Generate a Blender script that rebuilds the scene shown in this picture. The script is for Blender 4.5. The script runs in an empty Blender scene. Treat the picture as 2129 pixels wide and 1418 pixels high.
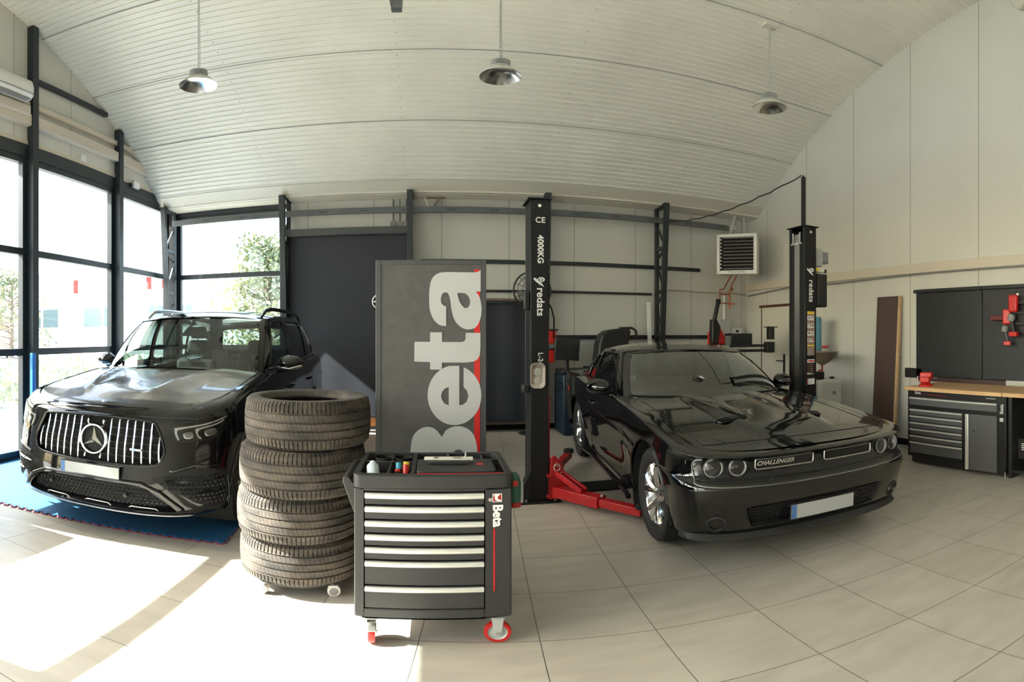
import bpy, bmesh, math, random
from math import sin, cos, tan, pi, radians, sqrt, atan2
from mathutils import Vector, Matrix
from mathutils.bvhtree import BVHTree
from mathutils.geometry import delaunay_2d_cdt
random.seed(7)
SC = bpy.context.scene
COL = SC.collection
# ---------------------------------------------------------------- camera model (panorama, 1100 px per radian)
FPX, CX, CY, EYE = 1100.0, 900.0, 697.0, 1.55
def at_y(px, py, Y):
    a = (px-CX)/FPX; el = (CY-py)/FPX
    d = Y/cos(a); return Vector((d*sin(a), Y, EYE+d*tan(el)))
def at_x(px, py, X):
    a = (px-CX)/FPX; el = (CY-py)/FPX
    d = X/sin(a); return Vector((X, d*cos(a), EYE+d*tan(el)))
def at_d(px, py, d):
    a = (px-CX)/FPX; el = (CY-py)/FPX
    return Vector((d*sin(a), d*cos(a), EYE+d*tan(el)))
# ---------------------------------------------------------------- materials
def new_mat(name):
    m = bpy.data.materials.new(name); m.use_nodes = True
    nt = m.node_tree; b = nt.nodes['Principled BSDF']
    return m, nt, b
def setin(b, **kw):
    for k, v in kw.items():
        k = k.replace('_', ' ')
        if k in b.inputs:
            b.inputs[k].default_value = v
def mat(name, col, rough=.5, metal=0., coat=0., noise=0., nscale=8., col2=None, bump=0., bscale=40., spec=None, stretch=None, rnoise=0.):
    m, nt, b = new_mat(name)
    c = (col[0], col[1], col[2], 1)
    setin(b, Base_Color=c, Roughness=rough, Metallic=metal)
    if coat: setin(b, Coat_Weight=coat, Coat_Roughness=.03)
    if spec is not None: b.inputs['Specular IOR Level'].default_value = spec
    if noise or col2 or rnoise or bump:
        tc = nt.nodes.new('ShaderNodeTexCoord'); mp = nt.nodes.new('ShaderNodeMapping')
        nt.links.new(tc.outputs['Object'], mp.inputs[0])
        if stretch: mp.inputs['Scale'].default_value = stretch
    if noise or col2 or rnoise:
        n = nt.nodes.new('ShaderNodeTexNoise'); n.inputs['Scale'].default_value = nscale; n.inputs['Detail'].default_value = 6
        nt.links.new(mp.outputs[0], n.inputs[0])
        r = nt.nodes.new('ShaderNodeValToRGB')
        r.color_ramp.elements[0].position = .3; r.color_ramp.elements[1].position = .7
        k = noise or .0
        r.color_ramp.elements[0].color = c if col2 else (col[0]*(1-k), col[1]*(1-k), col[2]*(1-k), 1)
        r.color_ramp.elements[1].color = (col2[0], col2[1], col2[2], 1) if col2 else (min(1, col[0]*(1+k)), min(1, col[1]*(1+k)), min(1, col[2]*(1+k)), 1)
        nt.links.new(n.outputs['Fac'], r.inputs[0]); nt.links.new(r.outputs[0], b.inputs['Base Color'])
        if rnoise:
            mr = nt.nodes.new('ShaderNodeMapRange'); mr.inputs['From Min'].default_value = .35; mr.inputs['From Max'].default_value = .65
            mr.inputs['To Min'].default_value = rough; mr.inputs['To Max'].default_value = rough+rnoise
            nt.links.new(n.outputs['Fac'], mr.inputs[0]); nt.links.new(mr.outputs[0], b.inputs['Roughness'])
    if bump:
        n2 = nt.nodes.new('ShaderNodeTexNoise'); n2.inputs['Scale'].default_value = bscale; n2.inputs['Detail'].default_value = 4
        nt.links.new(mp.outputs[0], n2.inputs[0])
        bp = nt.nodes.new('ShaderNodeBump'); bp.inputs['Strength'].default_value = bump; bp.inputs['Distance'].default_value = .01
        nt.links.new(n2.outputs['Fac'], bp.inputs['Height']); nt.links.new(bp.outputs[0], b.inputs['Normal'])
    return m
def glass_mat(name, tint=(.95, .97, .96), refl=1.0, rough=0.0):
    m = bpy.data.materials.new(name); m.use_nodes = True; nt = m.node_tree
    nt.nodes.clear()
    out = nt.nodes.new('ShaderNodeOutputMaterial'); mix = nt.nodes.new('ShaderNodeMixShader')
    tr = nt.nodes.new('ShaderNodeBsdfTransparent'); gl = nt.nodes.new('ShaderNodeBsdfGlossy'); fr = nt.nodes.new('ShaderNodeFresnel')
    mu = nt.nodes.new('ShaderNodeMath'); mu.operation = 'MULTIPLY'; mu.inputs[1].default_value = refl; mu.use_clamp = True
    fr.inputs[0].default_value = 1.52
    ge = nt.nodes.new('ShaderNodeNewGeometry'); vm = nt.nodes.new('ShaderNodeVectorMath'); vm.operation = 'SCALE'
    ma = nt.nodes.new('ShaderNodeMath'); ma.operation = 'MULTIPLY_ADD'; ma.inputs[1].default_value = -2; ma.inputs[2].default_value = 1
    # same reflectance from both sides of the thin sheet
    nt.links.new(ge.outputs['Backfacing'], ma.inputs[0]); nt.links.new(ge.outputs['Normal'], vm.inputs[0]); nt.links.new(ma.outputs[0], vm.inputs['Scale'])
    lw = nt.nodes.new('ShaderNodeLayerWeight'); lw.inputs[0].default_value = .5
    pw = nt.nodes.new('ShaderNodeMath'); pw.operation = 'POWER'; pw.inputs[1].default_value = 4.5
    nt.links.new(lw.outputs['Facing'], pw.inputs[0])
    m2 = nt.nodes.new('ShaderNodeMath'); m2.operation = 'MULTIPLY_ADD'; m2.inputs[1].default_value = .85; m2.inputs[2].default_value = .06
    nt.links.new(pw.outputs[0], m2.inputs[0]); nt.links.new(m2.outputs[0], mu.inputs[0])
    tr.inputs[0].default_value = (*tint, 1); gl.inputs['Roughness'].default_value = rough
    nt.links.new(mu.outputs[0], mix.inputs[0]); nt.links.new(tr.outputs[0], mix.inputs[1]); nt.links.new(gl.outputs[0], mix.inputs[2])
    nt.links.new(mix.outputs[0], out.inputs[0])
    return m
M = {}
M['paint'] = mat('black_car_paint', (.003, .003, .0035), .1, coat=1.0, spec=.2)
M['paint_dusty'] = mat('dusty_black_paint', (.006, .006, .006), .13, coat=.6, col2=(.03, .027, .021), nscale=3., rnoise=.2, bump=.03, bscale=400)
M['black_gloss'] = mat('gloss_black_trim', (.005, .005, .006), .12, spec=.45)
M['black_plastic'] = mat('black_plastic', (.012, .012, .013), .45)
M['black_matte'] = mat('matte_black', (.006, .006, .006), .9)
M['interior'] = mat('car_interior', (.02, .019, .018), .8, noise=.2)
M['chrome'] = mat('chrome', (.8, .8, .8), .12, metal=1)
M['satin'] = mat('satin_silver', (.62, .61, .59), .3, metal=1)
M['alloy'] = mat('polished_alloy', (.55, .54, .52), .16, metal=1)
M['rotor'] = mat('brake_disc', (.3, .3, .3), .35, metal=1)
M['tyre'] = mat('tyre_rubber', (.012, .012, .012), .7, bump=.1, bscale=120)
M['tyre_dusty'] = mat('dusty_tyre_rubber', (.024, .021, .018), .8, col2=(.105, .083, .063), nscale=6, bump=.5, bscale=90, stretch=(1, 1, 3))
def sipes(m, n, k, strength):
    nt = m.node_tree; b = nt.nodes['Principled BSDF']
    tc = nt.nodes.new('ShaderNodeTexCoord'); g = nt.nodes.new('ShaderNodeTexGradient'); g.gradient_type = 'RADIAL'
    nt.links.new(tc.outputs['Object'], g.inputs[0]); sp = nt.nodes.new('ShaderNodeSeparateXYZ'); nt.links.new(tc.outputs['Object'], sp.inputs[0])
    a = nt.nodes.new('ShaderNodeMath'); a.operation = 'MULTIPLY'; a.inputs[1].default_value = 2*pi*n; nt.links.new(g.outputs['Fac'], a.inputs[0])
    c = nt.nodes.new('ShaderNodeMath'); c.operation = 'MULTIPLY_ADD'; c.inputs[1].default_value = k; nt.links.new(sp.outputs['Z'], c.inputs[0]); nt.links.new(a.outputs[0], c.inputs[2])
    s = nt.nodes.new('ShaderNodeMath'); s.operation = 'SINE'; nt.links.new(c.outputs[0], s.inputs[0])
    pw = nt.nodes.new('ShaderNodeMapRange'); pw.inputs['From Min'].default_value = .80; pw.inputs['From Max'].default_value = 1; pw.inputs['To Min'].default_value = 1; pw.inputs['To Max'].default_value = 0
    nt.links.new(s.outputs[0], pw.inputs[0])
    bp = nt.nodes.new('ShaderNodeBump'); bp.inputs['Strength'].default_value = strength; bp.inputs['Distance'].default_value = .004
    nt.links.new(pw.outputs[0], bp.inputs['Height'])
    old = b.inputs['Normal'].links[0].from_socket if b.inputs['Normal'].links else None
    if old: nt.links.new(old, bp.inputs['Normal'])
    nt.links.new(bp.outputs[0], b.inputs['Normal'])
sipes(M['tyre_dusty'], 92, 70, .9)
M['carglass'] = glass_mat('car_windscreen_glass', (.50, .58, .54), 1.8)
M['coupeglass'] = glass_mat('coupe_windscreen_glass', (.30, .38, .34), 3.6)
M['cartint'] = glass_mat('car_side_glass', (.32, .38, .36), 1.5)
M['lens'] = glass_mat('lamp_lens', (.85, .86, .87), 1.0)
M['glass'] = glass_mat('window_glass', (.93, .96, .95), .8)
M['lampsilver'] = mat('lamp_reflector_silver', (.75, .75, .75), .22, metal=1)
M['drl'] = mat('light_guide', (.36, .36, .35), .2)
M['plate_white'] = mat('plate_white', (.33, .34, .34), .4)
M['plate_blue'] = mat('plate_blue', (.05, .14, .32), .4)
M['steel'] = mat('grey_green_steel', (.014, .019, .023), .45, noise=.12, nscale=3)
M['steel_l'] = mat('galvanised_steel', (.105, .115, .118), .42, metal=.3, noise=.15, nscale=4)
M['lift'] = mat('dark_grey_powder_coat', (.008, .008, .0095), .45, bump=.05, bscale=300, spec=.3)
M['red'] = mat('red_paint', (.36, .008, .012), .35, noise=.1)
M['redplastic'] = mat('red_plastic', (.5, .015, .012), .35)
M['white'] = mat('white_paint', (.72, .72, .70), .4)
M['offwhite'] = mat('cream_plastic', (.62, .60, .53), .45)
M['trunk'] = mat('cream_trunking', (.56, .50, .42), .5)
M['grey'] = mat('mid_grey', (.2, .2, .2), .5)
M['lgrey'] = mat('light_grey', (.42, .43, .42), .45)
M['wood'] = mat('beech_worktop', (.50, .31, .15), .45, col2=(.62, .41, .22), nscale=4, stretch=(8, .6, 8))
M['plywood'] = mat('brown_film_plywood', (.075, .045, .038), .5, noise=.25, nscale=2, stretch=(1, 1, .3))
M['plyedge'] = mat('plywood_edge', (.50, .34, .19), .7, noise=.2, nscale=30)
M['beta_grey'] = mat('cabinet_charcoal', (.027, .0275, .029), .42, bump=.04, bscale=500)
M['beta_dark'] = mat('tray_dark_plastic', (.019, .019, .019), .55, bump=.05, bscale=300)
M['alu'] = mat('brushed_aluminium', (.78, .78, .74), .35, metal=.55)
M['letter'] = mat('white_lettering', (.75, .75, .74), .45)
M['letter_grey'] = mat('silver_lettering', (.42, .42, .42), .45, bump=.1, bscale=200)
M['sign_grey'] = mat('sign_grey_board', (.068, .066, .065), .6, noise=.12, nscale=14, bump=.2, bscale=60)
M['sign_frame'] = mat('sign_frame_grey', (.05, .053, .056), .5)
M['bluemat'] = mat('blue_foam', (.006, .10, .25), .75, noise=.12, nscale=4, bump=.3, bscale=250)
M['redmat'] = mat('red_foam', (.38, .02, .04), .8)
M['copper'] = mat('copper_pipe', (.42, .13, .07), .4, metal=.5)
M['bluecan'] = mat('blue_plastic', (.10, .30, .40), .45)
M['bluepole'] = mat('bright_blue_plastic', (.02, .22, .62), .4)
M['bowl'] = mat('brown_steel_bowl', (.20, .15, .11), .4, noise=.2)
M['yellow'] = mat('yellow_print', (.75, .55, .03), .5)
M['orange'] = mat('orange_strip', (.55, .22, .06), .6)
M['rubbergrey'] = mat('grey_rubber', (.3, .3, .3), .6)
M['green'] = mat('green_plastic', (.015, .09, .055), .35)
M['cyan'] = mat('cyan_plastic', (.03, .3, .42), .35)
M['screenglass'] = mat('dark_screen', (.02, .02, .021), .2)
M['blackboard'] = mat('black_steel_panel', (.018, .02, .023), .45, bump=.08, bscale=30, noise=.1)
M['curtain'] = None
M['frosted'] = mat('frosted_film', (.8, .8, .8), .5)
# cream sandwich panels with fine vertical ribs and one dark joint per metre
def panel_mat(name, axis):
    m, nt, b = new_mat(name)
    setin(b, Roughness=.42)
    tc = nt.nodes.new('ShaderNodeTexCoord'); sp = nt.nodes.new('ShaderNodeSeparateXYZ'); nt.links.new(tc.outputs['Object'], sp.inputs[0])
    o = sp.outputs[axis]
    def math_(op, a, v=None, c=None):
        n = nt.nodes.new('ShaderNodeMath'); n.operation = op
        nt.links.new(a, n.inputs[0])
        if v is not None: n.inputs[1].default_value = v
        if c is not None: n.inputs[2].default_value = c
        return n.outputs[0]
    fine = math_('SINE', math_('MULTIPLY', o, 2*pi/.05))
    fr = math_('FRACT', math_('ADD', math_('MULTIPLY', o, 1/1.1), .37))
    joint = math_('COMPARE', fr, .5, .0045)
    no = nt.nodes.new('ShaderNodeTexNoise'); no.inputs['Scale'].default_value = 1.2; nt.links.new(tc.outputs['Object'], no.inputs[0])
    rp = nt.nodes.new('ShaderNodeValToRGB'); rp.color_ramp.elements[0].color = (.55, .545, .50, 1); rp.color_ramp.elements[1].color = (.61, .605, .555, 1)
    nt.links.new(no.outputs['Fac'], rp.inputs[0])
    mx = nt.nodes.new('ShaderNodeMix'); mx.data_type = 'RGBA'
    nt.links.new(joint, mx.inputs['Factor']); nt.links.new(rp.outputs[0], mx.inputs[6]); mx.inputs[7].default_value = (.24, .225, .19, 1)
    nt.links.new(mx.outputs[2], b.inputs['Base Color'])
    bp = nt.nodes.new('ShaderNodeBump'); bp.inputs['Strength'].default_value = .25; bp.inputs['Distance'].default_value = .0015
    nt.links.new(fine, bp.inputs['Height']); nt.links.new(bp.outputs[0], b.inputs['Normal'])
    return m
M['panel_x'] = panel_mat('cream_panel_back', 0)
M['panel_y'] = panel_mat('cream_panel_side', 1)
M['ceil'] = mat('cream_corrugated_sheet', (.66, .655, .595), .38, noise=.05, nscale=1.2)
M['cream_smooth'] = mat('cream_flashing', (.58, .56, .48), .4)
# floor tiles
def floor_mat():
    m, nt, b = new_mat('beige_floor_tiles')
    tc = nt.nodes.new('ShaderNodeTexCoord'); mp = nt.nodes.new('ShaderNodeMapping')
    nt.links.new(tc.outputs['Object'], mp.inputs[0])
    rot, s = -.0967, .5437
    # one tile joint crossing at (1.072, 2.815)
    mp.vector_type = 'TEXTURE'; mp.inputs['Rotation'].default_value = (0, 0, rot)
    mp.inputs['Location'].default_value = (1.0717, 2.8145, 0)
    mp.inputs['Scale'].default_value = (s, s, s)
    br = nt.nodes.new('ShaderNodeTexBrick'); br.offset = 0; br.squash = 1
    br.inputs['Scale'].default_value = 1; br.inputs['Brick Width'].default_value = 1; br.inputs['Row Height'].default_value = 1
    br.inputs['Mortar Size'].default_value = .0042; br.inputs['Mortar Smooth'].default_value = .1; br.inputs['Bias'].default_value = 0
    br.inputs['Color1'].default_value = (.445, .415, .355, 1); br.inputs['Color2'].default_value = (.475, .445, .385, 1); br.inputs['Mortar'].default_value = (.10, .085, .07, 1)
    nt.links.new(mp.outputs[0], br.inputs[0])
    no = nt.nodes.new('ShaderNodeTexNoise'); no.inputs['Scale'].default_value = 5; no.inputs['Detail'].default_value = 8
    mp2 = nt.nodes.new('ShaderNodeMapping'); mp2.inputs['Scale'].default_value = (.5, 1.6, 1); nt.links.new(tc.outputs['Object'], mp2.inputs[0]); nt.links.new(mp2.outputs[0], no.inputs[0])
    rp = nt.nodes.new('ShaderNodeValToRGB'); rp.color_ramp.elements[0].position = .3; rp.color_ramp.elements[1].position = .7
    rp.color_ramp.elements[0].color = (.86, .85, .84, 1); rp.color_ramp.elements[1].color = (1.06, 1.06, 1.06, 1)
    nt.links.new(no.outputs['Fac'], rp.inputs[0])
    mx = nt.nodes.new('ShaderNodeMix'); mx.data_type = 'RGBA'; mx.blend_type = 'MULTIPLY'; mx.inputs['Factor'].default_value = 1
    nt.links.new(br.outputs['Color'], mx.inputs[6]); nt.links.new(rp.outputs[0], mx.inputs[7])
    nt.links.new(mx.outputs[2], b.inputs['Base Color'])
    setin(b, Roughness=.42)
    bp = nt.nodes.new('ShaderNodeBump'); bp.inputs['Strength'].default_value = .3; bp.inputs['Distance'].default_value = .002; bp.invert = True
    nt.links.new(br.outputs['Fac'], bp.inputs['Height']); nt.links.new(bp.outputs[0], b.inputs['Normal'])
    return m
M['floor'] = floor_mat()
def curtain_mat():
    m, nt, b = new_mat('anthracite_curtain_fabric')
    tc = nt.nodes.new('ShaderNodeTexCoord')
    w = nt.nodes.new('ShaderNodeTexNoise'); w.inputs['Scale'].default_value = 3; w.inputs['Detail'].default_value = 6
    mp = nt.nodes.new('ShaderNodeMapping'); mp.inputs['Scale'].default_value = (1, 1, 14); nt.links.new(tc.outputs['Object'], mp.inputs[0]); nt.links.new(mp.outputs[0], w.inputs[0])
    rp = nt.nodes.new('ShaderNodeValToRGB'); rp.color_ramp.elements[0].color = (.021, .023, .031, 1); rp.color_ramp.elements[1].color = (.027, .029, .039, 1)
    nt.links.new(w.outputs['Fac'], rp.inputs[0]); nt.links.new(rp.outputs[0], b.inputs['Base Color'])
    setin(b, Roughness=.75)
    return m
M['curtain'] = curtain_mat()
# ---------------------------------------------------------------- mesh helpers
class MB:
    def __init__(s): s.v = []; s.f = []
    def add(s, vs, fs, T=None):
        o = len(s.v)
        s.v += [tuple(T @ Vector(v)) if T is not None else tuple(v) for v in vs]
        s.f += [tuple(i+o for i in f) for f in fs]; return s
    def box(s, x0, x1, y0, y1, z0, z1, T=None):
        vs = [(x, y, z) for x in (x0, x1) for y in (y0, y1) for z in (z0, z1)]
        return s.add(vs, [(0, 1, 3, 2), (4, 6, 7, 5), (0, 4, 5, 1), (2, 3, 7, 6), (0, 2, 6, 4), (1, 5, 7, 3)], T)
    def bar(s, p0, p1, w, h, up=(0, 0, 1)):
        p0, p1 = Vector(p0), Vector(p1); d = (p1-p0); L = d.length; d.normalize()
        u = Vector(up); a = d.cross(u)
        if a.length < 1e-4: a = d.cross(Vector((1, 0, 0)))
        a.normalize(); b = a.cross(d).normalized()
        T = Matrix((( a.x, d.x, b.x, p0.x), (a.y, d.y, b.y, p0.y), (a.z, d.z, b.z, p0.z), (0, 0, 0, 1)))
        return s.box(-w/2, w/2, 0, L, -h/2, h/2, T)
    def tube(s, pts, r, n=8, closed=False, cap=True):
        pts = [Vector(p) for p in pts]; N = len(pts)
        rs = r if isinstance(r, (list, tuple)) else [r]*N
        t0 = (pts[1]-pts[0]).normalized()
        u = t0.orthogonal().normalized(); vs = []
        pt = t0
        for i, p in enumerate(pts):
            if closed: t = (pts[(i+1) % N]-pts[i-1])
            elif i == 0: t = pts[1]-pts[0]
            elif i == N-1: t = pts[-1]-pts[-2]
            else: t = (pts[i+1]-pts[i]).normalized()+(pts[i]-pts[i-1]).normalized()
            if t.length < 1e-9: t = pt
            t = t.normalized(); u = (u-t*u.dot(t))
            u = u.normalized() if u.length > 1e-6 else t.orthogonal().normalized()
            w = t.cross(u); pt = t
            for k in range(n):
                a = 2*pi*k/n; vs.append(p+(u*cos(a)+w*sin(a))*rs[i])
        fs = []
        m = N if closed else N-1
        for i in range(m):
            j = (i+1) % N
            for k in range(n):
                l = (k+1) % n; fs.append((i*n+k, i*n+l, j*n+l, j*n+k))
        if cap and not closed:
            fs.append(tuple(range(n-1, -1, -1))); fs.append(tuple((N-1)*n+k for k in range(n)))
        return s.add(vs, fs)
    def cyl(s, p0, p1, r, r1=None, n=20, cap=True):
        return s.tube([p0, p1], [r, r if r1 is None else r1], n, cap=cap)
    def lathe(s, prof, n=32, o=(0, 0, 0), T=None, a0=0, a1=2*pi):
        # prof: (r, z) around local z
        full = abs(a1-a0-2*pi) < 1e-6; m = n if full else n+1
        vs = []; fs = []
        for i in range(m):
            a = a0+(a1-a0)*i/n
            for r, z in prof: vs.append((o[0]+r*cos(a), o[1]+r*sin(a), o[2]+z))
        k = len(prof)
        for i in range(n):
            j = (i+1) % m
            for q in range(k-1): fs.append((i*k+q, j*k+q, j*k+q+1, i*k+q+1))
        return s.add(vs, fs, T)
    def grid(s, rows, closed=False):
        o = len(s.v); R = len(rows); C = len(rows[0])
        s.v += [tuple(p) for r in rows for p in r]
        for i in range(R-1):
            for j in range(C if closed else C-1):
                k = (j+1) % C
                s.f.append((o+i*C+j, o+i*C+k, o+(i+1)*C+k, o+(i+1)*C+j))
        return s
    def prism(s, poly, h0, h1, T=None):
        n = len(poly)
        vs = [(x, y, h0) for x, y in poly]+[(x, y, h1) for x, y in poly]
        fs = [tuple(range(n-1, -1, -1)), tuple(range(n, 2*n))]+[(i, (i+1) % n, n+(i+1) % n, n+i) for i in range(n)]
        return s.add(vs, fs, T)
    def mesh(s, m, smooth=None, clean=True):
        me = bpy.data.meshes.new('m'); me.from_pydata(s.v, [], s.f); me.update()
        if clean:
            bm = bmesh.new(); bm.from_mesh(me)
            bmesh.ops.remove_doubles(bm, verts=bm.verts, dist=1e-5)
            bmesh.ops.recalc_face_normals(bm, faces=bm.faces)
            bm.to_mesh(me); bm.free()
        if smooth is not None:
            for p in me.polygons: p.use_smooth = True
            if smooth < 179: me.set_sharp_from_angle(angle=radians(smooth))
        if m: me.materials.append(m)
        return me
    def build(s, name, m, parent=None, smooth=None, bevel=0, seg=2, clean=True):
        me = s.mesh(m, smooth if smooth is not None else (40 if bevel else None), clean)
        me.name = name
        o = bpy.data.objects.new(name, me); COL.objects.link(o)
        if parent: o.parent = parent
        if bevel:
            b = o.modifiers.new('bevel', 'BEVEL'); b.width = bevel; b.segments = seg; b.limit_method = 'ANGLE'; b.angle_limit = radians(35)
        return o
def empty(name, loc=(0, 0, 0), rz=0):
    o = bpy.data.objects.new(name, None); COL.objects.link(o); o.location = loc; o.rotation_euler = (0, 0, rz)
    o.empty_display_size = .1; return o
def tag(o, label, cat, group=None, kind=None):
    o['label'] = label; o['category'] = cat
    if group: o['group'] = group
    if kind: o['kind'] = kind
    return o
def thing(name, label, cat, loc=(0, 0, 0), rz=0, group=None):
    return tag(empty(name, loc, rz), label, cat, group)
def struct(mb, name, m, **k):
    o = mb.build(name, m, **k); o['kind'] = 'structure'; return o
def clone(o, parent=None):
    c = o.copy(); COL.objects.link(c)
    if parent: c.parent = parent
    for ch in list(o.children): clone(ch, c)
    return c
def curve_mesh(cu):
    ob = bpy.data.objects.new('tmp', cu); COL.objects.link(ob)
    bpy.context.view_layer.update()
    dg = bpy.context.evaluated_depsgraph_get()
    me = bpy.data.meshes.new_from_object(ob.evaluated_get(dg))
    vs = [v.co.copy() for v in me.vertices]; fs = [tuple(p.vertices) for p in me.polygons]
    bpy.data.objects.remove(ob); bpy.data.curves.remove(cu); bpy.data.meshes.remove(me)
    return vs, fs
def text_geo(txt, size=1., bold=0., depth=.0, align='CENTER', shear=0, space=1.):
    cu = bpy.data.curves.new('t', 'FONT'); cu.body = txt; cu.size = size; cu.offset = bold; cu.extrude = depth
    cu.align_x = align; cu.align_y = 'CENTER'; cu.shear = shear; cu.space_character = space
    cu.resolution_u = 4
    return curve_mesh(cu)
def smooth_loop(pts, sub=4, closed=True):
    n = len(pts); out = []
    rng = range(n) if closed else range(n-1)
    for i in rng:
        if closed: p0, p1, p2, p3 = [Vector(pts[(i+k) % n]) for k in (-1, 0, 1, 2)]
        else: p0, p1, p2, p3 = [Vector(pts[min(max(i+k, 0), n-1)]) for k in (-1, 0, 1, 2)]
        for j in range(sub):
            t = j/sub
            out.append(.5*((2*p1)+(p2-p0)*t+(2*p0-5*p1+4*p2-p3)*t*t+(3*p1-p0-3*p2+p3)*t**3))
    if not closed: out.append(Vector(pts[-1]))
    return out
def fill_geo(loops, depth=.002):
    cu = bpy.data.curves.new('t', 'CURVE'); cu.dimensions = '2D'; cu.fill_mode = 'BOTH'; cu.extrude = depth
    for lp in loops:
        sp = cu.splines.new('POLY'); sp.points.add(len(lp)-1)
        for i, p in enumerate(lp): sp.points[i].co = (p[0], p[1], 0, 1)
        sp.use_cyclic_u = True
    return curve_mesh(cu)
def lerp(a, b, t): return a+(b-a)*t
def interp(tab, x):
    # smooth monotone-ish interpolation of a list of (x, y)
    if x <= tab[0][0]: return tab[0][1]
    if x >= tab[-1][0]: return tab[-1][1]
    for i in range(len(tab)-1):
        if tab[i][0] <= x <= tab[i+1][0]:
            x0, y0 = tab[i]; x1, y1 = tab[i+1]; h = x1-x0; t = (x-x0)/h
            def sl(k):
                if k <= 0 or k >= len(tab)-1:
                    k = min(max(k, 0), len(tab)-1); a = max(k-1, 0); b = min(k+1, len(tab)-1)
                    return (tab[b][1]-tab[a][1])/(tab[b][0]-tab[a][0])
                a = (tab[k][1]-tab[k-1][1])/(tab[k][0]-tab[k-1][0]); b = (tab[k+1][1]-tab[k][1])/(tab[k+1][0]-tab[k][0])
                return 0 if a*b <= 0 else 2*a*b/(a+b)
            m0, m1 = sl(i)*h, sl(i+1)*h
            return (2*t**3-3*t*t+1)*y0+(t**3-2*t*t+t)*m0+(-2*t**3+3*t*t)*y1+(t**3-t*t)*m1
def sstep(a, b, x):
    t = min(1, max(0, (x-a)/(b-a))); return t*t*(3-2*t)
def inside(poly, x, y):
    c = False; n = len(poly); j = n-1
    for i in range(n):
        xi, yi = poly[i][0], poly[i][1]; xj, yj = poly[j][0], poly[j][1]
        if (yi > y) != (yj > y) and x < (xj-xi)*(y-yi)/(yj-yi)+xi: c = not c
        j = i
    return c
def nearest_on(poly, x, y):
    best = None; p = Vector((x, y)); n = len(poly)
    for i in range(n):
        a = Vector(poly[i][:2]); b = Vector(poly[(i+1) % n][:2]); d = b-a
        t = max(0, min(1, (p-a).dot(d)/max(d.length_squared, 1e-12))); q = a+d*t
        r = (q-p).length
        if best is None or r < best[0]: best = (r, q)
    return best
def rrect(x0, x1, y0, y1, r, n=5):
    out = []
    for cx, cy, a0 in ((x1-r, y1-r, 0), (x0+r, y1-r, 90), (x0+r, y0+r, 180), (x1-r, y0+r, 270)):
        for k in range(n+1):
            a = radians(a0+90*k/n); out.append((cx+r*cos(a), cy+r*sin(a)))
    return out
def circle2(cx, cy, r, n=32): return [(cx+r*cos(2*pi*k/n), cy+r*sin(2*pi*k/n)) for k in range(n)]
# ================================================================ ROOM
XL, XR, YB, YF = -4.6, 5.75, 8.55, -4.0
AY, AZ, AR = -.386, -5.895, 12.924          # arch of the vault: axis parallel to x
def arch(y): return AZ+sqrt(AR*AR-(y-AY)**2)
def arch_pt(th, dr=0): return AY+(AR+dr)*sin(th), AZ+(AR+dr)*cos(th)
# floor
struct(MB().box(XL-.1, XR+.1, YF-.1, YB+.1, -.12, 0), 'floor', M['floor'])
# ceiling: ribbed sheet extruded along x, a true sheet with thickness
th1 = math.asin((8.0-AY)/AR); th0 = math.asin((YF-AY)/AR)
pitch = .0855/AR; th = th1; under = []
while th > th0:
    for dt, dr in ((0, 0), (.060/.0855, 0), (.065/.0855, -.018), (.080/.0855, -.018), (.0854/.0855, 0)):
        under.append(arch_pt(th-dt*pitch, dr))
    th -= pitch
over = [arch_pt(th1+(th0-th1)*k/80, .09) for k in range(81)]
cb = MB()
loop = under+over[::-1]
n = len(loop)
cb.v = [(XL-.12, y, z) for y, z in loop]+[(XR+.12, y, z) for y, z in loop]
cb.f = [(i, (i+1) % n, n+(i+1) % n, n+i) for i in range(n)]
ceil_ = struct(cb, 'ceiling', M['ceil'], clean=False)
bm = bmesh.new(); bm.from_mesh(ceil_.data); bmesh.ops.recalc_face_normals(bm, faces=bm.faces); bm.to_mesh(ceil_.data); bm.free()
# sheet overlaps (thin dark joints) along x and across the sheets with screw heads
k = 0
for yy in (7.12, 6.15, 5.05):
    y, z = arch_pt(math.asin((yy-AY)/AR), -.011)
    struct(MB().box(XL, XR, y-.002, y+.002, z-.0075, z+.003), 'trim_%d' % (20+k), M['rubbergrey']); k += 1
screws = MB(); joints = MB()
for xs in (-2.55, -.42, 1.75, 3.9):
    tt = th1-.01
    while tt > th0+.2:
        y, z = arch_pt(tt, -.003); screws.box(xs-.0045, xs+.0045, y-.0045, y+.0045, z-.008, z+.002); tt -= 2*pitch
    tt = th1-.01
    while tt > th0+.1:
        y, z = arch_pt(tt, -.0005); y2, z2 = arch_pt(tt-pitch*.6, -.0005)
        joints.box(xs+.06, xs+.063, y2, y, min(z, z2)-.001, max(z, z2)); tt -= pitch
o = screws.build('sheet_screws', M['grey'], ceil_)
# eave flashing (smooth strip), soffit with grooves
fl = MB(); prof = []
for q in range(8):
    t = th1-.6*pitch+(.165/AR+.6*pitch)*q/7; prof.append(arch_pt(t, -.019+.015*q/7))
prof += [(8.125, 3.80), (8.55, 3.80), (8.55, 3.88), (8.2, 4.0)]
n = len(prof)
fl.v = [(XL, y, z) for y, z in prof]+[(XR, y, z) for y, z in prof]
fl.f = [(i, (i+1) % n, n+(i+1) % n, n+i) for i in range(n)]+[tuple(range(n)), tuple(range(2*n-1, n-1, -1))]
struct(fl, 'trim_1', M['cream_smooth'])
gr = MB()
for q in range(6): gr.box(XL, XR, 8.19+q*.055, 8.215+q*.055, 3.788, 3.80)
struct(gr, 'trim_2', M['cream_smooth'])
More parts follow.
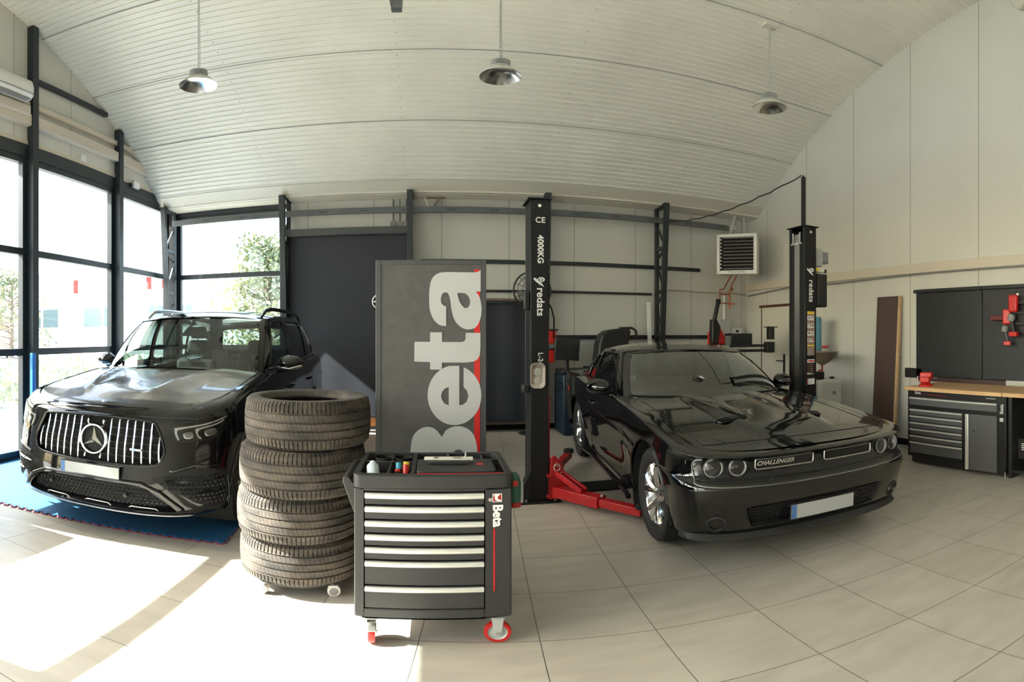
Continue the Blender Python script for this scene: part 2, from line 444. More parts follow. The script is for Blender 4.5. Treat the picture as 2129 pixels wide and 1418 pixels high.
# gable walls ----------------------------------------------------
def gable(x0, x1, y0, y1, zb, m, name, steps=50):
    pts = [(y1, zb), (y0, zb)]+[(lerp(y0, y1, i/steps), max(3.86 if x0 > 0 else 0, arch(lerp(y0, y1, i/steps))+.03)) for i in range(steps+1)]
    n = len(pts); b = MB()
    b.v = [(x0, y, z) for y, z in pts]+[(x1, y, z) for y, z in pts]
    b.f = [tuple(range(n-1, -1, -1)), tuple(range(n, 2*n))]+[(i, (i+1) % n, n+(i+1) % n, n+i) for i in range(n)]
    return struct(b, name, m)
gable(XR, XR+.12, YF, YB, 0, M['panel_y'], 'wall_right')
gable(XL-.12, XL, YF, 7.86, 4.04, M['panel_y'], 'wall_left')
struct(MB().box(XL-.60, XL-.12, YF, YB+.3, 4.04, 4.14), 'trim_9', M['cream_smooth'])  # unseen outside eave, added to cut the sun at the glazing top
# back wall: panels from x=-2.45 to the right corner, window on the left
XW = -2.42
bw = MB(); bw.box(XW, XR, YB, YB+.12, 0, 3.9); struct(bw, 'wall_back', M['panel_x'])
struct(MB().box(XL-.12, XR+.12, YF-.12, YF, 0, 6.2), 'wall_front', M['panel_x'])
# left glazing: header, sill, transoms and posts
DK = M['steel']
def window(name, x0, x1, y0, y1, zs, axis, t=.085, glassm=None, dep=.08):
    """glazed bay: frame bars plus panes; axis 'y' = bay along y at x=x0; axis 'x' = bay along x at y=y0"""
    f = MB(); g = MB()
    z0, z1 = zs[0], zs[-1]
    def bx(a0, a1, b0, b1):
        if axis == 'y': f.box(x0-dep, x0, a0, a1, b0, b1)
        else: f.box(a0, a1, y0, y0+dep, b0, b1)
    a0, a1 = (y0, y1) if axis == 'y' else (x0, x1)
    bx(a0, a0+t, z0, z1); bx(a1-t, a1, z0, z1)
    for z, h in zip(zs, [t]+[.085]*(len(zs)-2)+[t]):
        zz = z if z == z0 else (z-h if z == z1 else z-h/2)
        bx(a0+t, a1-t, zz, zz+h)
    w = struct(f, name, DK)
    for i in range(len(zs)-1):
        p = MB()
        c0, c1 = zs[i]+.035, zs[i+1]-.035
        if axis == 'y': p.box(x0-.045, x0-.039, a0+t-.01, a1-t+.01, c0, c1)
        else: p.box(a0+t-.01, a1-t+.01, y0+.039, y0+.045, c0, c1)
        q = p.build('pane', glassm or M['glass'], w)
    return w
ZS = [.02, 1.34, 2.6, 3.86]
bays = [(6.80, 8.45), (4.88, 6.70), (2.96, 4.78), (1.04, 2.86), (-.88, .94), (-3.9, -.98)]
for i, (a, b) in enumerate(bays):
    window('window_%d' % (i+1), XL, XL, a, b, ZS, 'y')
window('window_7', -4.5, -2.46, YB, YB, [.02, 1.34, 2.6, 3.76], 'x')
struct(MB().box(XL-.12, XL+.02, YF, YB, 3.86, 4.04), 'trim_3', DK)
struct(MB().box(XL-.12, XL+.03, YF, YB, 0, .03), 'trim_4', DK)
struct(MB().box(XL-.04, XL+.012, YF, YB, 4.04, 4.10), 'trim_5', M['trunk'])
struct(MB().box(-4.52, XW, YB-.03, YB+.1, 3.72, 3.81), 'trim_6', DK)
struct(MB().box(XW, XR, YB-.02, YB, 0, .08), 'baseboard_back', M['black_matte'])
struct(MB().box(XR-.02, XR, 1.0, YB, 0, .09), 'baseboard_right', M['black_matte'])
struct(MB().box(XL-.12, -4.5, YB-.06, YB+.12, 0, 3.9), 'trim_7', DK)
# steel posts on the glazed side
def h_post(y, ztop, lab, w=.105, d=.10):
    b = MB(); z0 = 0
    x0, x1 = XL, XL+d
    b.box(x1-.012, x1, y-w/2, y+w/2, z0, ztop); b.box(x0, x0+.012, y-w/2, y+w/2, z0, ztop)
    b.box(x0+.012, x1-.012, y-.006, y+.006, z0, ztop)
    b.box(x0+.012, x1-.012, y-w/2, y-w/2+.01, z0, ztop)
    b.box(x0, x1+.03, y-w/2-.03, y+w/2+.03, 0, .015)
    return tag(b.build('steel_post', DK), lab, 'post', 'dark steel posts of the glass wall')
for y, lab in ((6.75, 'dark steel post in the glass wall nearest the back corner'), (4.83, 'dark steel post in the glass wall beside the air conditioner'),
               (2.91, 'dark steel post in the glass wall before the air conditioner'), (.99, 'dark steel post in the glass wall level with the camera'), (-.93, 'dark steel post in the glass wall behind the camera')):
    h_post(y, arch(y)-.02, lab)
struct(MB().box(XL, XL+.06, 4.89, 6.44, 5.0, 5.07), 'trim_8', DK)
# cable trunking along the left wall, interrupted by nothing (passes behind the posts)
for nm, z0, z1, dx, y1, lab in (('cable_trunking', 4.58, 4.66, .06, 7.3, 'narrow upper cream cable trunking on the wall above the windows'),
                            ('cable_trunking', 4.30, 4.46, .085, 7.75, 'deep lower cream cable trunking on the wall above the windows')):
    b = MB()
    edges = [YF]+[p+s for p in (-.93, .99, 2.91, 4.83, 6.75) for s in (-.056, .056)]+[y1]
    for k in range(0, len(edges), 2): b.box(XL, XL+dx, edges[k], edges[k+1], z0, z1)
    b.box(XL, XL+.014, YF, y1, z0, z1)
    tag(b.build(nm, M['trunk'], bevel=.006), lab, 'trunking')
# air conditioner
t = thing('air_conditioner', 'white wall air conditioner beside a dark steel post at the upper left', 'air conditioner', (XL+.01, 4.24, 4.60))
b = MB(); pr = [(0, 0), (.17, 0), (.215, .05), (.225, .16), (.20, .27), (.17, .30), (0, .30)]
b.prism([(x, z) for x, z in pr], -.42, .42, Matrix(((1, 0, 0, 0), (0, 0, 1, 0), (0, 1, 0, 0), (0, 0, 0, 1))))
b.build('housing', M['white'], t, bevel=.015)
MB().box(.12, .2, -.38, .38, -.004, .004).build('air_outlet', M['grey'], t)
MB().box(.21, .229, -.40, .40, .075, .08).build('panel_joint', M['grey'], t)
for q in range(3): pass
tag(MB().box(XL, XL+.12, 3.9, 4.72, 4.42, 4.56).build('pipe_cover', M['trunk'], bevel=.01), 'cream pipe cover box under the air conditioner', 'pipe cover')
# floodlight above glazing
t = thing('floodlight', 'small white floodlight on the beam above the left windows', 'floodlight', (XL+.09, 7.2, 4.03))
MB().box(-.04, 0, -.09, .09, -.06, .06).build('lamp_body', M['lgrey'], t, bevel=.006)
MB().box(0, .006, -.08, .08, -.05, .05).build('lamp_glass', M['white'], t)
MB().tube([(-.03, -.1, 0), (-.09, -.1, .03), (-.09, -.18, .02)], .006).build('bracket', M['black_plastic'], t)
tag(MB().box(XL, XL+.03, 5.85, 5.95, 4.10, 4.2).build('sensor_box', M['white'], bevel=.005), 'small white sensor box above the left windows', 'sensor')
# curved purlin and rails on back wall
def rail(name, x0, x1, y, z, h, d, m, lab, holes=False, wave=0):
    b = MB(); b.box(x0, x1, y-d, y, z-h/2, z+h/2)
    o = tag(b.build(name, m, bevel=.004), lab, 'rail')
    if holes:
        hb = MB(); x = x0+.6
        while x < x1:
            for q in range(3): hb.box(x+q*.045, x+q*.045+.02, y-d-.001, y-d+.001, z-.008, z+.008)
            x += .68
        hb.build('bolt_holes', M['black_matte'], o)
    return o
rail('wall_rail', -4.45, 5.2, 8.33, 3.56, .10, .04, M['steel_l'], 'grey steel rail with bolt holes along the top of the back wall', True)
rail('wall_rail', -.2, 4.7, YB-.002, 2.75, .065, .05, M['steel'], 'dark steel rail at mid height running to the fan heater')
rail('wall_rail', .3, 3.74, YB-.002, 2.27, .04, .04, M['steel'], 'thin dark steel rail below the mid height one, ending at the lattice column')
rail('wall_rail', .3, 1.7, YB-.002, 2.13, .04, .05, M['bowl'], 'short brown rail just above the low dark curtain')
rail('wall_rail', 1.55, XR-.3, YB-.002, 1.52, .065, .05, M['steel'], 'lowest dark steel rail behind the black coupe')
# tapered lattice columns
def lattice(x, lab, zt=3.82):
    b = MB(); w = .09
    p0, p1 = (x, 8.44, 0), (x, 8.44, zt); q0, q1 = (x, 8.32, 0), (x, 8.03, zt)
    for p, q in ((p0, p1), (q0, q1)): b.bar(p, q, w, .055)
    b.bar((x, 8.03, zt-.03), (x, 8.44, zt-.03), w, .06)
    zs = [0, .5, 1.0, 1.55, 2.05, 2.3, 2.85, 3.05, 3.5]
    for i, z in enumerate(zs[:-1]):
        yi = lerp(8.32, 8.03, z/zt); yj = lerp(8.32, 8.03, zs[i+1]/zt)
        a, c = ((x, 8.44, z), (x, yj, zs[i+1])) if i % 2 == 0 else ((x, yi, z), (x, 8.44, zs[i+1]))
        b.bar(a, c, .03, .03)
    for z in (1.55, 2.3, 3.05):
        b.bar((x, lerp(8.32, 8.03, z/zt), z), (x, 8.44, z), .05, .06)
    b.box(x-.08, x+.08, 8.25, 8.5, 0, .02)
    return tag(b.build('lattice_column', M['steel'], bevel=.003), lab, 'column', 'tapered lattice columns of the back wall')
for x, lab in ((-4.49, 'tapered lattice column in the back left window corner'), (-2.36, 'tapered lattice column between the back window and the tall dark curtain'),
               (-.35, 'lattice column at the right edge of the tall dark curtain'), (1.78, 'lattice column mostly hidden behind the front lift post'), (3.8, 'tapered lattice column in front of the cream back wall right of centre')):
    lattice(x, lab)
# curtains
t = thing('tall_curtain', 'tall anthracite roller curtain with box header at the back wall', 'curtain', (-1.33, 8.24, 0))
rows = []
for i in range(61):
    x = -.96+1.92*i/60
    rows.append([(x, -.0015*sin(i*.35), z) for z in (.27, 1., 2., 3.2)])
MB().grid(rows).build('fabric', M['curtain'], t, smooth=180)
b = MB().box(-1.0, 1.0, -.09, .05, 3.14, 3.26); b.build('header_box', M['sign_frame'], t, bevel=.008)
MB().box(-1.0, -.955, -.06, .04, .1, 3.14).build('side_rail', M['black_matte'], t)
MB().box(.955, 1.0, -.06, .04, .1, 3.14).build('side_rail', M['black_matte'], t)
MB().box(-.95, .95, -.03, .02, .25, .28).build('bottom_bar', M['black_plastic'], t)
tag(MB().box(-2.3, -.37, 8.36, 8.40, .09, .26).build('skirting_board', M['orange']), 'orange wood board low behind the tall curtain', 'board')
t = thing('low_curtain', 'lower dark curtain hung between the grey sign and the front lift post', 'curtain', (.66, 8.3, 0))
rows = [[(x, -.01*sin(x*14), z) for z in (.16, 1., 2.06)] for x in [-.88+1.76*i/50 for i in range(51)]]
MB().grid(rows).build('fabric', M['curtain'], t, smooth=180)
MB().box(-.9, .9, -.03, .02, 2.05, 2.09).build('hanging_rail', M['black_plastic'], t)
MB().box(-.9, .9, -.03, .02, .13, .16).build('bottom_bar', M['plywood'], t)
# junction sockets with three conduits on the back wall
t = thing('socket_strip', 'row of three grey sockets with conduits on the back wall above the curtain', 'socket', (-.52, YB-.02, 3.35))
for k in range(3):
    MB().box(-.17+k*.105, -.07+k*.105, -.05, 0, -.05, .06).build('socket', M['rubbergrey'], t, bevel=.005)
    MB().cyl((-.12+k*.105, -.02, .06), (-.12+k*.105, -.02, .45), .012).build('conduit', M['grey'], t)
MB().box(-.18, .15, -.052, 0, -.065, -.052).build('base_strip', M['grey'], t)
t = thing('roof_brace', 'small brown and white diagonal brace at the top of the back wall', 'brace', (.02, 8.4, 3.6))
MB().bar((-.15, 0, .2), (-.07, 0, -.05), .02, .02).build('strut', M['offwhite'], t)
MB().bar((-.06, 0, -.05), (.1, 0, .2), .025, .03).build('brace_bar', M['bowl'], t)
MB().box(-.16, .18, -.02, .02, .18, .2).build('top_bar', M['bowl'], t)
# cable hanging between lattice column and lift mast
pts = []
A_, B_ = Vector((3.8, 8.1, 3.5)), Vector((3.86, 4.62, 3.42))
for i in range(31):
    u = i/30; p = A_.lerp(B_, u); p.z += -.16*4*u*(1-u)+.008*sin(i*1.7)+.06*sin(pi*u)*0; pts.append(p)
tag(MB().tube(pts, .009, 6).build('power_cable', M['black_plastic'], smooth=180), 'thin black cable slung from the back column to the lift mast', 'cable')
# right wall: rail, conduit
t = thing('cable_duct', 'long cream cable duct running along the right wall', 'duct', (XR, 0, 0))
MB().box(-.05, 0, 1.0, 8.5, 2.40, 2.53).build('duct', M['trunk'], t, bevel=.004)
MB().tube([(-.06, 1, 2.385), (-.06, 4, 2.387), (-.07, 6, 2.36), (-.06, 7.2, 2.38), (-.05, 8.4, 2.30)], .01, 6).build('cable', M['grey'], t, smooth=180)
tag(MB().tube([(4.06, 8.5, 2.38), (4.5, 8.5, 2.36), (4.75, 8.5, 2.35), (5.2, 8.5, 2.36), (5.7, 8.5, 2.33)], .016, 8).build('conduit_pipe', M['trunk'], smooth=180), 'thin cream conduit running across the back wall under the heater', 'conduit')
tag(MB().box(3.97, 4.06, 8.49, 8.55, 2.35, 2.45).build('junction_box', M['offwhite'], bevel=.004), 'small cream junction box at the left end of the conduit', 'junction box')
tag(MB().cyl((5.2, 8.47, 0), (5.2, 8.47, 2.3), .028).build('white_pipe', M['white'], smooth=40), 'white vertical pipe in the back right corner', 'pipe')
tag(MB().box(5.05, 5.28, 8.36, 8.44, 1.58, 1.84).build('meter_box', M['lgrey'], bevel=.006), 'light grey meter box on the corner pipe', 'box')
t = thing('alarm_unit', 'small white control unit above the tyre machine by the door', 'control unit', (5.45, 8.45, 1.6))
MB().box(-.12, .12, -.03, .08, -.09, .09).build('case', M['white'], t, bevel=.01)
MB().box(-.02, .04, -.034, -.03, .0, .05).build('display', M['black_plastic'], t)
# camera, small white, top right corner of back wall
tag(MB().box(5.18, 5.4, 8.38, 8.5, 3.55, 3.65).build('security_camera', M['white'], bevel=.01), 'small white camera box at the top right of the back wall', 'camera')
# door in the right wall
d = struct(MB().box(XR-.03, XR-.005, 7.14, 7.98, 0, 2.06), 'door_1', M['offwhite'], bevel=.003)
fr = MB(); fr.box(XR-.06, XR, 7.08, 8.03, 2.06, 2.10); fr.box(XR-.06, XR, 7.08, 7.13, 0, 2.1); fr.box(XR-.035, XR, 7.985, 8.0, 0, 2.06)
fr.build('door_frame', mat('dark_red_frame', (.09, .02, .015), .4), d)
hd = MB(); hd.box(XR-.05, XR-.03, 7.28, 7.32, .88, 1.22); hd.tube([(XR-.05, 7.30, 1.10), (XR-.09, 7.30, 1.10), (XR-.09, 7.46, 1.10)], .01)
hd.build('door_handle', M['black_plastic'], d)
# pendant lamps
def lamp_prof():
    t = thing('pendant_lamp', '', 'lamp', group='silver high bay lamps on chains')
    # rim at z=0, opening down
    out = [(.21, 0), (.212, .004), (.20, .015), (.17, .05), (.13, .085), (.09, .105), (.085, .115)]
    inn = [(.208, .002), (.165, .048), (.125, .08), (.085, .1), (0.001, .102)]
    MB().lathe(out, 48).build('shade', M['offwhite'], t, smooth=60)
    MB().lathe(inn, 48).build('reflector', M['lampsilver'], t, smooth=60)
    f = MB(); f.lathe([(.0, .115), (.06, .115), (.06, .19), (.0, .19)], 24)
    for k in range(40):
        a = 2*pi*k/40; f.box(.055, .10, -.0022, .0022, .11, .195, Matrix.Rotation(a, 4, 'Z'))
    f.lathe([(.0, .108), (.102, .108), (.102, .116), (0, .116)], 40)
    f.build('heat_sink', M['lgrey'], t)
    MB().tube([(-.03, 0, .19), (-.03, 0, .215), (0, 0, .235), (.03, 0, .215), (.03, 0, .19)], .005).build('hook', M['black_plastic'], t)
    return t
L0 = lamp_prof()
lamps = [(-2.42, 5.10, 4.43, 'chain', 'silver pendant lamp on a chain above the black SUV'), (.66, 5.15, 4.31, 'chain', 'silver pendant lamp on a chain in the middle of the ceiling'),
         (3.79, 5.13, 4.47, 'rod', 'silver pendant lamp above the black coupe hung from a ceiling box'), (3.56, 1.62, 4.42, 'rod', 'silver pendant lamp just cut by the top right corner of the photo'),
         ]
for i, (x, y, z, kd, lab) in enumerate(lamps):
    t = L0 if i == 0 else clone(L0)
    t.location = (x, y, z); t['label'] = lab
    zc = arch(y)-z
    if kd == 'chain':
        c = MB(); zz = .235; k = 0
        while zz < zc-.03:
            rot = Matrix.Translation((0, 0, zz+.02)) @ Matrix.Rotation(pi/2*(k % 2), 4, 'Z')
            ln = [rot @ Vector(p) for p in [(.009*cos(a), 0, .022*sin(a)) for a in [2*pi*q/8 for q in range(8)]]]
            c.tube(ln, .003, 5, closed=True); zz += .034; k += 1
        c.tube([(.02, 0, .2), (.012, .01, zc*.5), (.01, 0, zc)], .003, 5)
        c.build('chain', M['lgrey'], t)
    else:
        MB().tube([(0, 0, .235), (.004, 0, zc*.6), (0, 0, zc-.03)], .005, 6).build('suspension_cable', M['lgrey'], t)
    MB().box(-.09, .09, -.06, .06, zc-.04, zc+.05).build('ceiling_box', M['offwhite'], t, bevel=.006)
# far-row lamp bracket visible at top centre
t = thing('ceiling_hook', 'dark grey block hanging at the top edge of the photo', 'hook', (-.28, 4.0, 4.38))
MB().prism([(-.05, .12), (-.035, 0), (.045, -.0), (.05, .12)], -.04, .04, Matrix(((1, 0, 0, 0), (0, 0, 1, 0), (0, 1, 0, 0), (0, 0, 0, 1)))).build('block', M['steel_l'], t)
MB().cyl((0, 0, .1), (0, 0, arch(4.0)-4.38), .012).build('rod', M['steel_l'], t)
# ---------------------------------------------------------------- fan heater
t = thing('fan_heater', 'large white louvred fan heater hung in the back right corner', 'heater', (5.05, 7.75, 2.96), radians(-44))
s = .345
b = MB(); b.prism(rrect(-s, s, -s, s, .04), 0, .30, Matrix(((1, 0, 0, 0), (0, 0, 1, -.15), (0, 1, 0, 0), (0, 0, 0, 1))))
b.build('housing', M['white'], t, bevel=.01)
MB().box(-s+.05, s-.05, -.153, -.151, -s+.06, s-.05).build('grille_back', M['black_matte'], t)
for k in range(10):
    z = -s+.09+k*.06
    MB().box(-.028, .028, -.29, .255, -.003, .003, Matrix.Translation((.02, -.165, z)) @ Matrix.Rotation(radians(90), 4, 'Z') @ Matrix.Rotation(radians(-28), 4, 'Y')).build('louvre', M['grey'], t)
fr = MB()
for x0, x1, z0, z1 in ((-s, s, -s, -s+.05), (-s, s, s-.045, s), (-s, -s+.05, -s, s), (s-.05, s, -s, s)): fr.box(x0, x1, -.185, -.15, z0, z1)
fr.build('front_frame', M['white'], t, bevel=.008)
for k in range(9): MB().box(-s+.055, -s+.085, -.188, -.17, -s+.09+k*.062, -s+.115+k*.062).build('louvre_tab', M['offwhite'], t)
MB().lathe([(.30, .15), (.24, .24), (.18, .30), (0, .30)], 28, T=Matrix.Rotation(-pi/2, 4, 'X')).build('fan_cone', M['grey'], t, smooth=50)
MB().box(-.16, .16, .28, .34, -.17, .17).build('fan_motor', M['black_plastic'], t, bevel=.01)
vs, fs = text_geo('VOLCANO', .055, .001, .001, space=1.25)
MB().add(vs, fs, Matrix.Translation((.0, -.187, -s+.025)) @ Matrix.Rotation(pi/2, 4, 'X')).build('lettering', M['grey'], t)
br = MB(); br.bar((-.15, 0, s), (-.1, .2, .75), .025, .02); br.bar((.1, 0, s), (.05, .25, .72), .025, .02); br.build('bracket', M['lgrey'], t)
# copper pipework below
t = thing('copper_pipework', 'copper pipes and valves below the fan heater', 'pipes', (5.13, 8.25, 2.05))
MB().tube([(-.07, -.25, .58), (-.07, -.1, .45), (-.07, 0, .35), (-.16, 0, .33), (-.16, 0, .1), (0, 0, .08), (.14, 0, .08)], .014).build('pipe', M['copper'], t, smooth=60)
MB().tube([(.05, -.25, .58), (.05, -.1, .45), (.05, 0, .3), (.05, 0, -.02)], .014).build('pipe', M['copper'], t, smooth=60)
MB().cyl((-.16, 0, .25), (.06, 0, .25), .012).build('cross_pipe', M['copper'], t, smooth=60)
for p in ((.1, 0, .35), (.13, 0, .08), (.05, 0, .17)): MB().lathe([(0, -.03), (.028, -.02), (.028, .02), (0, .03)], 12, o=p).build('valve', M['copper'], t)
# ---------------------------------------------------------------- outside
gm = mat('outdoor_paving', (.42, .41, .38), .8, noise=.15, nscale=.6)
ob = MB(); ob.box(-60, XL-.125, -30, 70, -.12, -.02); ob.box(XL-.125, 60, YB+.125, 70, -.12, -.02); struct(ob, 'ground', gm)
wb = mat('white_render_facade', (.68, .69, .70), .8)
t = thing('white_building', 'long white building with grey windows and red lettering seen through the back window', 'building', (-17, 38, 0))
MB().box(-22, 8, 0, 8, 0, 7.2).build('wall', wb, t)
MB().box(-22.2, 8.2, -.25, 8.2, 7.2, 7.45).build('parapet', M['lgrey'], t)
MB().box(-22, 8, -.03, 0, 4.7, 4.78).build('cornice', M['grey'], t)
for k, x in enumerate((-11.5, -9.3, -4.8, -2.6, 1.9, 4.1, -16.5, -18.7)):
    w = MB().box(x-.9, x+.9, -.06, .02, 2.3, 4.0).build('window', mat('facade_window', (.12, .17, .18), .2) if k == 0 else bpy.data.materials['facade_window'], t)
for x in (-13.4, -5.6, -4.1):
    MB().box(x-.22, x+.22, -.08, 0, 5.4, 6.6).build('red_sign', M['redplastic'], t)
t = thing('ochre_building', 'pale ochre building far beyond the left windows', 'building', (-46, 30, 0))
MB().box(-10, 8, -6, 6, 0, 6.5).build('wall', mat('ochre_render', (.55, .42, .28), .8), t)
MB().box(-10.4, 8.4, -6.4, 6.4, 6.5, 6.9).build('roof', M['grey'], t)
def leafm():
    m, nt, b = new_mat('pine_needles')
    n = nt.nodes.new('ShaderNodeTexNoise'); n.inputs['Scale'].default_value = 1.5
    r = nt.nodes.new('ShaderNodeValToRGB'); r.color_ramp.elements[0].color = (.10, .14, .07, 1); r.color_ramp.elements[1].color = (.42, .40, .21, 1); r.color_ramp.elements[0].position = .35; r.color_ramp.elements[1].position = .65
    nt.links.new(n.outputs['Fac'], r.inputs[0]); nt.links.new(r.outputs[0], b.inputs['Base Color']); b.inputs['Roughness'].default_value = .7
    return m
M['leaf'] = leafm()
def tree(x, y, h, r, lab, n=2600, seed=1):
    t = thing('pine_tree', lab, 'tree', (x, y, 0)); rd = random.Random(seed)
    tr = MB(); tr.tube([(0, 0, 0), (.05, 0, h*.5), (0, .1, h*.95)], [.18, .12, .03], 8)
    lf = MB()
    clumps = []
    for k in range(60):
        z = rd.uniform(.12, 1); rr = r*(1-z)**.6*rd.uniform(.45, 1.0)+.15; a = rd.uniform(0, 2*pi)
        c = Vector((rr*cos(a), rr*sin(a), h*(.1+.9*z))); clumps.append(c)
        tr.tube([(0, 0, c.z-.5), (c.x*.5, c.y*.5, c.z-.3), tuple(c)], [.04, .03, .015], 5)
    for k in range(n):
        c = rd.choice(clumps); p = c+Vector((rd.gauss(0, .42), rd.gauss(0, .42), rd.gauss(0, .22)))
        s = rd.uniform(.06, .17)
        d1 = Vector((rd.uniform(-1, 1), rd.uniform(-1, 1), rd.uniform(-.4, .8))).normalized()*s; d2 = d1.orthogonal().normalized()*s*.45
        lf.add([p-d1, p+d2, p+d1, p-d2], [(0, 1, 2, 3)])
    tr.build('trunk', M['bowl'], t); lf.build('foliage', M['leaf'], t, clean=False)
    return t
tree(-6.6, 20.5, 5.5, 2.3, 'yellow-green pine tree outside the back window', 5200, 3)
tree(-21.5, 21, 5.0, 2.2, 'pale tree far outside the left glass wall', 1400, 5)
# low hedge and pale van outside left
t = thing('parked_van', 'white vehicle parked far outside behind the left glass wall', 'vehicle', (-27, 25, 0), radians(20))
b = MB(); b.prism([(-2.2, .4), (2.2, .4), (2.25, 1.0), (1.5, 1.15), (.9, 1.9), (-2.1, 1.95)], -.9, .9, Matrix(((1, 0, 0, 0), (0, 0, 1, 0), (0, 1, 0, 0), (0, 0, 0, 1)))); b.build('body', M['white'], t, bevel=.06)
for x in (-1.4, 1.4):
    for y in (-.85, .85): MB().cyl((x, y-.1, .35), (x, y+.1, .35), .35).build('wheel', M['tyre'], t)
MB().box(-1.8, .7, -.92, .92, 1.25, 1.75).build('side_windows', M['screenglass'], t, bevel=.03)
hm = mat('hedge_green', (.42, .46, .33), .9, noise=.3, nscale=6)  # washed-out green, outdoor glare is put into the colour
b = MB(); rd = random.Random(4)
for k in range(2600):
    p = Vector((rd.uniform(-9.2, -8.2), rd.uniform(1, 14), rd.uniform(0, .95))); s = rd.uniform(.05, .12)
    d1 = Vector((rd.uniform(-1, 1), rd.uniform(-1, 1), rd.uniform(-1, 1))).normalized()*s; d2 = d1.orthogonal().normalized()*s*.6
    b.add([p-d1, p+d2, p+d1, p-d2], [(0, 1, 2, 3)])
tag(b.build('hedge', hm, clean=False), 'low pale hedge outside along the left glass wall', 'hedge', kind='stuff')
# ================================================================ CARS
class Body:
    """car body shell: horizontal outlines (levels) lofted upwards; local frame x lateral, y from nose to tail, z up"""
    def __init__(s, lev, D, n, Dr, nr, zs, flare, zref, nlev=34, nside=84):
        s.lev, s.D, s.n, s.Dr, s.nr, s.zs, s.flare, s.zref = lev, D, n, Dr, nr, zs, flare, zref
        K = len(lev)-1; s.nl = nlev
        s.tab = [[(i, lev[i][c]) for i in range(K+1)] for c in range(5)]
        # column parameters (0 = nose centre ... end = tail centre)
        cols = []
        NF = 30
        for i in range(NF+1): cols.append(('f', (pi/2)*(i/NF)))
        for i in range(1, nside): cols.append(('s', i/nside))
        for i in range(15): cols.append(('r', (pi/2)*(1-i/14)))
        s.cols = cols
        s.rows = []
        for k in range(nlev+1):
            L = K*k/nlev
            s.rows.append([s.pt(L, c) for c in cols])
        # horizontal arc length table taken at mid height
        mid = s.rows[nlev//3]; s.arc = [0]
        for i in range(1, len(mid)): s.arc.append(s.arc[-1]+(mid[i].xy-mid[i-1].xy).length)
        s.mid = mid
        s.full = MB(); rows = [list(r)+[Vector((-p.x, p.y, p.z)) for p in reversed(r[1:-1])] for r in s.rows]
        s.full.grid(rows, closed=True)
        bm = bmesh.new(); me = s.full.mesh(None); bm.from_mesh(me); s.bvh = BVHTree.FromBMesh(bm); bm.free()
        s.frows = rows
    def pt(s, L, c):
        z, W, yf, yr, wz = [interp(t, L) for t in s.tab]
        kd, v = c
        if kd == 'f':
            # superellipse sampled evenly by angle
            sx = sin(v)**(2/s.n); sy = 1-max(cos(v), 0)**(2/s.n); x = W*sx; y = yf+s.D*sy
        elif kd == 's': x = W; y = lerp(yf+s.D, yr-s.Dr, v)
        else:
            sx = sin(v)**(2/s.nr); sy = 1-max(cos(v), 0)**(2/s.nr); x = W*sx; y = yr-s.Dr*sy
        zz = z+wz*(s.zs(y)-s.zref)
        x *= s.flare(y, zz)
        return Vector((x, y, zz))
    def unroll(s, a):
        sg = 1 if a >= 0 else -1; a = abs(a)
        for i in range(1, len(s.arc)):
            if s.arc[i] >= a or i == len(s.arc)-1:
                t = (a-s.arc[i-1])/(s.arc[i]-s.arc[i-1]); p = s.mid[i-1].lerp(s.mid[i], t); d = (s.mid[i]-s.mid[i-1])
                nrm = Vector((d.y, -d.x, 0)).normalized()
                return Vector((sg*p.x, p.y, 0)), Vector((sg*nrm.x, nrm.y, 0))
    def S(s, y):   # arc position of a point on the flank
        for i in range(1, len(s.mid)):
            if s.mid[i].y >= y: 
                t = (y-s.mid[i-1].y)/max(1e-9, s.mid[i].y-s.mid[i-1].y); return lerp(s.arc[i-1], s.arc[i], t)
        return s.arc[-1]
    def hit(s, a, z, off=0):
        p, nn = s.unroll(a); o = p+nn*.5+Vector((0, 0, z))
        loc, nr, i, d = s.bvh.ray_cast(o, -nn, 1.2)
        if loc is None: loc = p+Vector((0, 0, z)); nr = nn
        if nr.dot(nn) < 0: nr = -nr
        return loc+nr*off
    def shell(s, holes):
        """faces of the shell without the holes; a hole is a polygon in (arc, z), mirrored when it does not cross zero"""
        N = len(s.cols); rows = s.frows; C = len(rows[0])
        arc = [s.arc[j] if j < N else -s.arc[2*(N-1)-j] for j in range(C)]
        H = []
        for h in holes:
            xs = [p[0] for p in h]
            H.append(h)
            if min(xs) > 0: H.append([(-p[0], p[1]) for p in h][::-1])
        bb = [(min(p[0] for p in h)-.08, max(p[0] for p in h)+.08, min(p[1] for p in h)-.08, max(p[1] for p in h)+.08) for h in H]
        dead = set(); new = {}
        for i in range(len(rows)):
            for j in range(C):
                a, z = arc[j], rows[i][j].z
                for h, b in zip(H, bb):
                    if b[0] < a < b[1] and b[2] < z < b[3] and inside(h, a, z): dead.add((i, j)); break
        border = {}
        for (i, j) in dead:
            for di in (-1, 0, 1):
                for dj in (-1, 0, 1):
                    q = (i+di, (j+dj) % C)
                    if 0 <= q[0] < len(rows) and q not in dead: border[q] = 1
        mb = MB(); idx = {}
        def vid(i, j):
            if (i, j) not in idx:
                p = rows[i][j]
                if (i, j) in border:
                    a, z = arc[j], p.z; best = None
                    for h, b in zip(H, bb):
                        if b[0] < a < b[1] and b[2] < z < b[3]:
                            r = nearest_on(h, a, z)
                            if best is None or r[0] < best[0]: best = r
                    if best and best[0] < .09: p = s.hit(best[1][0], best[1][1])
                idx[(i, j)] = len(mb.v); mb.v.append(tuple(p))
            return idx[(i, j)]
        for i in range(len(rows)-1):
            for j in range(C):
                k = (j+1) % C; q = [(i, j), (i, k), (i+1, k), (i+1, j)]
                if any(c in dead for c in q): continue
                mb.f.append(tuple(vid(*c) for c in q))
        return mb
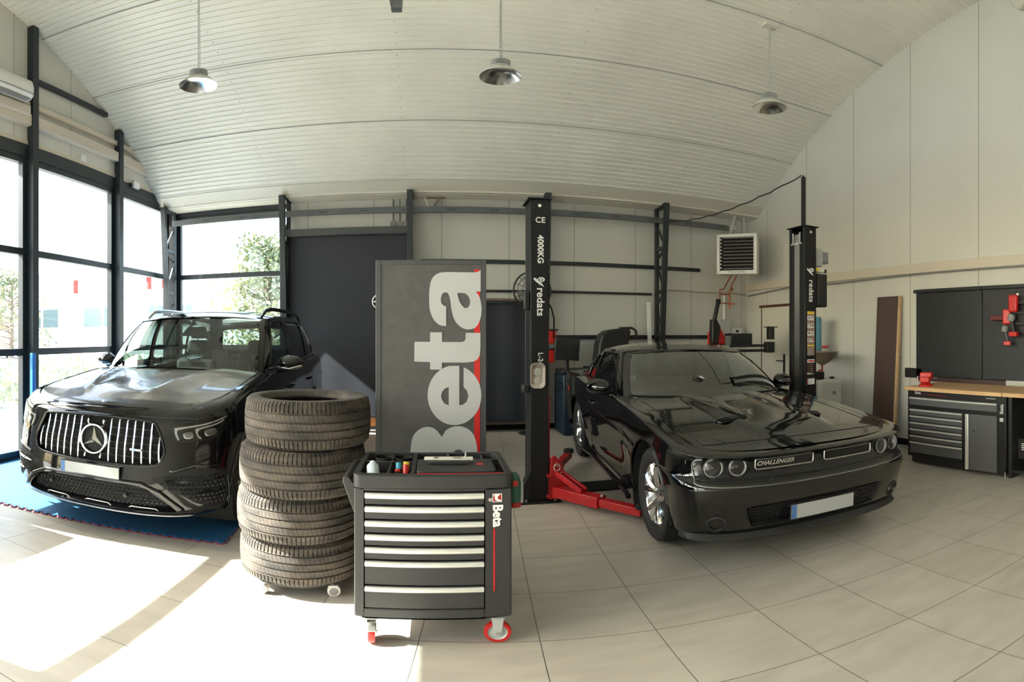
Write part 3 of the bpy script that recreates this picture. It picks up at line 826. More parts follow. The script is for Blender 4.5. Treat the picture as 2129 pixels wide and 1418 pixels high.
    def patch(s, poly, off=.002, res=.03, thick=0, mir=False):
        """sheet draped on the shell inside a polygon given in (arc, z)"""
        xs = [p[0] for p in poly]; zs_ = [p[1] for p in poly]
        pts = []; n0 = 0
        for i in range(len(poly)):
            a = Vector(poly[i][:2]); b = Vector(poly[(i+1) % len(poly)][:2]); m = max(1, int((b-a).length/res))
            for k in range(m): pts.append(a.lerp(b, k/m))
        n0 = len(pts); ed = [(i, (i+1) % n0) for i in range(n0)]
        x = min(xs)+res*.5
        while x < max(xs):
            z = min(zs_)+res*.5
            while z < max(zs_):
                if inside(poly, x, z) and nearest_on(poly, x, z)[0] > res*.4: pts.append(Vector((x, z)))
                z += res
            x += res
        vo, eo, fo, _, _, _ = delaunay_2d_cdt([Vector(p[:2]) for p in pts], ed, [], 1, 1e-5)
        mb = MB(); sg = -1 if mir else 1
        mb.v = [tuple(s.hit(sg*v.x, v.y, off)) for v in vo]
        mb.f = [tuple(f) for f in fo if inside(poly, sum(vo[i].x for i in f)/len(f), sum(vo[i].y for i in f)/len(f))]
        if thick:
            o = len(mb.v); mb.v += [tuple(s.hit(sg*v.x, v.y, off-thick)) for v in vo]
            fr = list(mb.f); mb.f += [tuple(i+o for i in f[::-1]) for f in fr]
            cnt = {}
            for f in fr:
                for i in range(len(f)):
                    e = (f[i], f[(i+1) % len(f)]); cnt[e] = 1
            for e in cnt:
                if (e[1], e[0]) not in cnt: mb.f.append((e[1], e[0], e[0]+o, e[1]+o))
        return mb
    def wall(s, poly, d, mir=False):
        """reveal around a hole, going inwards by d"""
        sg = -1 if mir else 1; pts = []
        for i in range(len(poly)):
            a = Vector(poly[i][:2]); b = Vector(poly[(i+1) % len(poly)][:2]); m = max(1, int((b-a).length/.03))
            for k in range(m): pts.append(a.lerp(b, k/m))
        r0 = [s.hit(sg*p.x, p.y, .001) for p in pts]; r1 = [s.hit(sg*p.x, p.y, -d) for p in pts]
        return MB().grid([r0, r1], closed=True)
    def line(s, pts, r, off=0, closed=False, n=6, res=.03, mir=False, mb=None):
        sg = -1 if mir else 1; out = []
        m_ = len(pts) if closed else len(pts)-1
        for i in range(m_):
            a = Vector(pts[i][:2]); b = Vector(pts[(i+1) % len(pts)][:2]); m = max(1, int((b-a).length/res))
            for k in range(m): out.append(a.lerp(b, k/m))
        if not closed: out.append(Vector(pts[-1][:2]))
        mb = mb or MB()
        return mb.tube([s.hit(sg*p.x, p.y, off) for p in out], r, n, closed=closed)
def loop_d(poly, sub=3): return [tuple(p) for p in smooth_loop([(p[0], p[1], 0) for p in poly], sub)]
def both(parent, name, m, fn, **k):
    """left and right copies of a part as two objects"""
    for mir in (False, True): fn(mir).build(name, m, parent, **k)
# greenhouse --------------------------------------------------------
def greenhouse(car, cols, roofz, panes, parent, shellmat, zb, bulge=.025, g0=.07, g1=.9, sub=6, nv=14):
    """cols: (xb, yb, xt, yt); panes: list of (name, c0, c1, g0, g1, material)"""
    P = [Vector((c[0], c[1], 0)) for c in cols]; Q = [Vector((c[2], c[3], 0)) for c in cols]
    def cr(A, t):
        i = min(int(t), len(A)-2); u = t-i
        p0 = A[i-1] if i > 0 else Vector((-A[1].x, A[1].y, 0)); p1, p2 = A[i], A[i+1]
        p3 = A[i+2] if i+2 < len(A) else Vector((-A[-2].x, A[-2].y, 0))
        return .5*((2*p1)+(p2-p0)*u+(2*p0-5*p1+4*p2-p3)*u*u+(3*p1-p0-3*p2+p3)*u**3)
    def pt(t, v, off=0):
        b = cr(P, t); q = cr(Q, t)
        p = b.lerp(q, v); z0 = zb(b.y); z1 = roofz(q.x, q.y)
        p.z = lerp(z0, z1, v)
        out = Vector((b.x, 0, 0)); 
        mid = (b.y+q.y)/2; cy = .5*(P[0].y+P[-1].y)
        nrm = Vector((b.x*1.0, (b.y-cy)*.55, 0))
        nrm = nrm.normalized() if nrm.length > 0 else Vector((0, -1, 0))
        k = bulge*4*v*(1-v)
        p += nrm*(k+off) + Vector((0, 0, k*.5+off*.6))
        # roof edge rounding
        return p
    N = (len(cols)-1)*sub
    T = [i/sub for i in range(N+1)]
    def row(v, off=0):
        r = [pt(t, v, off) for t in T]
        return r+[Vector((-p.x, p.y, p.z)) for p in reversed(r[1:-1])]
    C = 2*N; TT = T+[-t for t in reversed(T[1:-1])]
    vs = [i/nv for i in range(nv+1)]
    rows = [row(v) for v in vs]
    def hole(t, v):
        a = abs(t)
        for nm, c0, c1, h0, h1, m in panes:
            # rounded rectangle test in column/height units
            if c0 < a < c1 and h0 < v < h1: return True
            if c0 == 0 and a == 0 and h0 < v < h1: return True
            if c1 == len(cols)-1 and a == c1 and h0 < v < h1: return True
        return False
    dead = {(i, j) for i in range(len(vs)) for j in range(C) if hole(TT[j], vs[i])}
    mb = MB(); idx = {}
    def vid(i, j):
        if (i, j) not in idx:
            p = rows[i][j]; t, v = TT[j], vs[i]; a = abs(t); best = None
            near = any(((i+di), (j+dj) % C) in dead for di in (-1, 0, 1) for dj in (-1, 0, 1))
            if near:
                for nm, c0, c1, h0, h1, m in panes:
                    if c0-1/sub-.01 <= a <= c1+1/sub+.01 and h0-1/nv-.01 <= v <= h1+1/nv+.01:
                        rt, rv = .28, .07   # corner radii
                        lo = c0+rt if c0 > 0 else -9; hi = c1-rt if c1 < len(cols)-1 else 99
                        qa = min(max(a, lo), hi); qv = min(max(v, h0+rv), h1-rv)
                        dx, dy = (a-qa)/rt, (v-qv)/rv; L = sqrt(dx*dx+dy*dy)
                        if L > 0: best = (qa+dx/L*rt, qv+dy/L*rv)
                if best:
                    na = best[0]; p = pt(na, best[1]); p = Vector((p.x if t >= 0 else -p.x, p.y, p.z))
                    if j == 0 or abs(t) == len(cols)-1: p.x = 0
            idx[(i, j)] = len(mb.v); mb.v.append(tuple(p))
        return idx[(i, j)]
    for i in range(len(vs)-1):
        for j in range(C):
            k = (j+1) % C; q = [(i, j), (i, k), (i+1, k), (i+1, j)]
            if any(c in dead for c in q): continue
            mb.f.append(tuple(vid(*c) for c in q))
    # roof cap
    m_ = 12; caps = []
    top = [pt(t, 1) for t in T]
    for t_i in range(N+1):
        p = top[t_i]; r = []
        for k in range(m_+1):
            x = p.x*(1-2*k/m_); edge = 1-abs(1-2*k/m_)
            z = roofz(x, p.y)+(p.z-roofz(p.x, p.y))*(1-edge)+.012*min(1, edge*5); r.append(Vector((x, p.y, z)))
        r[0] = p; r[-1] = Vector((-p.x, p.y, p.z)); caps.append(r)
    mb.grid(caps)
    sh = mb.build('roof_and_pillars', shellmat, parent, smooth=35)
    # panes (inset), one object per pane
    for nm, c0, c1, h0, h1, m in panes:
        eps = .16 if c0 > 0 else 0; e2 = .16 if c1 < len(cols)-1 else 0
        def pane(sgn, full):
            M_ = max(4, int((c1-c0)*6)); rr = []
            for i in range(9):
                v = lerp(h0-.05, h1+.05, i/8); r = []
                if full:
                    half = [pt(lerp(c0-eps, c1+e2, j/M_), v, -.006) for j in range(M_+1)]
                    mirr = [Vector((-p.x, p.y, p.z)) for p in half]
                    if c0 == 0: r = mirr[::-1][:-1]+half
                    else: r = half[:-1]+mirr[::-1]
                else:
                    half = [pt(lerp(c0-eps, c1+e2, j/M_), v, -.006) for j in range(M_+1)]
                    r = [Vector((sgn*p.x, p.y, p.z)) for p in half]
                rr.append(r)
            return MB().grid(rr)
        if c0 == 0 or c1 == len(cols)-1: pane(1, True).build(nm, m, parent, smooth=180)
        else:
            for sg in (1, -1): pane(sg, False).build(nm, m, parent, smooth=180)
    return pt
def side_trim(pt, c0, c1, h0, h1, r=.006, mir=False):
    pts = []
    rt, rv = .28, .07
    for (a0, a1, b0, b1) in ((c0+rt, c1-rt, h0, h0),): pass
    seq = []
    for k in range(13): seq.append((lerp(c0+rt, c1-rt, k/12), h0))
    for k in range(1, 6):
        a = -pi/2+pi/2*k/6; seq.append((c1-rt+rt*cos(a), h0+rv+rv*sin(a)))
    for k in range(9): seq.append((c1, lerp(h0+rv, h1-rv, k/8)))
    for k in range(1, 6):
        a = pi/2*k/6; seq.append((c1-rt+rt*cos(a), h1-rv+rv*sin(a)))
    for k in range(13): seq.append((lerp(c1-rt, c0+rt, k/12), h1))
    for k in range(1, 6):
        a = pi/2+pi/2*k/6; seq.append((c0+rt+rt*cos(a), h1-rv+rv*sin(a)))
    for k in range(9): seq.append((c0, lerp(h1-rv, h0+rv, k/8)))
    for k in range(1, 6):
        a = pi+pi/2*k/6; seq.append((c0+rt+rt*cos(a), h0+rv+rv*sin(a)))
    sg = -1 if mir else 1
    P_ = [pt(a, v, .001) for a, v in seq]
    return MB().tube([Vector((sg*p.x, p.y, p.z)) for p in P_], r, 6, closed=True)
# wheels -------------------------------------------------------------
def tyre_profile(R, W, rim):
    """closed section, list of (r, z, flag) flag 1 = shoulder block zone"""
    h = W/2
    tr = []
    z = -h*.80
    outer = [(rim, -h*.74, 0), (rim+.012, -h*.86, 0), (rim+(R-rim)*.25, -h*.97, 0), (rim+(R-rim)*.5, -h*1.0, 0), (rim+(R-rim)*.78, -h*.97, 0), (R-.022, -h*.91, 1), (R-.010, -h*.84, 1)]
    gw = .006; gd = .007
    rib = [-.80, -.52, -.16, .16, .52, .80]
    def rr(f): return R-.010*abs(f)**3/.51
    outer += [(rr(.8), -h*.78, 1), (rr(.6), -h*.56, 1)]
    for g in (-.5, -.165, .165, .5):
        a, b = g*h-gw, g*h+gw
        fl = 0
        outer += [(rr(g), a, fl), (rr(g)-gd, a+.002, 0), (rr(g)-gd, b-.002, 0), (rr(g), b, fl)]
    outer += [(rr(.6), h*.56, 1), (rr(.8), h*.78, 1), (R-.010, h*.84, 1), (R-.022, h*.91, 1), (rim+(R-rim)*.78, h*.97, 0), (rim+(R-rim)*.5, h*1.0, 0), (rim+(R-rim)*.25, h*.97, 0), (rim+.012, h*.86, 0), (rim, h*.74, 0)]
    inner = [(rim+.002, h*.66, 0), (rim+(R-rim)*.3, h*.86, 0), (rim+(R-rim)*.62, h*.86, 0), (R-.028, h*.6, 0), (R-.024, 0, 0), (R-.028, -h*.6, 0), (rim+(R-rim)*.62, -h*.86, 0), (rim+(R-rim)*.3, -h*.86, 0), (rim+.002, -h*.66, 0)]
    return outer+inner
def tyre_mb(R, W, rim, blocks=66, T=None):
    pr = tyre_profile(R, W, rim); n = blocks*4; mb = MB(); k = len(pr)
    for i in range(n):
        a = 2*pi*(i//4+(0, .70, .77, .93)[i % 4])/blocks
        for (r, z, f) in pr:
            r2 = r-(.008 if (f and i % 4 >= 2) else 0)
            tw = .02*(1 if z > 0 else -1)*0
            mb.v.append((r2*cos(a+tw), r2*sin(a+tw), z))
    for i in range(n):
        j = (i+1) % n
        for q in range(k): mb.f.append((i*k+q, j*k+q, j*k+(q+1) % k, i*k+(q+1) % k))
    if T is not None: mb.v = [tuple(T @ Vector(v)) for v in mb.v]
    return mb
def wheel(parent, loc, side, R, W, rim, spokes=5, steer=0, tyrem='tyre', style='split'):
    """wheel with its axis along x; side = +1 when the outer face looks to +x"""
    w = empty('wheel', loc, steer if side > 0 else pi+steer); w.parent = parent
    TX = Matrix.Rotation(pi/2, 4, 'Y')
    tyre_mb(R, W, rim, 60, TX).build('tyre', M[tyrem], w, smooth=38, clean=False)
    h = W/2
    prof = [(rim+.004, h*.74), (rim-.006, h*.78), (rim-.018, h*.70), (rim-.022, h*.3), (rim-.05, 0), (rim-.05, -h*.5), (rim-.01, -h*.74)]
    MB().lathe(prof, 48, T=TX).build('rim', M['alloy'], w, smooth=50)
    sp = MB()
    def spoke(a, da, w0, w1, tw):
        # slab from hub to rim in the plane facing +x, with a raised centre ridge
        n_ = 7; rows = []
        for i in range(n_+1):
            u = i/n_; r = lerp(.045, rim-.016, u); wd = lerp(w0, w1, u); xx = h*.48+.022*sin(u*pi*.8)-.0*u+h*.14*u
            c, s_ = cos(a+da*u), sin(a+da*u)
            row = []
            for (o, dx) in ((-1, -.012), (-.9, .0), (-.15+tw, .016), (.15+tw, .016), (.9, .0), (1, -.012)):
                row.append(Vector((xx+dx, c*r-s_*wd*o, s_*r+c*wd*o)))
            row += [Vector((xx-.03, c*r-s_*wd, s_*r+c*wd)), Vector((xx-.03, c*r+s_*wd, s_*r-c*wd))]
            rows.append(row)
        sp.grid(rows, closed=True)
    for k in range(spokes):
        a = 2*pi*k/spokes+pi/2+.12
        spoke(a-.10, -.17, .017, .030, .2); spoke(a+.10, .17, .017, .030, -.2)
    sp.build('spokes', M['alloy'], w, smooth=30)
    MB().lathe([(0, h*.62), (.03, h*.62), (.036, h*.58), (.07, h*.5), (.07, h*.3)], 24, T=TX).build('hub_cap', M['satin'], w, smooth=40)
    MB().lathe([(rim*.78, h*.05), (rim*.78, h*.0), (.08, h*.0), (.08, h*.1), (0, h*.1)], 32, T=TX).build('brake_disc', M['rotor'], w, smooth=40)
    for k in range(5):
        a = 2*pi*k/5+pi/2; MB().cyl((h*.5, .055*cos(a), .055*sin(a)), (h*.6, .055*cos(a), .055*sin(a)), .009, n=6).build('lug_nut', M['chrome'], w)
    MB().box(h*.02, h*.3, -rim*.82, -rim*.5, -.10, .10).build('brake_caliper', M['lgrey'], w, bevel=.01)
    return w
def arc_circle(cy, cz, R, B, n=40):
    return [(B.S(cy)+R*cos(2*pi*k/n), cz+R*sin(2*pi*k/n)) for k in range(n)]
def wheel_well(parent, x0, x1, cy, cz, R):
    for sg in (1, -1):
        mb = MB(); pr = []
        for k in range(25):
            a = radians(-35)+radians(250)*k/24; pr.append((cy+R*cos(a), cz+R*sin(a)))
        mb.grid([[Vector((sg*x, y, z)) for y, z in pr] for x in (x0, x1)])
        o = len(mb.v); mb.v += [(sg*x0, y, z) for y, z in pr]; mb.f.append(tuple(range(o, o+25)))
        mb.build('wheel_well', M['black_matte'], parent)
def mirror_cap(parent, p, sg, s=1., lipm='satin'):
    """door mirror: shaped shell with glass, foot and a thin strip"""
    mb = MB(); rows = []
    for i in range(9):
        u = i/8; r = []
        k = (sin(pi*min(1, max(.0, u))*.5+.0)) if u < .5 else 1
        hw = .115*s*(1-(1-u)**3*.75)*(1 if u < .8 else 1-(u-.8)*.6); hh = .075*s*(1-(1-u)**2.2*.8)*(1 if u < .85 else 1-(u-.85)*.5)
        for j in range(16):
            a = 2*pi*j/16; c, q = cos(a), sin(a)
            r.append(Vector((p[0]+sg*(c*hw*abs(c)**-.15 if abs(c) > .01 else 0), p[1]+lerp(-.09, .045, u)*s+.02*c, p[2]+q*hh*(1 if q > 0 else .8))))
        rows.append(r)
    mb.grid(rows, closed=True); o = 0
    mb.f.append(tuple(range(15, -1, -1)))
    m = mb.build('door_mirror', M['paint'], parent, smooth=60)
    g = MB(); g.v = [tuple(v) for v in rows[-1]]; g.f = [tuple(range(16))]; g.build('mirror_glass', M['chrome'], m)
    MB().tube([(p[0]-sg*.02, p[1], p[2]-.05*s), (p[0]-sg*.11, p[1]+.01, p[2]-.075*s), (p[0]-sg*.19, p[1]+.03, p[2]-.10*s)], [.02, .018, .025], 8).build('mirror_foot', M['black_gloss'], m, smooth=60)
    st = MB(); st.tube([(p[0]-sg*.11*s, p[1]-.02, p[2]-.035*s), (p[0], p[1]-.078*s, p[2]-.045*s), (p[0]+sg*.10*s, p[1]-.03, p[2]-.02*s)], .008*s, 6); st.build('mirror_strip', M[lipm], m, smooth=60)
def seat(parent, x, y, z, w=.5, hb=.62, head=True):
    s_ = MB(); s_.box(-w/2, w/2, -.25, .27, 0, .14); b = MB(); 
    e = empty('seat', (x, y, z)); e.parent = parent
    s_.build('seat_cushion', M['interior'], e, bevel=.05, seg=3)
    T = Matrix.Translation((0, .25, .1)) @ Matrix.Rotation(radians(-14), 4, 'X')
    MB().box(-w/2, w/2, -.06, .07, 0, hb, T).build('seat_back', M['interior'], e, bevel=.05, seg=3)
    if head:
        MB().box(-.13, .13, -.05, .06, hb+.06, hb+.25, T).build('headrest', M['interior'], e, bevel=.045, seg=3)
        for q in (-.06, .06): MB().cyl(T @ Vector((q, 0, hb)), T @ Vector((q, 0, hb+.08)), .006).build('headrest_post', M['chrome'], e)
def steering_wheel(parent, x, y, z, r=.185):
    T = Matrix.Translation((x, y, z)) @ Matrix.Rotation(radians(62), 4, 'X')
    e = MB(); e.tube([T @ Vector((r*cos(2*pi*k/32), r*sin(2*pi*k/32), 0)) for k in range(32)], .014, 8, closed=True)
    w = e.build('steering_wheel', M['black_plastic'], parent, smooth=180)
    MB().lathe([(0, .02), (.06, .015), (.065, -.02), (0, -.03)], 20, T=T).build('horn_pad', M['black_plastic'], w, smooth=50)
    sp = MB()
    for a in (0, pi, -pi/2): sp.bar(T @ Vector((0, 0, 0)), T @ Vector((r*cos(a), r*sin(a), 0)), .03, .012)
    sp.build('spokes', M['satin'], w)
def round_lamp(parent, c, nrm, r, ringmat, inner='full'):
    """recessed round headlamp: dark bowl, bright ring, projector, glass"""
    nrm = Vector(nrm).normalized(); q = nrm.to_track_quat('Z', 'Y').to_matrix().to_4x4(); T = Matrix.Translation(c) @ q
    e = MB().lathe([(r*1.12, -.03), (r*1.12, .004), (r*1.03, .006), (r*1.02, -.03)], 36, T=T).build('lamp_housing', M['black_gloss'], parent, smooth=40)
    MB().lathe([(r*.99, -.002), (r*.88, .004), (r*.76, -.004), (r*.76, -.02)], 40, T=T).build('halo_ring', M[ringmat], e, smooth=50)
    MB().lathe([(r*.82, -.012), (r*.62, -.03), (r*.46, -.034), (r*.46, -.026), (r*.5, -.02), (r*.44, -.012), (r*.3, -.02), (r*.3, -.04)], 36, T=T).build('reflector', M['satin'] if inner == 'full' else M['black_plastic'], e, smooth=50)
    MB().lathe([(r*.34, -.03), (r*.28, -.012), (r*.15, -.004), (0.0001, 0)], 28, T=T).build('projector_lens', M['screenglass'], e, smooth=60)
    MB().lathe([(r*1.0, .0), (r*.7, .012), (r*.35, .018), (0.0001, .02)], 32, T=T).build('lamp_glass', M['lens'], e, smooth=180)
# ================================================================ BLACK SUV
def build_suv():
    t = thing('suv', 'dusty black SUV with upright chrome bar grille parked on blue mats', 'car', (-2.34, 3.08, .014), .055)
    zs = lambda y: interp([(0, .985), (.15, 1.0), (.5, 1.07), (1.0, 1.14), (1.5, 1.19), (2.6, 1.20), (4.0, 1.24), (4.92, 1.26)], y)
    def flare(y, z):
        k = 0
        for cy in (.87, 3.865):
            k += .022*math.exp(-((y-cy)/.42)**2)*math.exp(-((z-.72)/.30)**2)
        waist = -.02*math.exp(-((z-.72)/.16)**2)*sstep(1.3, 1.8, y)*(1-sstep(2.9, 3.4, y))
        return 1+k+waist
    lev = [(.20, .84, .16, 4.80, 0), (.235, .90, .06, 4.86, 0), (.30, .935, .02, 4.90, 0), (.44, .945, .0, 4.92, 0), (.60, .955, .025, 4.92, .15),
           (.72, .955, .045, 4.90, .4), (.84, .952, .075, 4.88, .7), (.91, .945, .085, 4.86, .95), (.952, .925, .10, 4.84, 1), (.975, .895, .125, 4.82, 1), (.985, .855, .16, 4.80, 1)]
    B = Body(lev, .60, 3.0, .40, 3.2, zs, flare, .985, nlev=44)
    RW = .385
    arF = [(B.S(.87)+.455*cos(2*pi*k/44), .375+.455*sin(2*pi*k/44)) for k in range(44)]
    arR = [(B.S(3.865)+.455*cos(2*pi*k/44), .375+.455*sin(2*pi*k/44)) for k in range(44)]
    grille = loop_d([(-.44, .925), (0, .94), (.44, .925), (.52, .88), (.58, .74), (.565, .665), (.48, .61), (0, .595), (-.48, .61), (-.565, .665), (-.58, .74), (-.52, .88)])
    low = loop_d([(-.40, .455), (0, .465), (.40, .455), (.52, .40), (.66, .29), (.60, .262), (0, .25), (-.60, .262), (-.66, .29), (-.52, .40)])
    side_in = loop_d([(.50, .52), (.62, .555), (.80, .60), (.96, .585), (1.05, .51), (1.08, .40), (1.05, .325), (.84, .33), (.72, .40), (.62, .45)])
    B.shell([arF, arR, grille, low]).build('body', M['paint'], t, smooth=42)
    # arch lips
    for cy in (.87, 3.865):
        for mir in (False, True):
            pts = [(B.S(cy)+.462*cos(a), .375+.462*sin(a)) for a in [radians(-18+216*k/36) for k in range(37)]]
            B.line(pts, .014, .0, mir=mir).build('arch_trim', M['paint'], t, smooth=180)
        wheel_well(t, .60, .95, cy, .375, .46)
    MB().box(-.60, .60, .3, 4.7, .19, .24).build('underbody', M['black_matte'], t)
    # bonnet with two power domes
    hn = MB(); rows = []
    Wh = lambda y: .835*flare(y, 1.)
    for r in range(37):
        u = r/36; row = []
        for j in range(-26, 27):
            jj = j/26
            yfront = .165+.60*(1-(1-abs(jj)**3.0)**(1/3.0))
            cowl = 1.36+.16*abs(jj)**2
            y = lerp(yfront, cowl, u)
            x = jj*(.855+(.0)*u)*1.0
            z = zs(y)+.0+.055*(1-jj*jj)*(.35+.65*sstep(0, .25, u))-.002
            rc = lerp(.30, .60, u); aj = abs(jj)
            ridge = .036*(sstep(rc-.10, rc, aj) - sstep(rc+.0, rc+.28, aj))*sstep(.05, .45, u)*(1-.85*sstep(.72, 1, u))
            valley = -.016*(1-sstep(rc-.22, rc-.05, aj))*sstep(.1, .5, u)
            z += ridge+valley
            if u < .03: z -= .012*(1-u/.03)
            row.append(Vector((x, y, z)))
        rows.append(row)
    hn.grid(rows); hn.build('bonnet', M['paint_dusty'], t, smooth=50)
    gs = MB()
    for sg in (1, -1): pass
    # shut line between bonnet and wing
    for sg in (1, -1):
        pts = [Vector((sg*.857, y, zs(y)+.0005)) for y in [.85+.7*k/12 for k in range(13)]]
        MB().tube(pts, .004, 6).build('bonnet_shut_line', M['black_matte'], t)
    # cowl and scuttle
    MB().grid([[Vector((x, 1.33+.19*(x/.86)**2, 1.18+.05*(1-(x/.86)**2))), Vector((x, 1.60+.10*(x/.86)**2, 1.17+.03*(1-(x/.86)**2)))] for x in [-.86+1.72*k/20 for k in range(21)]]).build('cowl_panel', M['black_plastic'], t)
    # side belt tops behind the cowl
    for sg in (1, -1):
        MB().grid([[Vector((sg*.70, y, zs(y)-.02)), Vector((sg*.86, y, zs(y)+.004))] for y in [1.45+3.3*k/20 for k in range(21)]]).build('belt_panel', M['paint'], t)
    # greenhouse
    roofz = lambda x, y: interp([(1.8, 1.69), (2.02, 1.735), (2.3, 1.775), (2.8, 1.81), (3.4, 1.81), (4.0, 1.78), (4.35, 1.72), (4.6, 1.67)], y)-.06*(x/.75)**2
    cols = [(0, 1.35, 0, 1.96), (.30, 1.37, .28, 1.97), (.60, 1.44, .53, 2.01), (.81, 1.56, .67, 2.09), (.865, 1.74, .73, 2.26), (.877, 2.05, .745, 2.45), (.88, 2.62, .75, 2.70),
            (.88, 2.72, .75, 2.80), (.877, 3.2, .745, 3.25), (.87, 3.68, .735, 3.62), (.865, 3.78, .73, 3.72), (.85, 4.28, .70, 4.10), (.80, 4.56, .66, 4.34), (.68, 4.70, .55, 4.43), (.35, 4.76, .28, 4.47), (0, 4.78, 0, 4.48)]
    panes = [('windscreen', 0, 3.02, .06, .93, M['carglass']), ('front_side_window', 4.25, 6.0, .08, .88, M['cartint']), ('rear_side_window', 7.05, 9.2, .08, .88, M['cartint']),
             ('quarter_window', 9.95, 11.4, .10, .85, M['cartint']), ('rear_window', 13.1, 15, .12, .85, M['carglass'])]
    pt = greenhouse(t, cols, roofz, panes, t, M['paint'], lambda y: zs(y)-.005, bulge=.03)
    for c0, c1, h0, h1 in ((4.2, 6.05, .065, .895), (7.0, 9.25, .065, .895), (9.9, 11.45, .085, .865)):
        both(t, 'window_trim', M['black_gloss'], lambda mir: side_trim(pt, c0, c1, h0, h1, .007, mir))
    # sill strip of polished trim under windows
    for sg in (1, -1):
        MB().tube([Vector((sg*p.x, p.y, p.z)) for p in [pt(4.2+7.1*k/40, .035, .004) for k in range(41)]], .006, 6).build('window_sill_strip', M['satin'], t, smooth=180)
    # roof rails
    for sg in (1, -1):
        P_ = []
        for k in range(25):
            u = k/24; y = lerp(2.22, 4.25, u); x = .695-.02*abs(u-.5)*2
            lift = .062*min(1, sin(pi*min(u, 1-u)*1.0)*4.2)
            P_.append(Vector((sg*x, y, roofz(x, y)+.012+lift)))
        rr = MB().tube(P_, [.012+.010*min(1, 6*min(k/24, 1-k/24)+.2) for k in range(25)], 8)
        rr.build('roof_rail', M['satin'] if sg < 0 else M['black_gloss'], t, smooth=60)
    # sunroof glass
    MB().grid([[Vector((x, y, roofz(x, y)+.0165)) for x in [-.46+.92*i/10 for i in range(11)]] for y in [2.35+1.3*k/10 for k in range(11)]]).build('sunroof', M['screenglass'], t, smooth=180)
    # grille: recessed dark backing, mesh bars, vertical chrome slats, surround, star
    B.wall(grille, .05).build('grille_surround', M['black_gloss'], t, smooth=50)
    gb = B.patch(grille, -.05, .04).build('grille_backing', M['black_matte'], t)
    hb = MB()
    for z in (.66, .71, .76, .81, .86): 
        pts = [(x, z) for x in [-.58+1.16*k/24 for k in range(25)] if inside(grille, x, z)]
        B.line(pts, .0035, -.035, mb=hb)
    hb.build('grille_cross_bars', M['black_plastic'], t)
    for k in range(17):
        x = -.54+1.08*k/16
        if abs(x) < .03: pass
        zz = [z for z in [.58+.36*i/80 for i in range(81)] if inside(grille, x, z)]
        if len(zz) < 5: continue
        z0, z1 = zz[0]+.012, zz[-1]-.012
        segs = [(z0, z1)]
        if abs(x) < .115:
            hgt = sqrt(max(0, .122**2-x*x)); segs = [(z0, .762-hgt), (.762+hgt, z1)]
        for a, b in segs:
            if b-a < .05: continue
            mb = MB()
            pr = [B.hit(x, lerp(a, b, i/10), -.022) for i in range(11)]
            dx = Vector((1, 0, 0)); rows = []
            for i, p in enumerate(pr):
                u = i/10; bow = Vector((0, -.012*sin(pi*u), 0)); w_ = .0105*(1 if 0 < i < 10 else .6)
                rows.append([p+bow-dx*w_+Vector((0, .012, 0)), p+bow-dx*w_*.5+Vector((0, -.004, 0)), p+bow+dx*w_*.5+Vector((0, -.004, 0)), p+bow+dx*w_+Vector((0, .012, 0))])
            mb.grid(rows, closed=True).build('grille_slat', M['chrome'], t, smooth=40)
    B.line(grille, .009, .002, closed=True).build('grille_frame', M['black_gloss'], t, smooth=180)
    # star emblem
    c = B.hit(0, .762, -.006); T = Matrix.Translation(c) @ Matrix.Rotation(radians(90), 4, 'X') @ Matrix.Rotation(radians(-4), 4, 'X')
    em = MB().lathe([(.118, -.02), (.12, .0), (.113, .012), (.102, .012), (.097, .002), (.097, -.015)], 56, T=T).build('grille_emblem', M['chrome'], t, smooth=50)
    MB().lathe([(.092, -.012), (0.0001, -.006)], 40, T=T).build('emblem_disc', M['black_matte'], em, smooth=60)
    st = MB()
    for k in range(3):
        a = pi/2+2*pi*k/3; tip = Vector((.097*cos(a), .097*sin(a), .001)); bl = Vector((.026*cos(a+pi/3), .026*sin(a+pi/3), -.004)); brr = Vector((.026*cos(a-pi/3), .026*sin(a-pi/3), -.004)); top = Vector((0, 0, .022))
        st.add([tip, bl, top, brr], [(0, 1, 2), (0, 2, 3)], T)
    st.build('star', M['chrome'], em, clean=False)
    # small badge on the bonnet tip
    zb_ = zs(.33)+.055*.6
    T2 = Matrix.Translation((0, .225, 1.029)) @ Matrix.Rotation(radians(14), 4, 'X')
    bd = MB().lathe([(.029, 0), (.029, .004), (.025, .005), (.0001, .005)], 28, T=T2).build('bonnet_badge', M['chrome'], t, smooth=40)
    MB().lathe([(.022, .0053), (.012, .0056), (.0001, .0056)], 24, T=T2).build('badge_centre', M['black_gloss'], bd)
    # blue strip badge on grille
    pp = B.hit(.36, .715, -.004); MB().box(pp.x-.045, pp.x+.045, pp.y-.006, pp.y, pp.z-.008, pp.z+.008).build('grille_badge', M['chrome'], t, bevel=.002)
    MB().box(pp.x-.04, pp.x+.005, pp.y-.0075, pp.y-.006, pp.z-.004, pp.z+.004).build('badge_blue_strip', M['bluepole'], t)
    # headlights
    hl = loop_d([(.625, .885), (.67, .915), (.80, .93), (.95, .955), (1.10, .975), (1.17, .96), (1.12, .90), (1.0, .825), (.90, .80), (.70, .785), (.645, .81)])
    drl1 = loop_d([(.655, .872), (.672, .884), (.90, .912), (1.08, .948), (1.09, .943), (.91, .902), (.70, .873), (.675, .850), (.69, .805), (.682, .797), (.66, .83)])
    drl2 = loop_d([(.818, .862), (.835, .880), (.98, .905), (1.06, .928), (1.064, .922), (.98, .894), (.855, .870), (.838, .835), (.862, .810), (.855, .803), (.83, .825)])
    proj = [loop_d([(.725, .845), (.79, .855), (.80, .815), (.735, .808)]), loop_d([(.895, .86), (.985, .875), (.99, .835), (.91, .82)])]
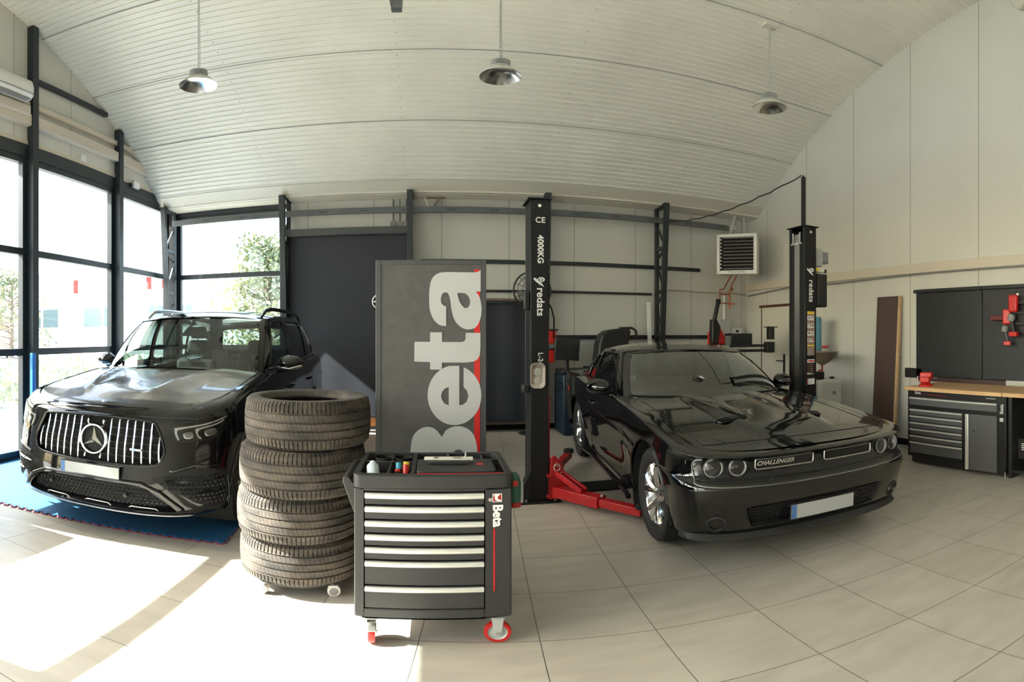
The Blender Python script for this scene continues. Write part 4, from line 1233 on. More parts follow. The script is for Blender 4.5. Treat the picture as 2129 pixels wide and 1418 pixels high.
    for mir in (False, True):
        h = B.patch(hl, .0015, .03, mir=mir).build('headlight', M['black_gloss'], t, smooth=180)
        B.patch(drl1, .006, .02, .004, mir).build('light_guide', M['drl'], h)
        B.patch(drl2, .006, .02, .004, mir).build('light_guide', M['drl'], h)
        for p_ in proj: B.patch(p_, .004, .02, .002, mir).build('projector', M['rotor'], h, smooth=180)
        B.patch(hl, .011, .04, mir=mir).build('headlight_glass', M['lens'], h, smooth=180)
        B.line(hl, .003, .003, closed=True, mir=mir).build('headlight_seal', M['black_matte'], h)
    # lower bumper: side intakes with honeycomb, fins and outer blades
    for mir in (False, True):
        si = B.patch(side_in, .002, .03, mir=mir).build('side_intake', M['black_matte'], t, smooth=180)
        hc = MB()
        for r_ in range(8):
            for q in range(19):
                cx_, cz_ = .50+q*.036+(r_ % 2)*.018, .31+r_*.031
                if all(inside(side_in, cx_+.02*cos(pi/2+k*pi/3), cz_+.018*sin(pi/2+k*pi/3)) for k in range(6)):
                    B.line([(cx_+.0175*cos(pi/2+k*pi/3), cz_+.0165*sin(pi/2+k*pi/3)) for k in range(6)], .002, .004, closed=True, n=4, mir=mir, mb=hc)
        hc.build('honeycomb_mesh', M['black_gloss'], si, clean=False)
        for z in (.505, .42):
            fin = MB(); rows = []
            for k in range(13):
                u = k/12; s_ = lerp(.60 if z > .45 else .72, 1.05, u); th = .016*sin(pi*min(1, .15+u*.85)); zz = z+.012*u
                rows.append([B.hit((-1 if mir else 1)*s_, zz-th, .002), B.hit((-1 if mir else 1)*s_, zz, .014), B.hit((-1 if mir else 1)*s_, zz+th, .002)])
            fin.grid(rows).build('intake_fin', M['black_gloss'], si, smooth=60)
        B.line([(.62, .575), (.80, .622), (.97, .61), (1.07, .53), (1.11, .40), (1.09, .30)], .008, .003, mir=mir).build('intake_blade', M['paint'], si, smooth=180)
    B.wall(low, .06).build('lower_intake_surround', M['black_gloss'], t, smooth=50)
    lb = B.patch(low, -.06, .05).build('lower_intake', M['black_matte'], t)
    hc = MB()
    for r_ in range(8):
        for q in range(36):
            cx_, cz_ = -.64+q*.036+(r_ % 2)*.018, .265+r_*.031
            if all(inside(low, cx_+.018*cos(pi/2+k*pi/3), cz_+.016*sin(pi/2+k*pi/3)) for k in range(6)): B.line([(cx_+.0175*cos(pi/2+k*pi/3), cz_+.0165*sin(pi/2+k*pi/3)) for k in range(6)], .002, -.04, closed=True, n=4, mb=hc)
    hc.build('honeycomb_mesh', M['black_gloss'], lb, clean=False)
    B.line([(-.72, .285), (-.56, .42), (-.42, .478), (0, .487), (.42, .478), (.56, .42), (.72, .285)], .014, .006).build('bumper_blade', M['paint'], t, smooth=180)
    B.line([(-.80, .245), (-.6, .238), (0, .228), (.6, .238), (.80, .245)], .008, .010).build('skid_trim', M['rotor'], t, smooth=180)
    for x0, x1 in ((-.42, -.20), (-.05, .17), (.32, .54)):
        B.line([(x0, .285), (x0+.02, .295), (x1-.02, .292), (x1, .272)], .0045, .002).build('skid_bar', M['satin'], t, smooth=180)
    for x in (-.36, .30): 
        q = B.hit(x, .39 if x < 0 else .375, .0); MB().lathe([(0, .01), (.014, .01), (.016, 0), (.016, -.03)], 16, T=Matrix.Translation(q) @ Matrix.Rotation(pi/2, 4, 'X')).build('parking_sensor', M['black_plastic'], t)
    # number plate with its holder
    c = B.hit(0, .53, .01)
    plate = MB(); rows = []
    for k in range(13):
        x = -.26+.52*k/12; y = B.hit(x, .53, .016).y; rows.append([(x, y, .475), (x, y, .585)])
    MB().grid(rows).build('plate_holder', M['black_plastic'], t, smooth=180)
    pl = MB(); rows = []
    for k in range(13):
        x = -.255+.51*k/12; y = B.hit(x, .53, .022).y; rows.append([Vector((x, y, .483)), Vector((x, y, .577))])
    p_ = MB().grid(rows); p_.build('number_plate', M['plate_white'], t, smooth=180)
    MB().grid([[Vector((x, B.hit(x, .53, .0235).y, z)) for z in (.484, .576)] for x in (-.253, -.235, -.215)]).build('plate_blue_band', M['plate_blue'], t)
    # body shut lines on the flanks
    for mir in (False, True):
        for pts in ([(B.S(1.52), .34), (B.S(1.50), .7), (B.S(1.62), 1.0), (B.S(1.70), 1.13)], [(B.S(2.66), .36), (B.S(2.66), 1.14)], [(B.S(3.42), .40), (B.S(3.5), .62), (B.S(3.72), .9), (B.S(3.74), 1.16)],
                    [(B.S(1.52), .34), (B.S(3.40), .36)]):
            B.line(pts, .0035, -.0015, mir=mir).build('shut_line', M['black_matte'], t)
        for y in (2.42, 3.55):
            hd = MB(); sg = -1 if mir else 1
            q = [B.hit(sg*B.S(y+d), .98, o_) for d, o_ in ((-.11, .0), (-.09, .03), (.09, .03), (.11, .0))]
            hd.tube(q, .013, 8).build('door_handle', M['paint'], t, smooth=60)
        B.line([(B.S(.0+1.5), .27), (B.S(3.3), .27)], .02, .01, mir=mir).build('side_step', M['black_plastic'], t, smooth=60)
        tl = loop_d([(B.S(4.66), 1.05), (B.S(4.66), .92), (B.arc[-1]-.45, .93), (B.arc[-1]-.45, 1.05)], 2)
        B.patch(tl, .004, .05, mir=mir).build('tail_light', M['redplastic'], t, smooth=180)
    # wheels
    for (y, sg) in ((.87, 1), (.87, -1), (3.865, 1), (3.865, -1)):
        wheel(t, (sg*(.945-.1375), y, RW-.01), sg, RW, .275, .267, 5)
    # mirrors, wipers
    for sg in (1, -1): mirror_cap(t, (sg*1.06, 1.90, 1.26), sg, 1.12)
    def wp(xa, xb):
        P_ = []
        for k in range(9):
            x = lerp(xa, xb, k/8); ws = abs(x)/.80*3.1; q = pt(min(3., max(0, ws)), .03+.02*k/8, .012); P_.append(Vector((x, q.y, q.z)))
        return MB().tube(P_, .007, 6)
    wp(.62, -.02).build('wiper', M['black_plastic'], t, smooth=60); wp(-.10, -.66).build('wiper', M['black_plastic'], t, smooth=60)
    MB().tube([(.66, 1.5, 1.19), (.3, 1.47, 1.215), (.05, 1.45, 1.215)], .012, 6).build('wiper_arm', M['black_plastic'], t)
    # cabin
    MB().grid([[Vector((x, 1.52+.14*(x/.8)**2, 1.15)), Vector((x, 1.85, 1.17+.0)), Vector((x, 2.12, 1.14)), Vector((x, 2.16, .95))] for x in [-.80+1.6*k/16 for k in range(17)]]).build('dashboard', M['interior'], t, smooth=60)
    MB().box(-.84, .84, 1.6, 4.6, .36, .42).build('cabin_floor', M['interior'], t)
    for sg in (1, -1): MB().box(sg*.80-.02, sg*.80+.02, 1.9, 4.5, .42, 1.16).build('door_lining', M['interior'], t)
    MB().box(-.80, .80, 1.55, 2.1, .42, 1.12).build('bulkhead', M['interior'], t)
    for sg in (1, -1): seat(t, sg*.40, 2.62, .55, .52, .60)
    seat(t, 0, 3.55, .58, 1.4, .52, False)
    for x in (-.42, 0, .42): MB().box(x-.12, x+.12, 3.88, 3.98, 1.14, 1.32).build('rear_headrest', M['interior'], t, bevel=.03)
    steering_wheel(t, .40, 2.12, 1.12)
    MB().box(-.13, .13, 2.18, 2.22, 1.50, 1.58).build('rear_view_mirror', M['black_plastic'], t, bevel=.02)
    MB().prism([(-.16, 0), (.16, 0), (.10, .12), (-.10, .12)], -.012, .012, Matrix.Translation((0, 1.99, 1.53)) @ Matrix.Rotation(radians(52), 4, 'X')).build('sensor_housing', M['black_plastic'], t, bevel=.01)
    return t
build_suv()
# ================================================================ BLACK COUPE
def build_coupe():
    t = thing('coupe', 'glossy black two door muscle coupe standing between the two lift posts', 'car', (2.33, 2.55, 0), -.105)
    zs = lambda y: interp([(0, .805), (.10, .815), (.35, .85), (.9, .92), (1.5, .97), (2.0, .99), (2.8, .985), (3.3, 1.01), (3.9, 1.05), (4.5, 1.05), (5.02, 1.03)], y)
    def flare(y, z):
        k = .018*math.exp(-((y-.85)/.40)**2)*math.exp(-((z-.62)/.25)**2)
        k += .045*math.exp(-((y-3.9)/.7)**2)*sstep(.40, .80, z)
        w_ = -.028*math.exp(-((z-.55)/.16)**2)*sstep(1.25, 1.7, y)*(1-sstep(2.9, 3.4, y))
        return 1+k+w_
    lev = [(.22, .84, .17, 4.86, 0), (.255, .89, .11, 4.92, 0), (.31, .90, .075, 4.96, 0), (.42, .92, .035, 5.0, 0), (.54, .93, .005, 5.02, 0), (.60, .935, .0, 5.02, .15), (.632, .935, .02, 5.01, .3),
           (.66, .93, .06, 5.0, .4), (.71, .93, .075, 4.99, .6), (.765, .93, .07, 4.98, .8), (.785, .93, .035, 4.98, .95), (.793, .925, .022, 4.98, 1), (.80, .908, .032, 4.97, 1), (.805, .87, .06, 4.94, 1), (.805, .81, .10, 4.90, 1)]
    B = Body(lev, .42, 3.4, .35, 3.4, zs, flare, .805, nlev=56)
    RW = .366
    yF, yR = .85, 3.80
    ar = lambda cy, r: [(B.S(cy)+r*cos(2*pi*k/44), .365+r*sin(2*pi*k/44)) for k in range(44)]
    band = loop_d([(-.80, .785), (-.4, .79), (0, .792), (.4, .79), (.80, .785), (.86, .775), (.89, .735), (.865, .67), (.80, .638), (.4, .626), (0, .623), (-.4, .626), (-.80, .638), (-.865, .67), (-.89, .735), (-.86, .775)], 2)
    lowg = loop_d([(-.50, .475), (0, .48), (.50, .475), (.55, .44), (.51, .335), (.45, .312), (0, .305), (-.45, .312), (-.51, .335), (-.55, .44)], 2)
    B.shell([ar(yF, .425), ar(yR, .42), lowg]).build('body', M['paint'], t, smooth=46)
    for cy in (yF, yR):
        for mir in (False, True):
            pts = [(B.S(cy)+.428*cos(a), .365+.428*sin(a)) for a in [radians(-12+204*k/36) for k in range(37)]]
            B.line(pts, .010, .0, mir=mir).build('arch_lip', M['paint'], t, smooth=180)
        wheel_well(t, .55, .92, cy, .365, .42)
    MB().box(-.58, .58, .35, 4.7, .16, .22).build('underbody', M['black_matte'], t)
    # nose band: gloss black recess panel, grille openings, lamps
    B.patch(band, .0015, .03).build('nose_panel', M['black_gloss'], t, smooth=180)
    B.line([(p.x, p.y) for p in smooth_loop([(q[0], q[1], 0) for q in [(-.84, .785), (-.90, .775), (-.925, .735), (-.895, .66), (-.82, .622), (-.4, .609), (0, .606), (.4, .609), (.82, .622), (.895, .66), (.925, .735), (.90, .775), (.84, .785)]], 4, False)], .0045, .003).build('nose_edge', M['rotor'], t, smooth=180)
    B.line([(-.85, .652), (0, .642), (.85, .652)], .006, .004).build('nose_crease', M['black_gloss'], t, smooth=180)
    for sg in (1, -1):
        a, b = (.045, .47) if sg > 0 else (-.48, -.045)
        fr = [(x, z) for x, z in rrect(a, b, .702, .778, .018, 3)]
        B.patch(fr, .004, .03).build('grille_opening', M['black_matte'], t)
        B.line(fr, .0055, .008, closed=True, res=.02).build('grille_frame', M['satin'], t, smooth=180)
        hb = MB()
        for z in (.717, .732, .747, .762): B.line([(a+.012, z), (b-.012, z)], .002, .006, mb=hb, n=4)
        hb.build('grille_bars', M['black_gloss'], t)
        for x, kd in ((.60, 'dark'), (.765, 'full')):
            c = B.hit(sg*x, .728, -.004); q = B.hit(sg*x, .728, 0)
            p2, n2 = B.unroll(sg*x); n2 = (n2+Vector((0, -1.2, 0))).normalized()
            round_lamp(t, c+n2*.016, n2, .062 if kd == 'dark' else .064, 'drl', kd)
    # script lettering on the left grille (photo left = -x)
    vs, fs = text_geo('CHALLENGER', .042, .0012, .001, shear=.35, space=1.06)
    mb = MB(); out = []
    for v in vs:
        x = -.335+v.x; q = B.hit(x, .740+v.y, .011+v.z); out.append(q)
    mb.add(out, fs).build('grille_script', M['chrome'], t, clean=False)
    # lower grille
    B.wall(lowg, .05).build('lower_grille_surround', M['black_plastic'], t, smooth=50)
    lb = B.patch(lowg, -.05, .05).build('lower_grille', M['black_matte'], t)
    hb = MB()
    for k in range(8): 
        z = .325+k*.019; pts = [(x, z) for x in [-.53+1.06*i/30 for i in range(31)] if inside(lowg, x, z)]
        B.line(pts, .004, -.02, mb=hb, n=5)
    for k in range(21):
        x = -.46+.046*k; zz = [z for z in [.3+.2*i/30 for i in range(31)] if inside(lowg, x, z)]
        if zz: B.line([(x, zz[0]), (x, zz[-1])], .003, -.024, mb=hb, n=4)
    hb.build('grille_lattice', M['black_gloss'], lb, clean=False)
    # number plate
    rows = [[Vector((x, B.hit(x, .40, .026).y, .337)), Vector((x, B.hit(x, .45, .016).y, .452))] for x in [-.26+.52*k/12 for k in range(13)]]
    MB().grid(rows).build('plate_holder', M['black_plastic'], t, smooth=180)
    rows = [[Vector((x, B.hit(x, .40, .032).y, .345)), Vector((x, B.hit(x, .45, .022).y, .445))] for x in [-.252+.504*k/12 for k in range(13)]]
    MB().grid(rows).build('number_plate', M['plate_white'], t, smooth=180)
    MB().grid([[Vector((x, B.hit(x, .40, .0335).y, .347)), Vector((x, B.hit(x, .45, .0235).y, .443))] for x in (-.25, -.23, -.212)]).build('plate_blue_band', M['plate_blue'], t)
    # fog lamps
    for sg in (1, -1):
        c = B.hit(sg*.745, .36, .006); p2, n2 = B.unroll(sg*.745); n2 = (B.hit(sg*.745, .36, .1)-B.hit(sg*.745, .36, 0)).normalized()
        q = n2.to_track_quat('Z', 'Y').to_matrix().to_4x4(); T = Matrix.Translation(c) @ q
        fo = MB().lathe([(.066, -.03), (.064, .002), (.052, .006), (.046, -.01), (.042, -.03)], 32, T=T).build('fog_lamp', M['black_plastic'], t, smooth=50)
        MB().lathe([(.044, -.02), (.028, -.010), (0.0001, -.007)], 24, T=T).build('fog_lens', M['screenglass'], fo, smooth=60)
        pass
    # chin spoiler
    rows = []
    for k in range(61):
        a = -1.1+2.2*k/60; p, nn = B.unroll(a)
        e = min(1, .15+(1.1-abs(a))*4)
        q = B.hit(a, .262, .0)
        rows.append([q+Vector((0, 0, .015)), q+nn*.022*e+Vector((0, 0, -.01)), q+nn*.038*e+Vector((0, 0, -.028)), q+nn*.030*e+Vector((0, 0, -.036)), q-nn*.08+Vector((0, 0, -.036))])
    MB().grid(rows).build('chin_spoiler', M['black_plastic'], t, smooth=50)
    # bonnet
    hn = MB(); rows = []
    def hz(x, y, u, jj):
        z = zs(y)+.028*(1-jj*jj)*(.3+.7*sstep(0, .2, u))
        pl = (1-sstep(.36, .46, abs(x)+.10*(1-u)))*sstep(.10, .30, u)
        z += .026*pl - .010*(1-sstep(.16, .24, abs(x)))*sstep(.25, .5, u)
        return z
    for r in range(49):
        u = r/48; row = []
        for j in range(-30, 31):
            jj = j/30; yf = .10+.42*(1-(1-abs(jj)**3.4)**(1/3.4)); yc = 1.55+.16*jj*jj
            y = lerp(yf, yc, u); x = jj*.81
            row.append(Vector((x, y, hz(x, y, u, jj)-.001)))
        rows.append(row)
    hn.grid(rows).build('bonnet', M['paint'], t, smooth=60)
    bm = bmesh.new(); me = hn.mesh(None); bm.from_mesh(me); bvh = BVHTree.FromBMesh(bm); bm.free()
    def top(x, y, off=0):
        l, n_, i, d = bvh.ray_cast(Vector((x, y, 2)), Vector((0, 0, -1)))
        return (l if l is not None else Vector((x, y, zs(y)+.02)))+Vector((0, 0, off))
    # nose shut line, wing shut lines
    MB().tube([top(x, .25+.05*abs(x/.8)**2, .0) for x in [-.735+1.47*k/30 for k in range(31)]], .0035, 6).build('bonnet_shut_line', M['black_matte'], t)
    for sg in (1, -1):
        MB().tube([top(sg*(.735+.015*k/14), .30+1.30*k/14, .0) for k in range(15)], .0035, 6).build('bonnet_shut_line', M['black_matte'], t)
        MB().grid([[top(sg*x, y, .003+(.006 if 0 < j < 4 else 0)) for j, x in enumerate([.225+.22*k/4 for k in range(5)])] for y in [.66+.07*k/5 for k in range(6)]]).build('bonnet_scoop', M['black_gloss'], t, smooth=60)
        sc = MB()
        for k in range(5): sc.bar(top(sg*.24, .665+k*.013, .012), top(sg*.43, .665+k*.013, .012), .004, .004)
        sc.tube([top(sg*x, y, .006) for x, y in rrect(.22, .45, .65, .74, .03)], .006, 6, closed=True)
        sc.build('scoop_frame', M['paint'], t, smooth=60)
        pass
    # wiper cowl
    MB().grid([[Vector((x, 1.53+.16*(x/.8)**2, zs(1.7)+.012*(1-(x/.8)**2)-.01)), Vector((x, 1.90+.14*(x/.8)**2, zs(1.8)+.0))] for x in [-.80+1.6*k/20 for k in range(21)]]).build('cowl_panel', M['black_plastic'], t)
    for sg in (1, -1):
        MB().grid([[Vector((sg*.66, y, zs(y)-.015)), Vector((sg*.80, y, zs(y)+.003)), Vector((sg*.84, y, zs(y)-.004))] for y in [1.62+3.18*k/24 for k in range(25)]]).build('belt_panel', M['paint'], t, smooth=60)
    # boot lid
    rows = []
    for r in range(13):
        y = lerp(3.95, 4.90, r/12); row = []
        for j in range(-12, 13):
            jj = j/12; x = jj*.84; yy = y-.30*(1-(1-abs(jj)**3.4)**(1/3.4))*(r/12)
            row.append(Vector((x, yy, zs(yy)+.02*(1-jj*jj))))
        rows.append(row)
    MB().grid(rows).build('boot_lid', M['paint'], t, smooth=60)
    MB().tube([Vector((x, 4.86-.10*abs(x/.7)**3, zs(4.8)+.05)) for x in [-.68+1.36*k/20 for k in range(21)]], .012, 6).build('boot_spoiler', M['paint'], t, smooth=60)
    roofz = lambda x, y: interp([(2.1, 1.36), (2.30, 1.395), (2.6, 1.445), (3.05, 1.465), (3.35, 1.445), (3.65, 1.375), (3.9, 1.30)], y)-.055*(x/.66)**2
    cols = [(0, 1.64, 0, 2.30), (.30, 1.66, .25, 2.31), (.58, 1.72, .48, 2.34), (.775, 1.83, .61, 2.42), (.845, 2.02, .67, 2.58), (.86, 2.40, .69, 2.80), (.865, 2.95, .695, 3.10),
            (.865, 3.05, .692, 3.18), (.86, 3.35, .675, 3.36), (.85, 3.62, .65, 3.46), (.82, 3.95, .60, 3.55), (.70, 4.12, .52, 3.58), (.35, 4.20, .28, 3.57), (0, 4.22, 0, 3.56)]
    panes = [('windscreen', 0, 3.02, .06, .94, M['coupeglass']), ('side_window', 4.2, 6.4, .07, .88, M['cartint']), ('quarter_window', 7.1, 8.4, .12, .78, M['cartint']), ('rear_window', 11.05, 13, .08, .9, M['cartint'])]
    pt = greenhouse(t, cols, roofz, panes, t, M['paint'], lambda y: zs(y)-.005, bulge=.028)
    for c0, c1, h0, h1 in ((4.15, 6.45, .055, .895), (7.05, 8.45, .105, .795)):
        both(t, 'window_trim', M['black_gloss'], lambda mir: side_trim(pt, c0, c1, h0, h1, .007, mir))
    MB().tube([pt(k/8*3.02, .05, .003) for k in range(9)], .006, 6).tube([Vector((-p.x, p.y, p.z)) for p in [pt(k/8*3.02, .05, .003) for k in range(9)]], .006, 6).build('windscreen_seal', M['black_plastic'], t)
    for mir in (False, True):
        for pts in ([(B.S(1.50), .27), (B.S(1.48), .55), (B.S(1.60), .85), (B.S(1.75), .94)], [(B.S(2.98), .27), (B.S(3.0), .60), (B.S(3.12), .96)], [(B.S(1.50), .27), (B.S(2.98), .27)]):
            B.line(pts, .0035, -.0015, mir=mir).build('shut_line', M['black_matte'], t)
        sg = -1 if mir else 1
        q = [B.hit(sg*B.S(2.80+d), .83, o_) for d, o_ in ((-.11, 0), (-.08, .028), (.08, .028), (.11, 0))]
        MB().tube(q, .013, 8).build('door_handle', M['paint'], t, smooth=60)
        B.line([(B.S(1.32), .215), (B.S(3.3), .215)], .024, .004, mir=mir).build('side_skirt', M['paint'], t, smooth=60)
        B.line([(B.S(1.25), .70), (B.S(1.6), .735), (B.S(3.0), .75), (B.S(3.3), .78)], .005, .0, mir=mir).build('flank_crease', M['paint'], t, smooth=180)
        tl = loop_d([(B.arc[-1]-.72, .96), (B.arc[-1]-.72, .84), (B.arc[-1]-.1, .84), (B.arc[-1]-.1, .96)], 2)
        B.patch(tl, .004, .05, mir=mir).build('tail_light', M['redplastic'], t, smooth=180)
        B.patch(rrect(B.S(4.25), B.S(4.42), .80, .86, .02), .003, .03, mir=mir).build('side_marker', M['redplastic'], t, smooth=180)
    for (y, sg, xo) in ((yF, 1, .88), (yF, -1, .895), (yR, 1, .93), (yR, -1, .93)):
        wheel(t, (sg*(xo-.1175), y, RW), sg, RW, .235, .245, 5)
    for sg in (1, -1): mirror_cap(t, (sg*1.01, 2.14, 1.055), sg, 1.08, 'black_gloss')
    def wp(xa, xb):
        P_ = []
        for k in range(9):
            x = lerp(xa, xb, k/8); q = pt(min(3., abs(x)/.76*3.1), .03, .01); P_.append(Vector((x, q.y, q.z)))
        return MB().tube(P_, .007, 6)
    wp(.60, .02).build('wiper', M['black_plastic'], t, smooth=60); wp(-.04, -.62).build('wiper', M['black_plastic'], t, smooth=60)
    MB().grid([[Vector((x, 1.86+.12*(x/.8)**2, .965)), Vector((x, 2.2, .99)), Vector((x, 2.42, .96)), Vector((x, 2.46, .8))] for x in [-.76+1.52*k/16 for k in range(17)]]).build('dashboard', M['interior'], t, smooth=60)
    MB().box(-.80, .80, 1.9, 4.3, .26, .30).build('cabin_floor', M['interior'], t)
    for sg in (1, -1): MB().box(sg*.77-.02, sg*.77+.02, 2.1, 4.1, .3, .97).build('door_lining', M['interior'], t)
    for sg in (1, -1): seat(t, sg*.37, 2.95, .36, .5, .56)
    seat(t, 0, 3.75, .42, 1.2, .42, False)
    MB().box(-.70, .70, 4.05, 4.3, .85, .97).build('parcel_shelf', M['interior'], t)
    steering_wheel(t, .37, 2.48, .93)
    MB().box(-.12, .12, 2.52, 2.55, 1.24, 1.30).build('rear_view_mirror', M['black_plastic'], t, bevel=.015)
    return t
build_coupe()
# ================================================================ FLOOR MATS
def jig(p0, p1, n, d, flip):
    """jigsaw edge between two corners"""
    p0, p1 = Vector(p0), Vector(p1); t = (p1-p0); L = t.length; t.normalize(); nn = Vector((t.y, -t.x))*flip; out = []
    for k in range(n):
        u0 = L*k/n; w = L/n
        for a, h in ((.0, 0), (.30, 0), (.22, d), (.78, d), (.70, 0)): out.append(p0+t*(u0+w*a)+nn*h)
    return out
def puzzle_mat(x, y, rz, lab, s=1.0):
    t = thing('puzzle_mat', lab, 'mat', (x, y, 0), rz, 'blue puzzle mats under the black SUV')
    pts = jig((0, 0), (s, 0), 12, .028, 1)+jig((s, 0), (s, s), 12, -.028, 1)+jig((s, s), (0, s), 12, -.028, 1)+jig((0, s), (0, 0), 12, .028, 1)
    MB().prism([(p.x, p.y) for p in pts], .001, .007).build('red_underside', M['redmat'], t)
    MB().prism([(p.x, p.y+.006) for p in pts], .0072, .0135).build('blue_top', M['bluemat'], t)
rz_ = .105
ox, oy = -4.42, 3.13
k = 0
rowsn = ['front row', 'second row', 'third row', 'fourth row', 'back row']; coln = ['leftmost mat', 'mat second from the left', 'mat third from the left', 'rightmost mat']
for r in range(5):
    for c_ in range(3 if r == 0 else 3):
        puzzle_mat(ox+c_*cos(rz_)-r*sin(rz_)+.02, oy+c_*sin(rz_)+r*cos(rz_), rz_, 'blue puzzle floor mat with red edge, %s of the %s under the SUV' % (['leftmost', 'middle', 'rightmost'][c_], rowsn[r]))
# blue plastic pole beside the post
tag(MB().box(-4.495, -4.445, 4.71, 4.77, .0, 1.33).build('blue_post_guard', M['bluepole'], bevel=.006), 'bright blue plastic guard strip against the left steel post', 'guard')
t = thing('shadow_locker', 'unseen grey cabinet added to shade the floor left of the black SUV', 'shadow_locker', (-4.32, 2.42, 0))  # out of view, added only to cast a shadow on the floor
MB().box(-.22, .22, -.36, .36, .04, 1.35).build('body', M['lgrey'], t, bevel=.004)
for y in (-.18, .18): MB().box(.22, .235, y-.17, y+.17, .07, 1.32).build('door', M['lgrey'], t, bevel=.003)
for y in (-.04, .04): MB().box(.235, .25, y-.01, y+.01, .8, .92).build('door_handle', M['black_plastic'], t, bevel=.003)
for y in (-.33, .33): MB().box(-.2, .2, y-.02, y+.02, 0, .04).build('foot', M['black_plastic'], t)
# ================================================================ TYRE STACK
t0 = None
TY = [(-.775, 3.08, .088, 0, 'lowest tyre of the stack, resting on the wheeled dolly'), (-.785, 3.055, .366, 1.1, 'second tyre from the bottom of the dusty stack'),
      (-.765, 3.04, .643, 2.3, 'third tyre from the bottom, pushed slightly to the left'), (-.738, 3.06, .920, 4.0, 'topmost tyre of the stack with its open rim hole showing')]
for x, y, z, rz, lab in TY:
    T = Matrix.Translation((0, 0, .139))
    if t0 is None:
        t0 = tyre_mb(.374, .276, .250, 92, T).build('tyre', M['tyre_dusty'], None, smooth=38, clean=False); o = t0
    else: o = clone(t0)
    o.location = (x, y, z); o.rotation_euler = (0, 0, rz); tag(o, 'worn dusty '+lab, 'tyre', 'worn tyres stacked beside the tool cabinet')
dl = thing('tyre_dolly', 'low dolly on small castors carrying the tyre stack', 'dolly', (-.775, 3.08, 0))
b = MB()
b.lathe([(.24, .070), (.32, .070), (.32, .088), (.24, .088), (.24, .070)], 40)
for k in range(4): b.bar((0, 0, .079), (.26*cos(pi/4+k*pi/2), .26*sin(pi/4+k*pi/2), .079), .04, .018)
b.build('frame', M['black_plastic'], dl)
for k in range(5):
    a = radians(-117)+k*2*pi/5
    cx_, cy_ = .335*cos(a), .335*sin(a)
    cs = empty('castor', (cx_, cy_, 0), pi/2+(-.25, .2, 1.2, 2.0, .9)[k]); cs.parent = dl
    MB().cyl((-.017, 0, .036), (.017, 0, .036), .036, n=24).build('tread', M['offwhite'], cs, smooth=40)
    MB().cyl((-.02, 0, .036), (.02, 0, .036), .026, n=24).build('wheel_cover', M['grey'], cs, smooth=40, bevel=.002)
    MB().box(-.022, .022, -.02, .03, .062, .078).cyl((0, .01, .06), (0, .01, .082), .009).build('fork', M['lgrey'], cs)
# ================================================================ TOOL CABINET
FY = 2.30
def zf(py, Y=FY, px=900): return at_y(px, py, Y).z
def xf(px, Y=FY): return at_y(px, 697, Y).x
cab = thing('tool_cabinet', 'charcoal roller tool cabinet with seven silver handled drawers in front', 'tool cabinet', (0, 0, 0))
x0, x1 = -.346, .346; y0, y1 = FY, 2.76
zt, zb_ = .925, .185
# body: front frame around drawer recess
dx0, dx1, dz0, dz1 = -.303, .229, .235, .845
b = MB()
def rr_box(b, x0, x1, y0, y1, z0, z1, r=.03):
    b.prism(rrect(x0, x1, y0, y1, r, 5), z0, z1)
# hollow carcass: built of panels so the drawers sit inside
b.box(x0+.0, dx0, y0, y1, zb_, .86); b.box(dx1, x1, y0, y1, zb_, .86); b.box(dx0, dx1, y0, y1, zb_, dz0); b.box(dx0, dx1, y0, y1, dz1, .86); b.box(dx0, dx1, y0+.06, y1, dz0, dz1)
b.build('body', M['beta_grey'], cab, bevel=.010, seg=3)
b = MB(); b.box(x0-.006, x1+.006, y0-.008, y1+.005, .862, zt-.0)
tb = MB()
# top tray rim: outer ring plus floor and dividers
X0, X1, Y0, Y1 = x0-.006, x1+.006, y0-.008, y1+.02
ring_o = rrect(X0, X1, Y0, Y1, .04, 6); ring_i = rrect(X0+.025, X1-.03, Y0+.045, Y1-.02, .025, 6)
n = len(ring_o); vs = [(p[0], p[1], z) for p, z in [(p, .862) for p in ring_o]+[(p, zt) for p in ring_o]+[(p, zt) for p in ring_i]+[(p, .872) for p in ring_i]]
fs = []
for k in range(n):
    j = (k+1) % n
    for q in range(3): fs.append((q*n+k, q*n+j, (q+1)*n+j, (q+1)*n+k))
fs.append(tuple(range(3*n, 4*n))); fs.append(tuple(range(n-1, -1, -1)))
tb.add(vs, fs); tb.build('top_tray', M['beta_dark'], cab, bevel=.005, seg=2)
dv = MB()
dv.box(-.205, -.195, Y0+.045, Y1-.02, .872, zt-.003)      # between bottle and marker bays
dv.box(-.098, -.078, Y0+.045, Y1-.02, .872, zt)
dv.box(X0+.025, -.09, 2.57, 2.585, .872, zt-.002)
dv.box(-.09, X1-.03, 2.60, 2.615, .872, zt)
dv.box(.07, .085, 2.61, Y1-.02, .872, zt-.002); dv.box(.245, .255, 2.61, Y1-.02, .872, zt-.01)
dv.build('tray_dividers', M['beta_dark'], cab, bevel=.003)
for cx_ in (-.245, -.15): MB().lathe([(.042, .05), (.042, .0), (.04, .0), (0.0001, .0)], 24, o=(cx_, 2.67, .874)).lathe([(.046, .05), (.042, .05)], 24, o=(cx_, 2.67, .874)).build('round_cup', M['black_matte'], cab, smooth=40)
# mat lid on the tray with red slot
ld = MB(); ld.prism(rrect(-.073, .285, 2.345, 2.59, .02), .915, .932); lo = ld.build('tray_lid', M['beta_dark'], cab, bevel=.003)
MB().box(.205, .235, 2.46, 2.50, .9315, .933).build('lid_slot', M['redplastic'], lo)
MB().box(-.07, .31, 2.326, 2.334, .9245, .9262).build('red_edge_strip', M['redplastic'], cab)
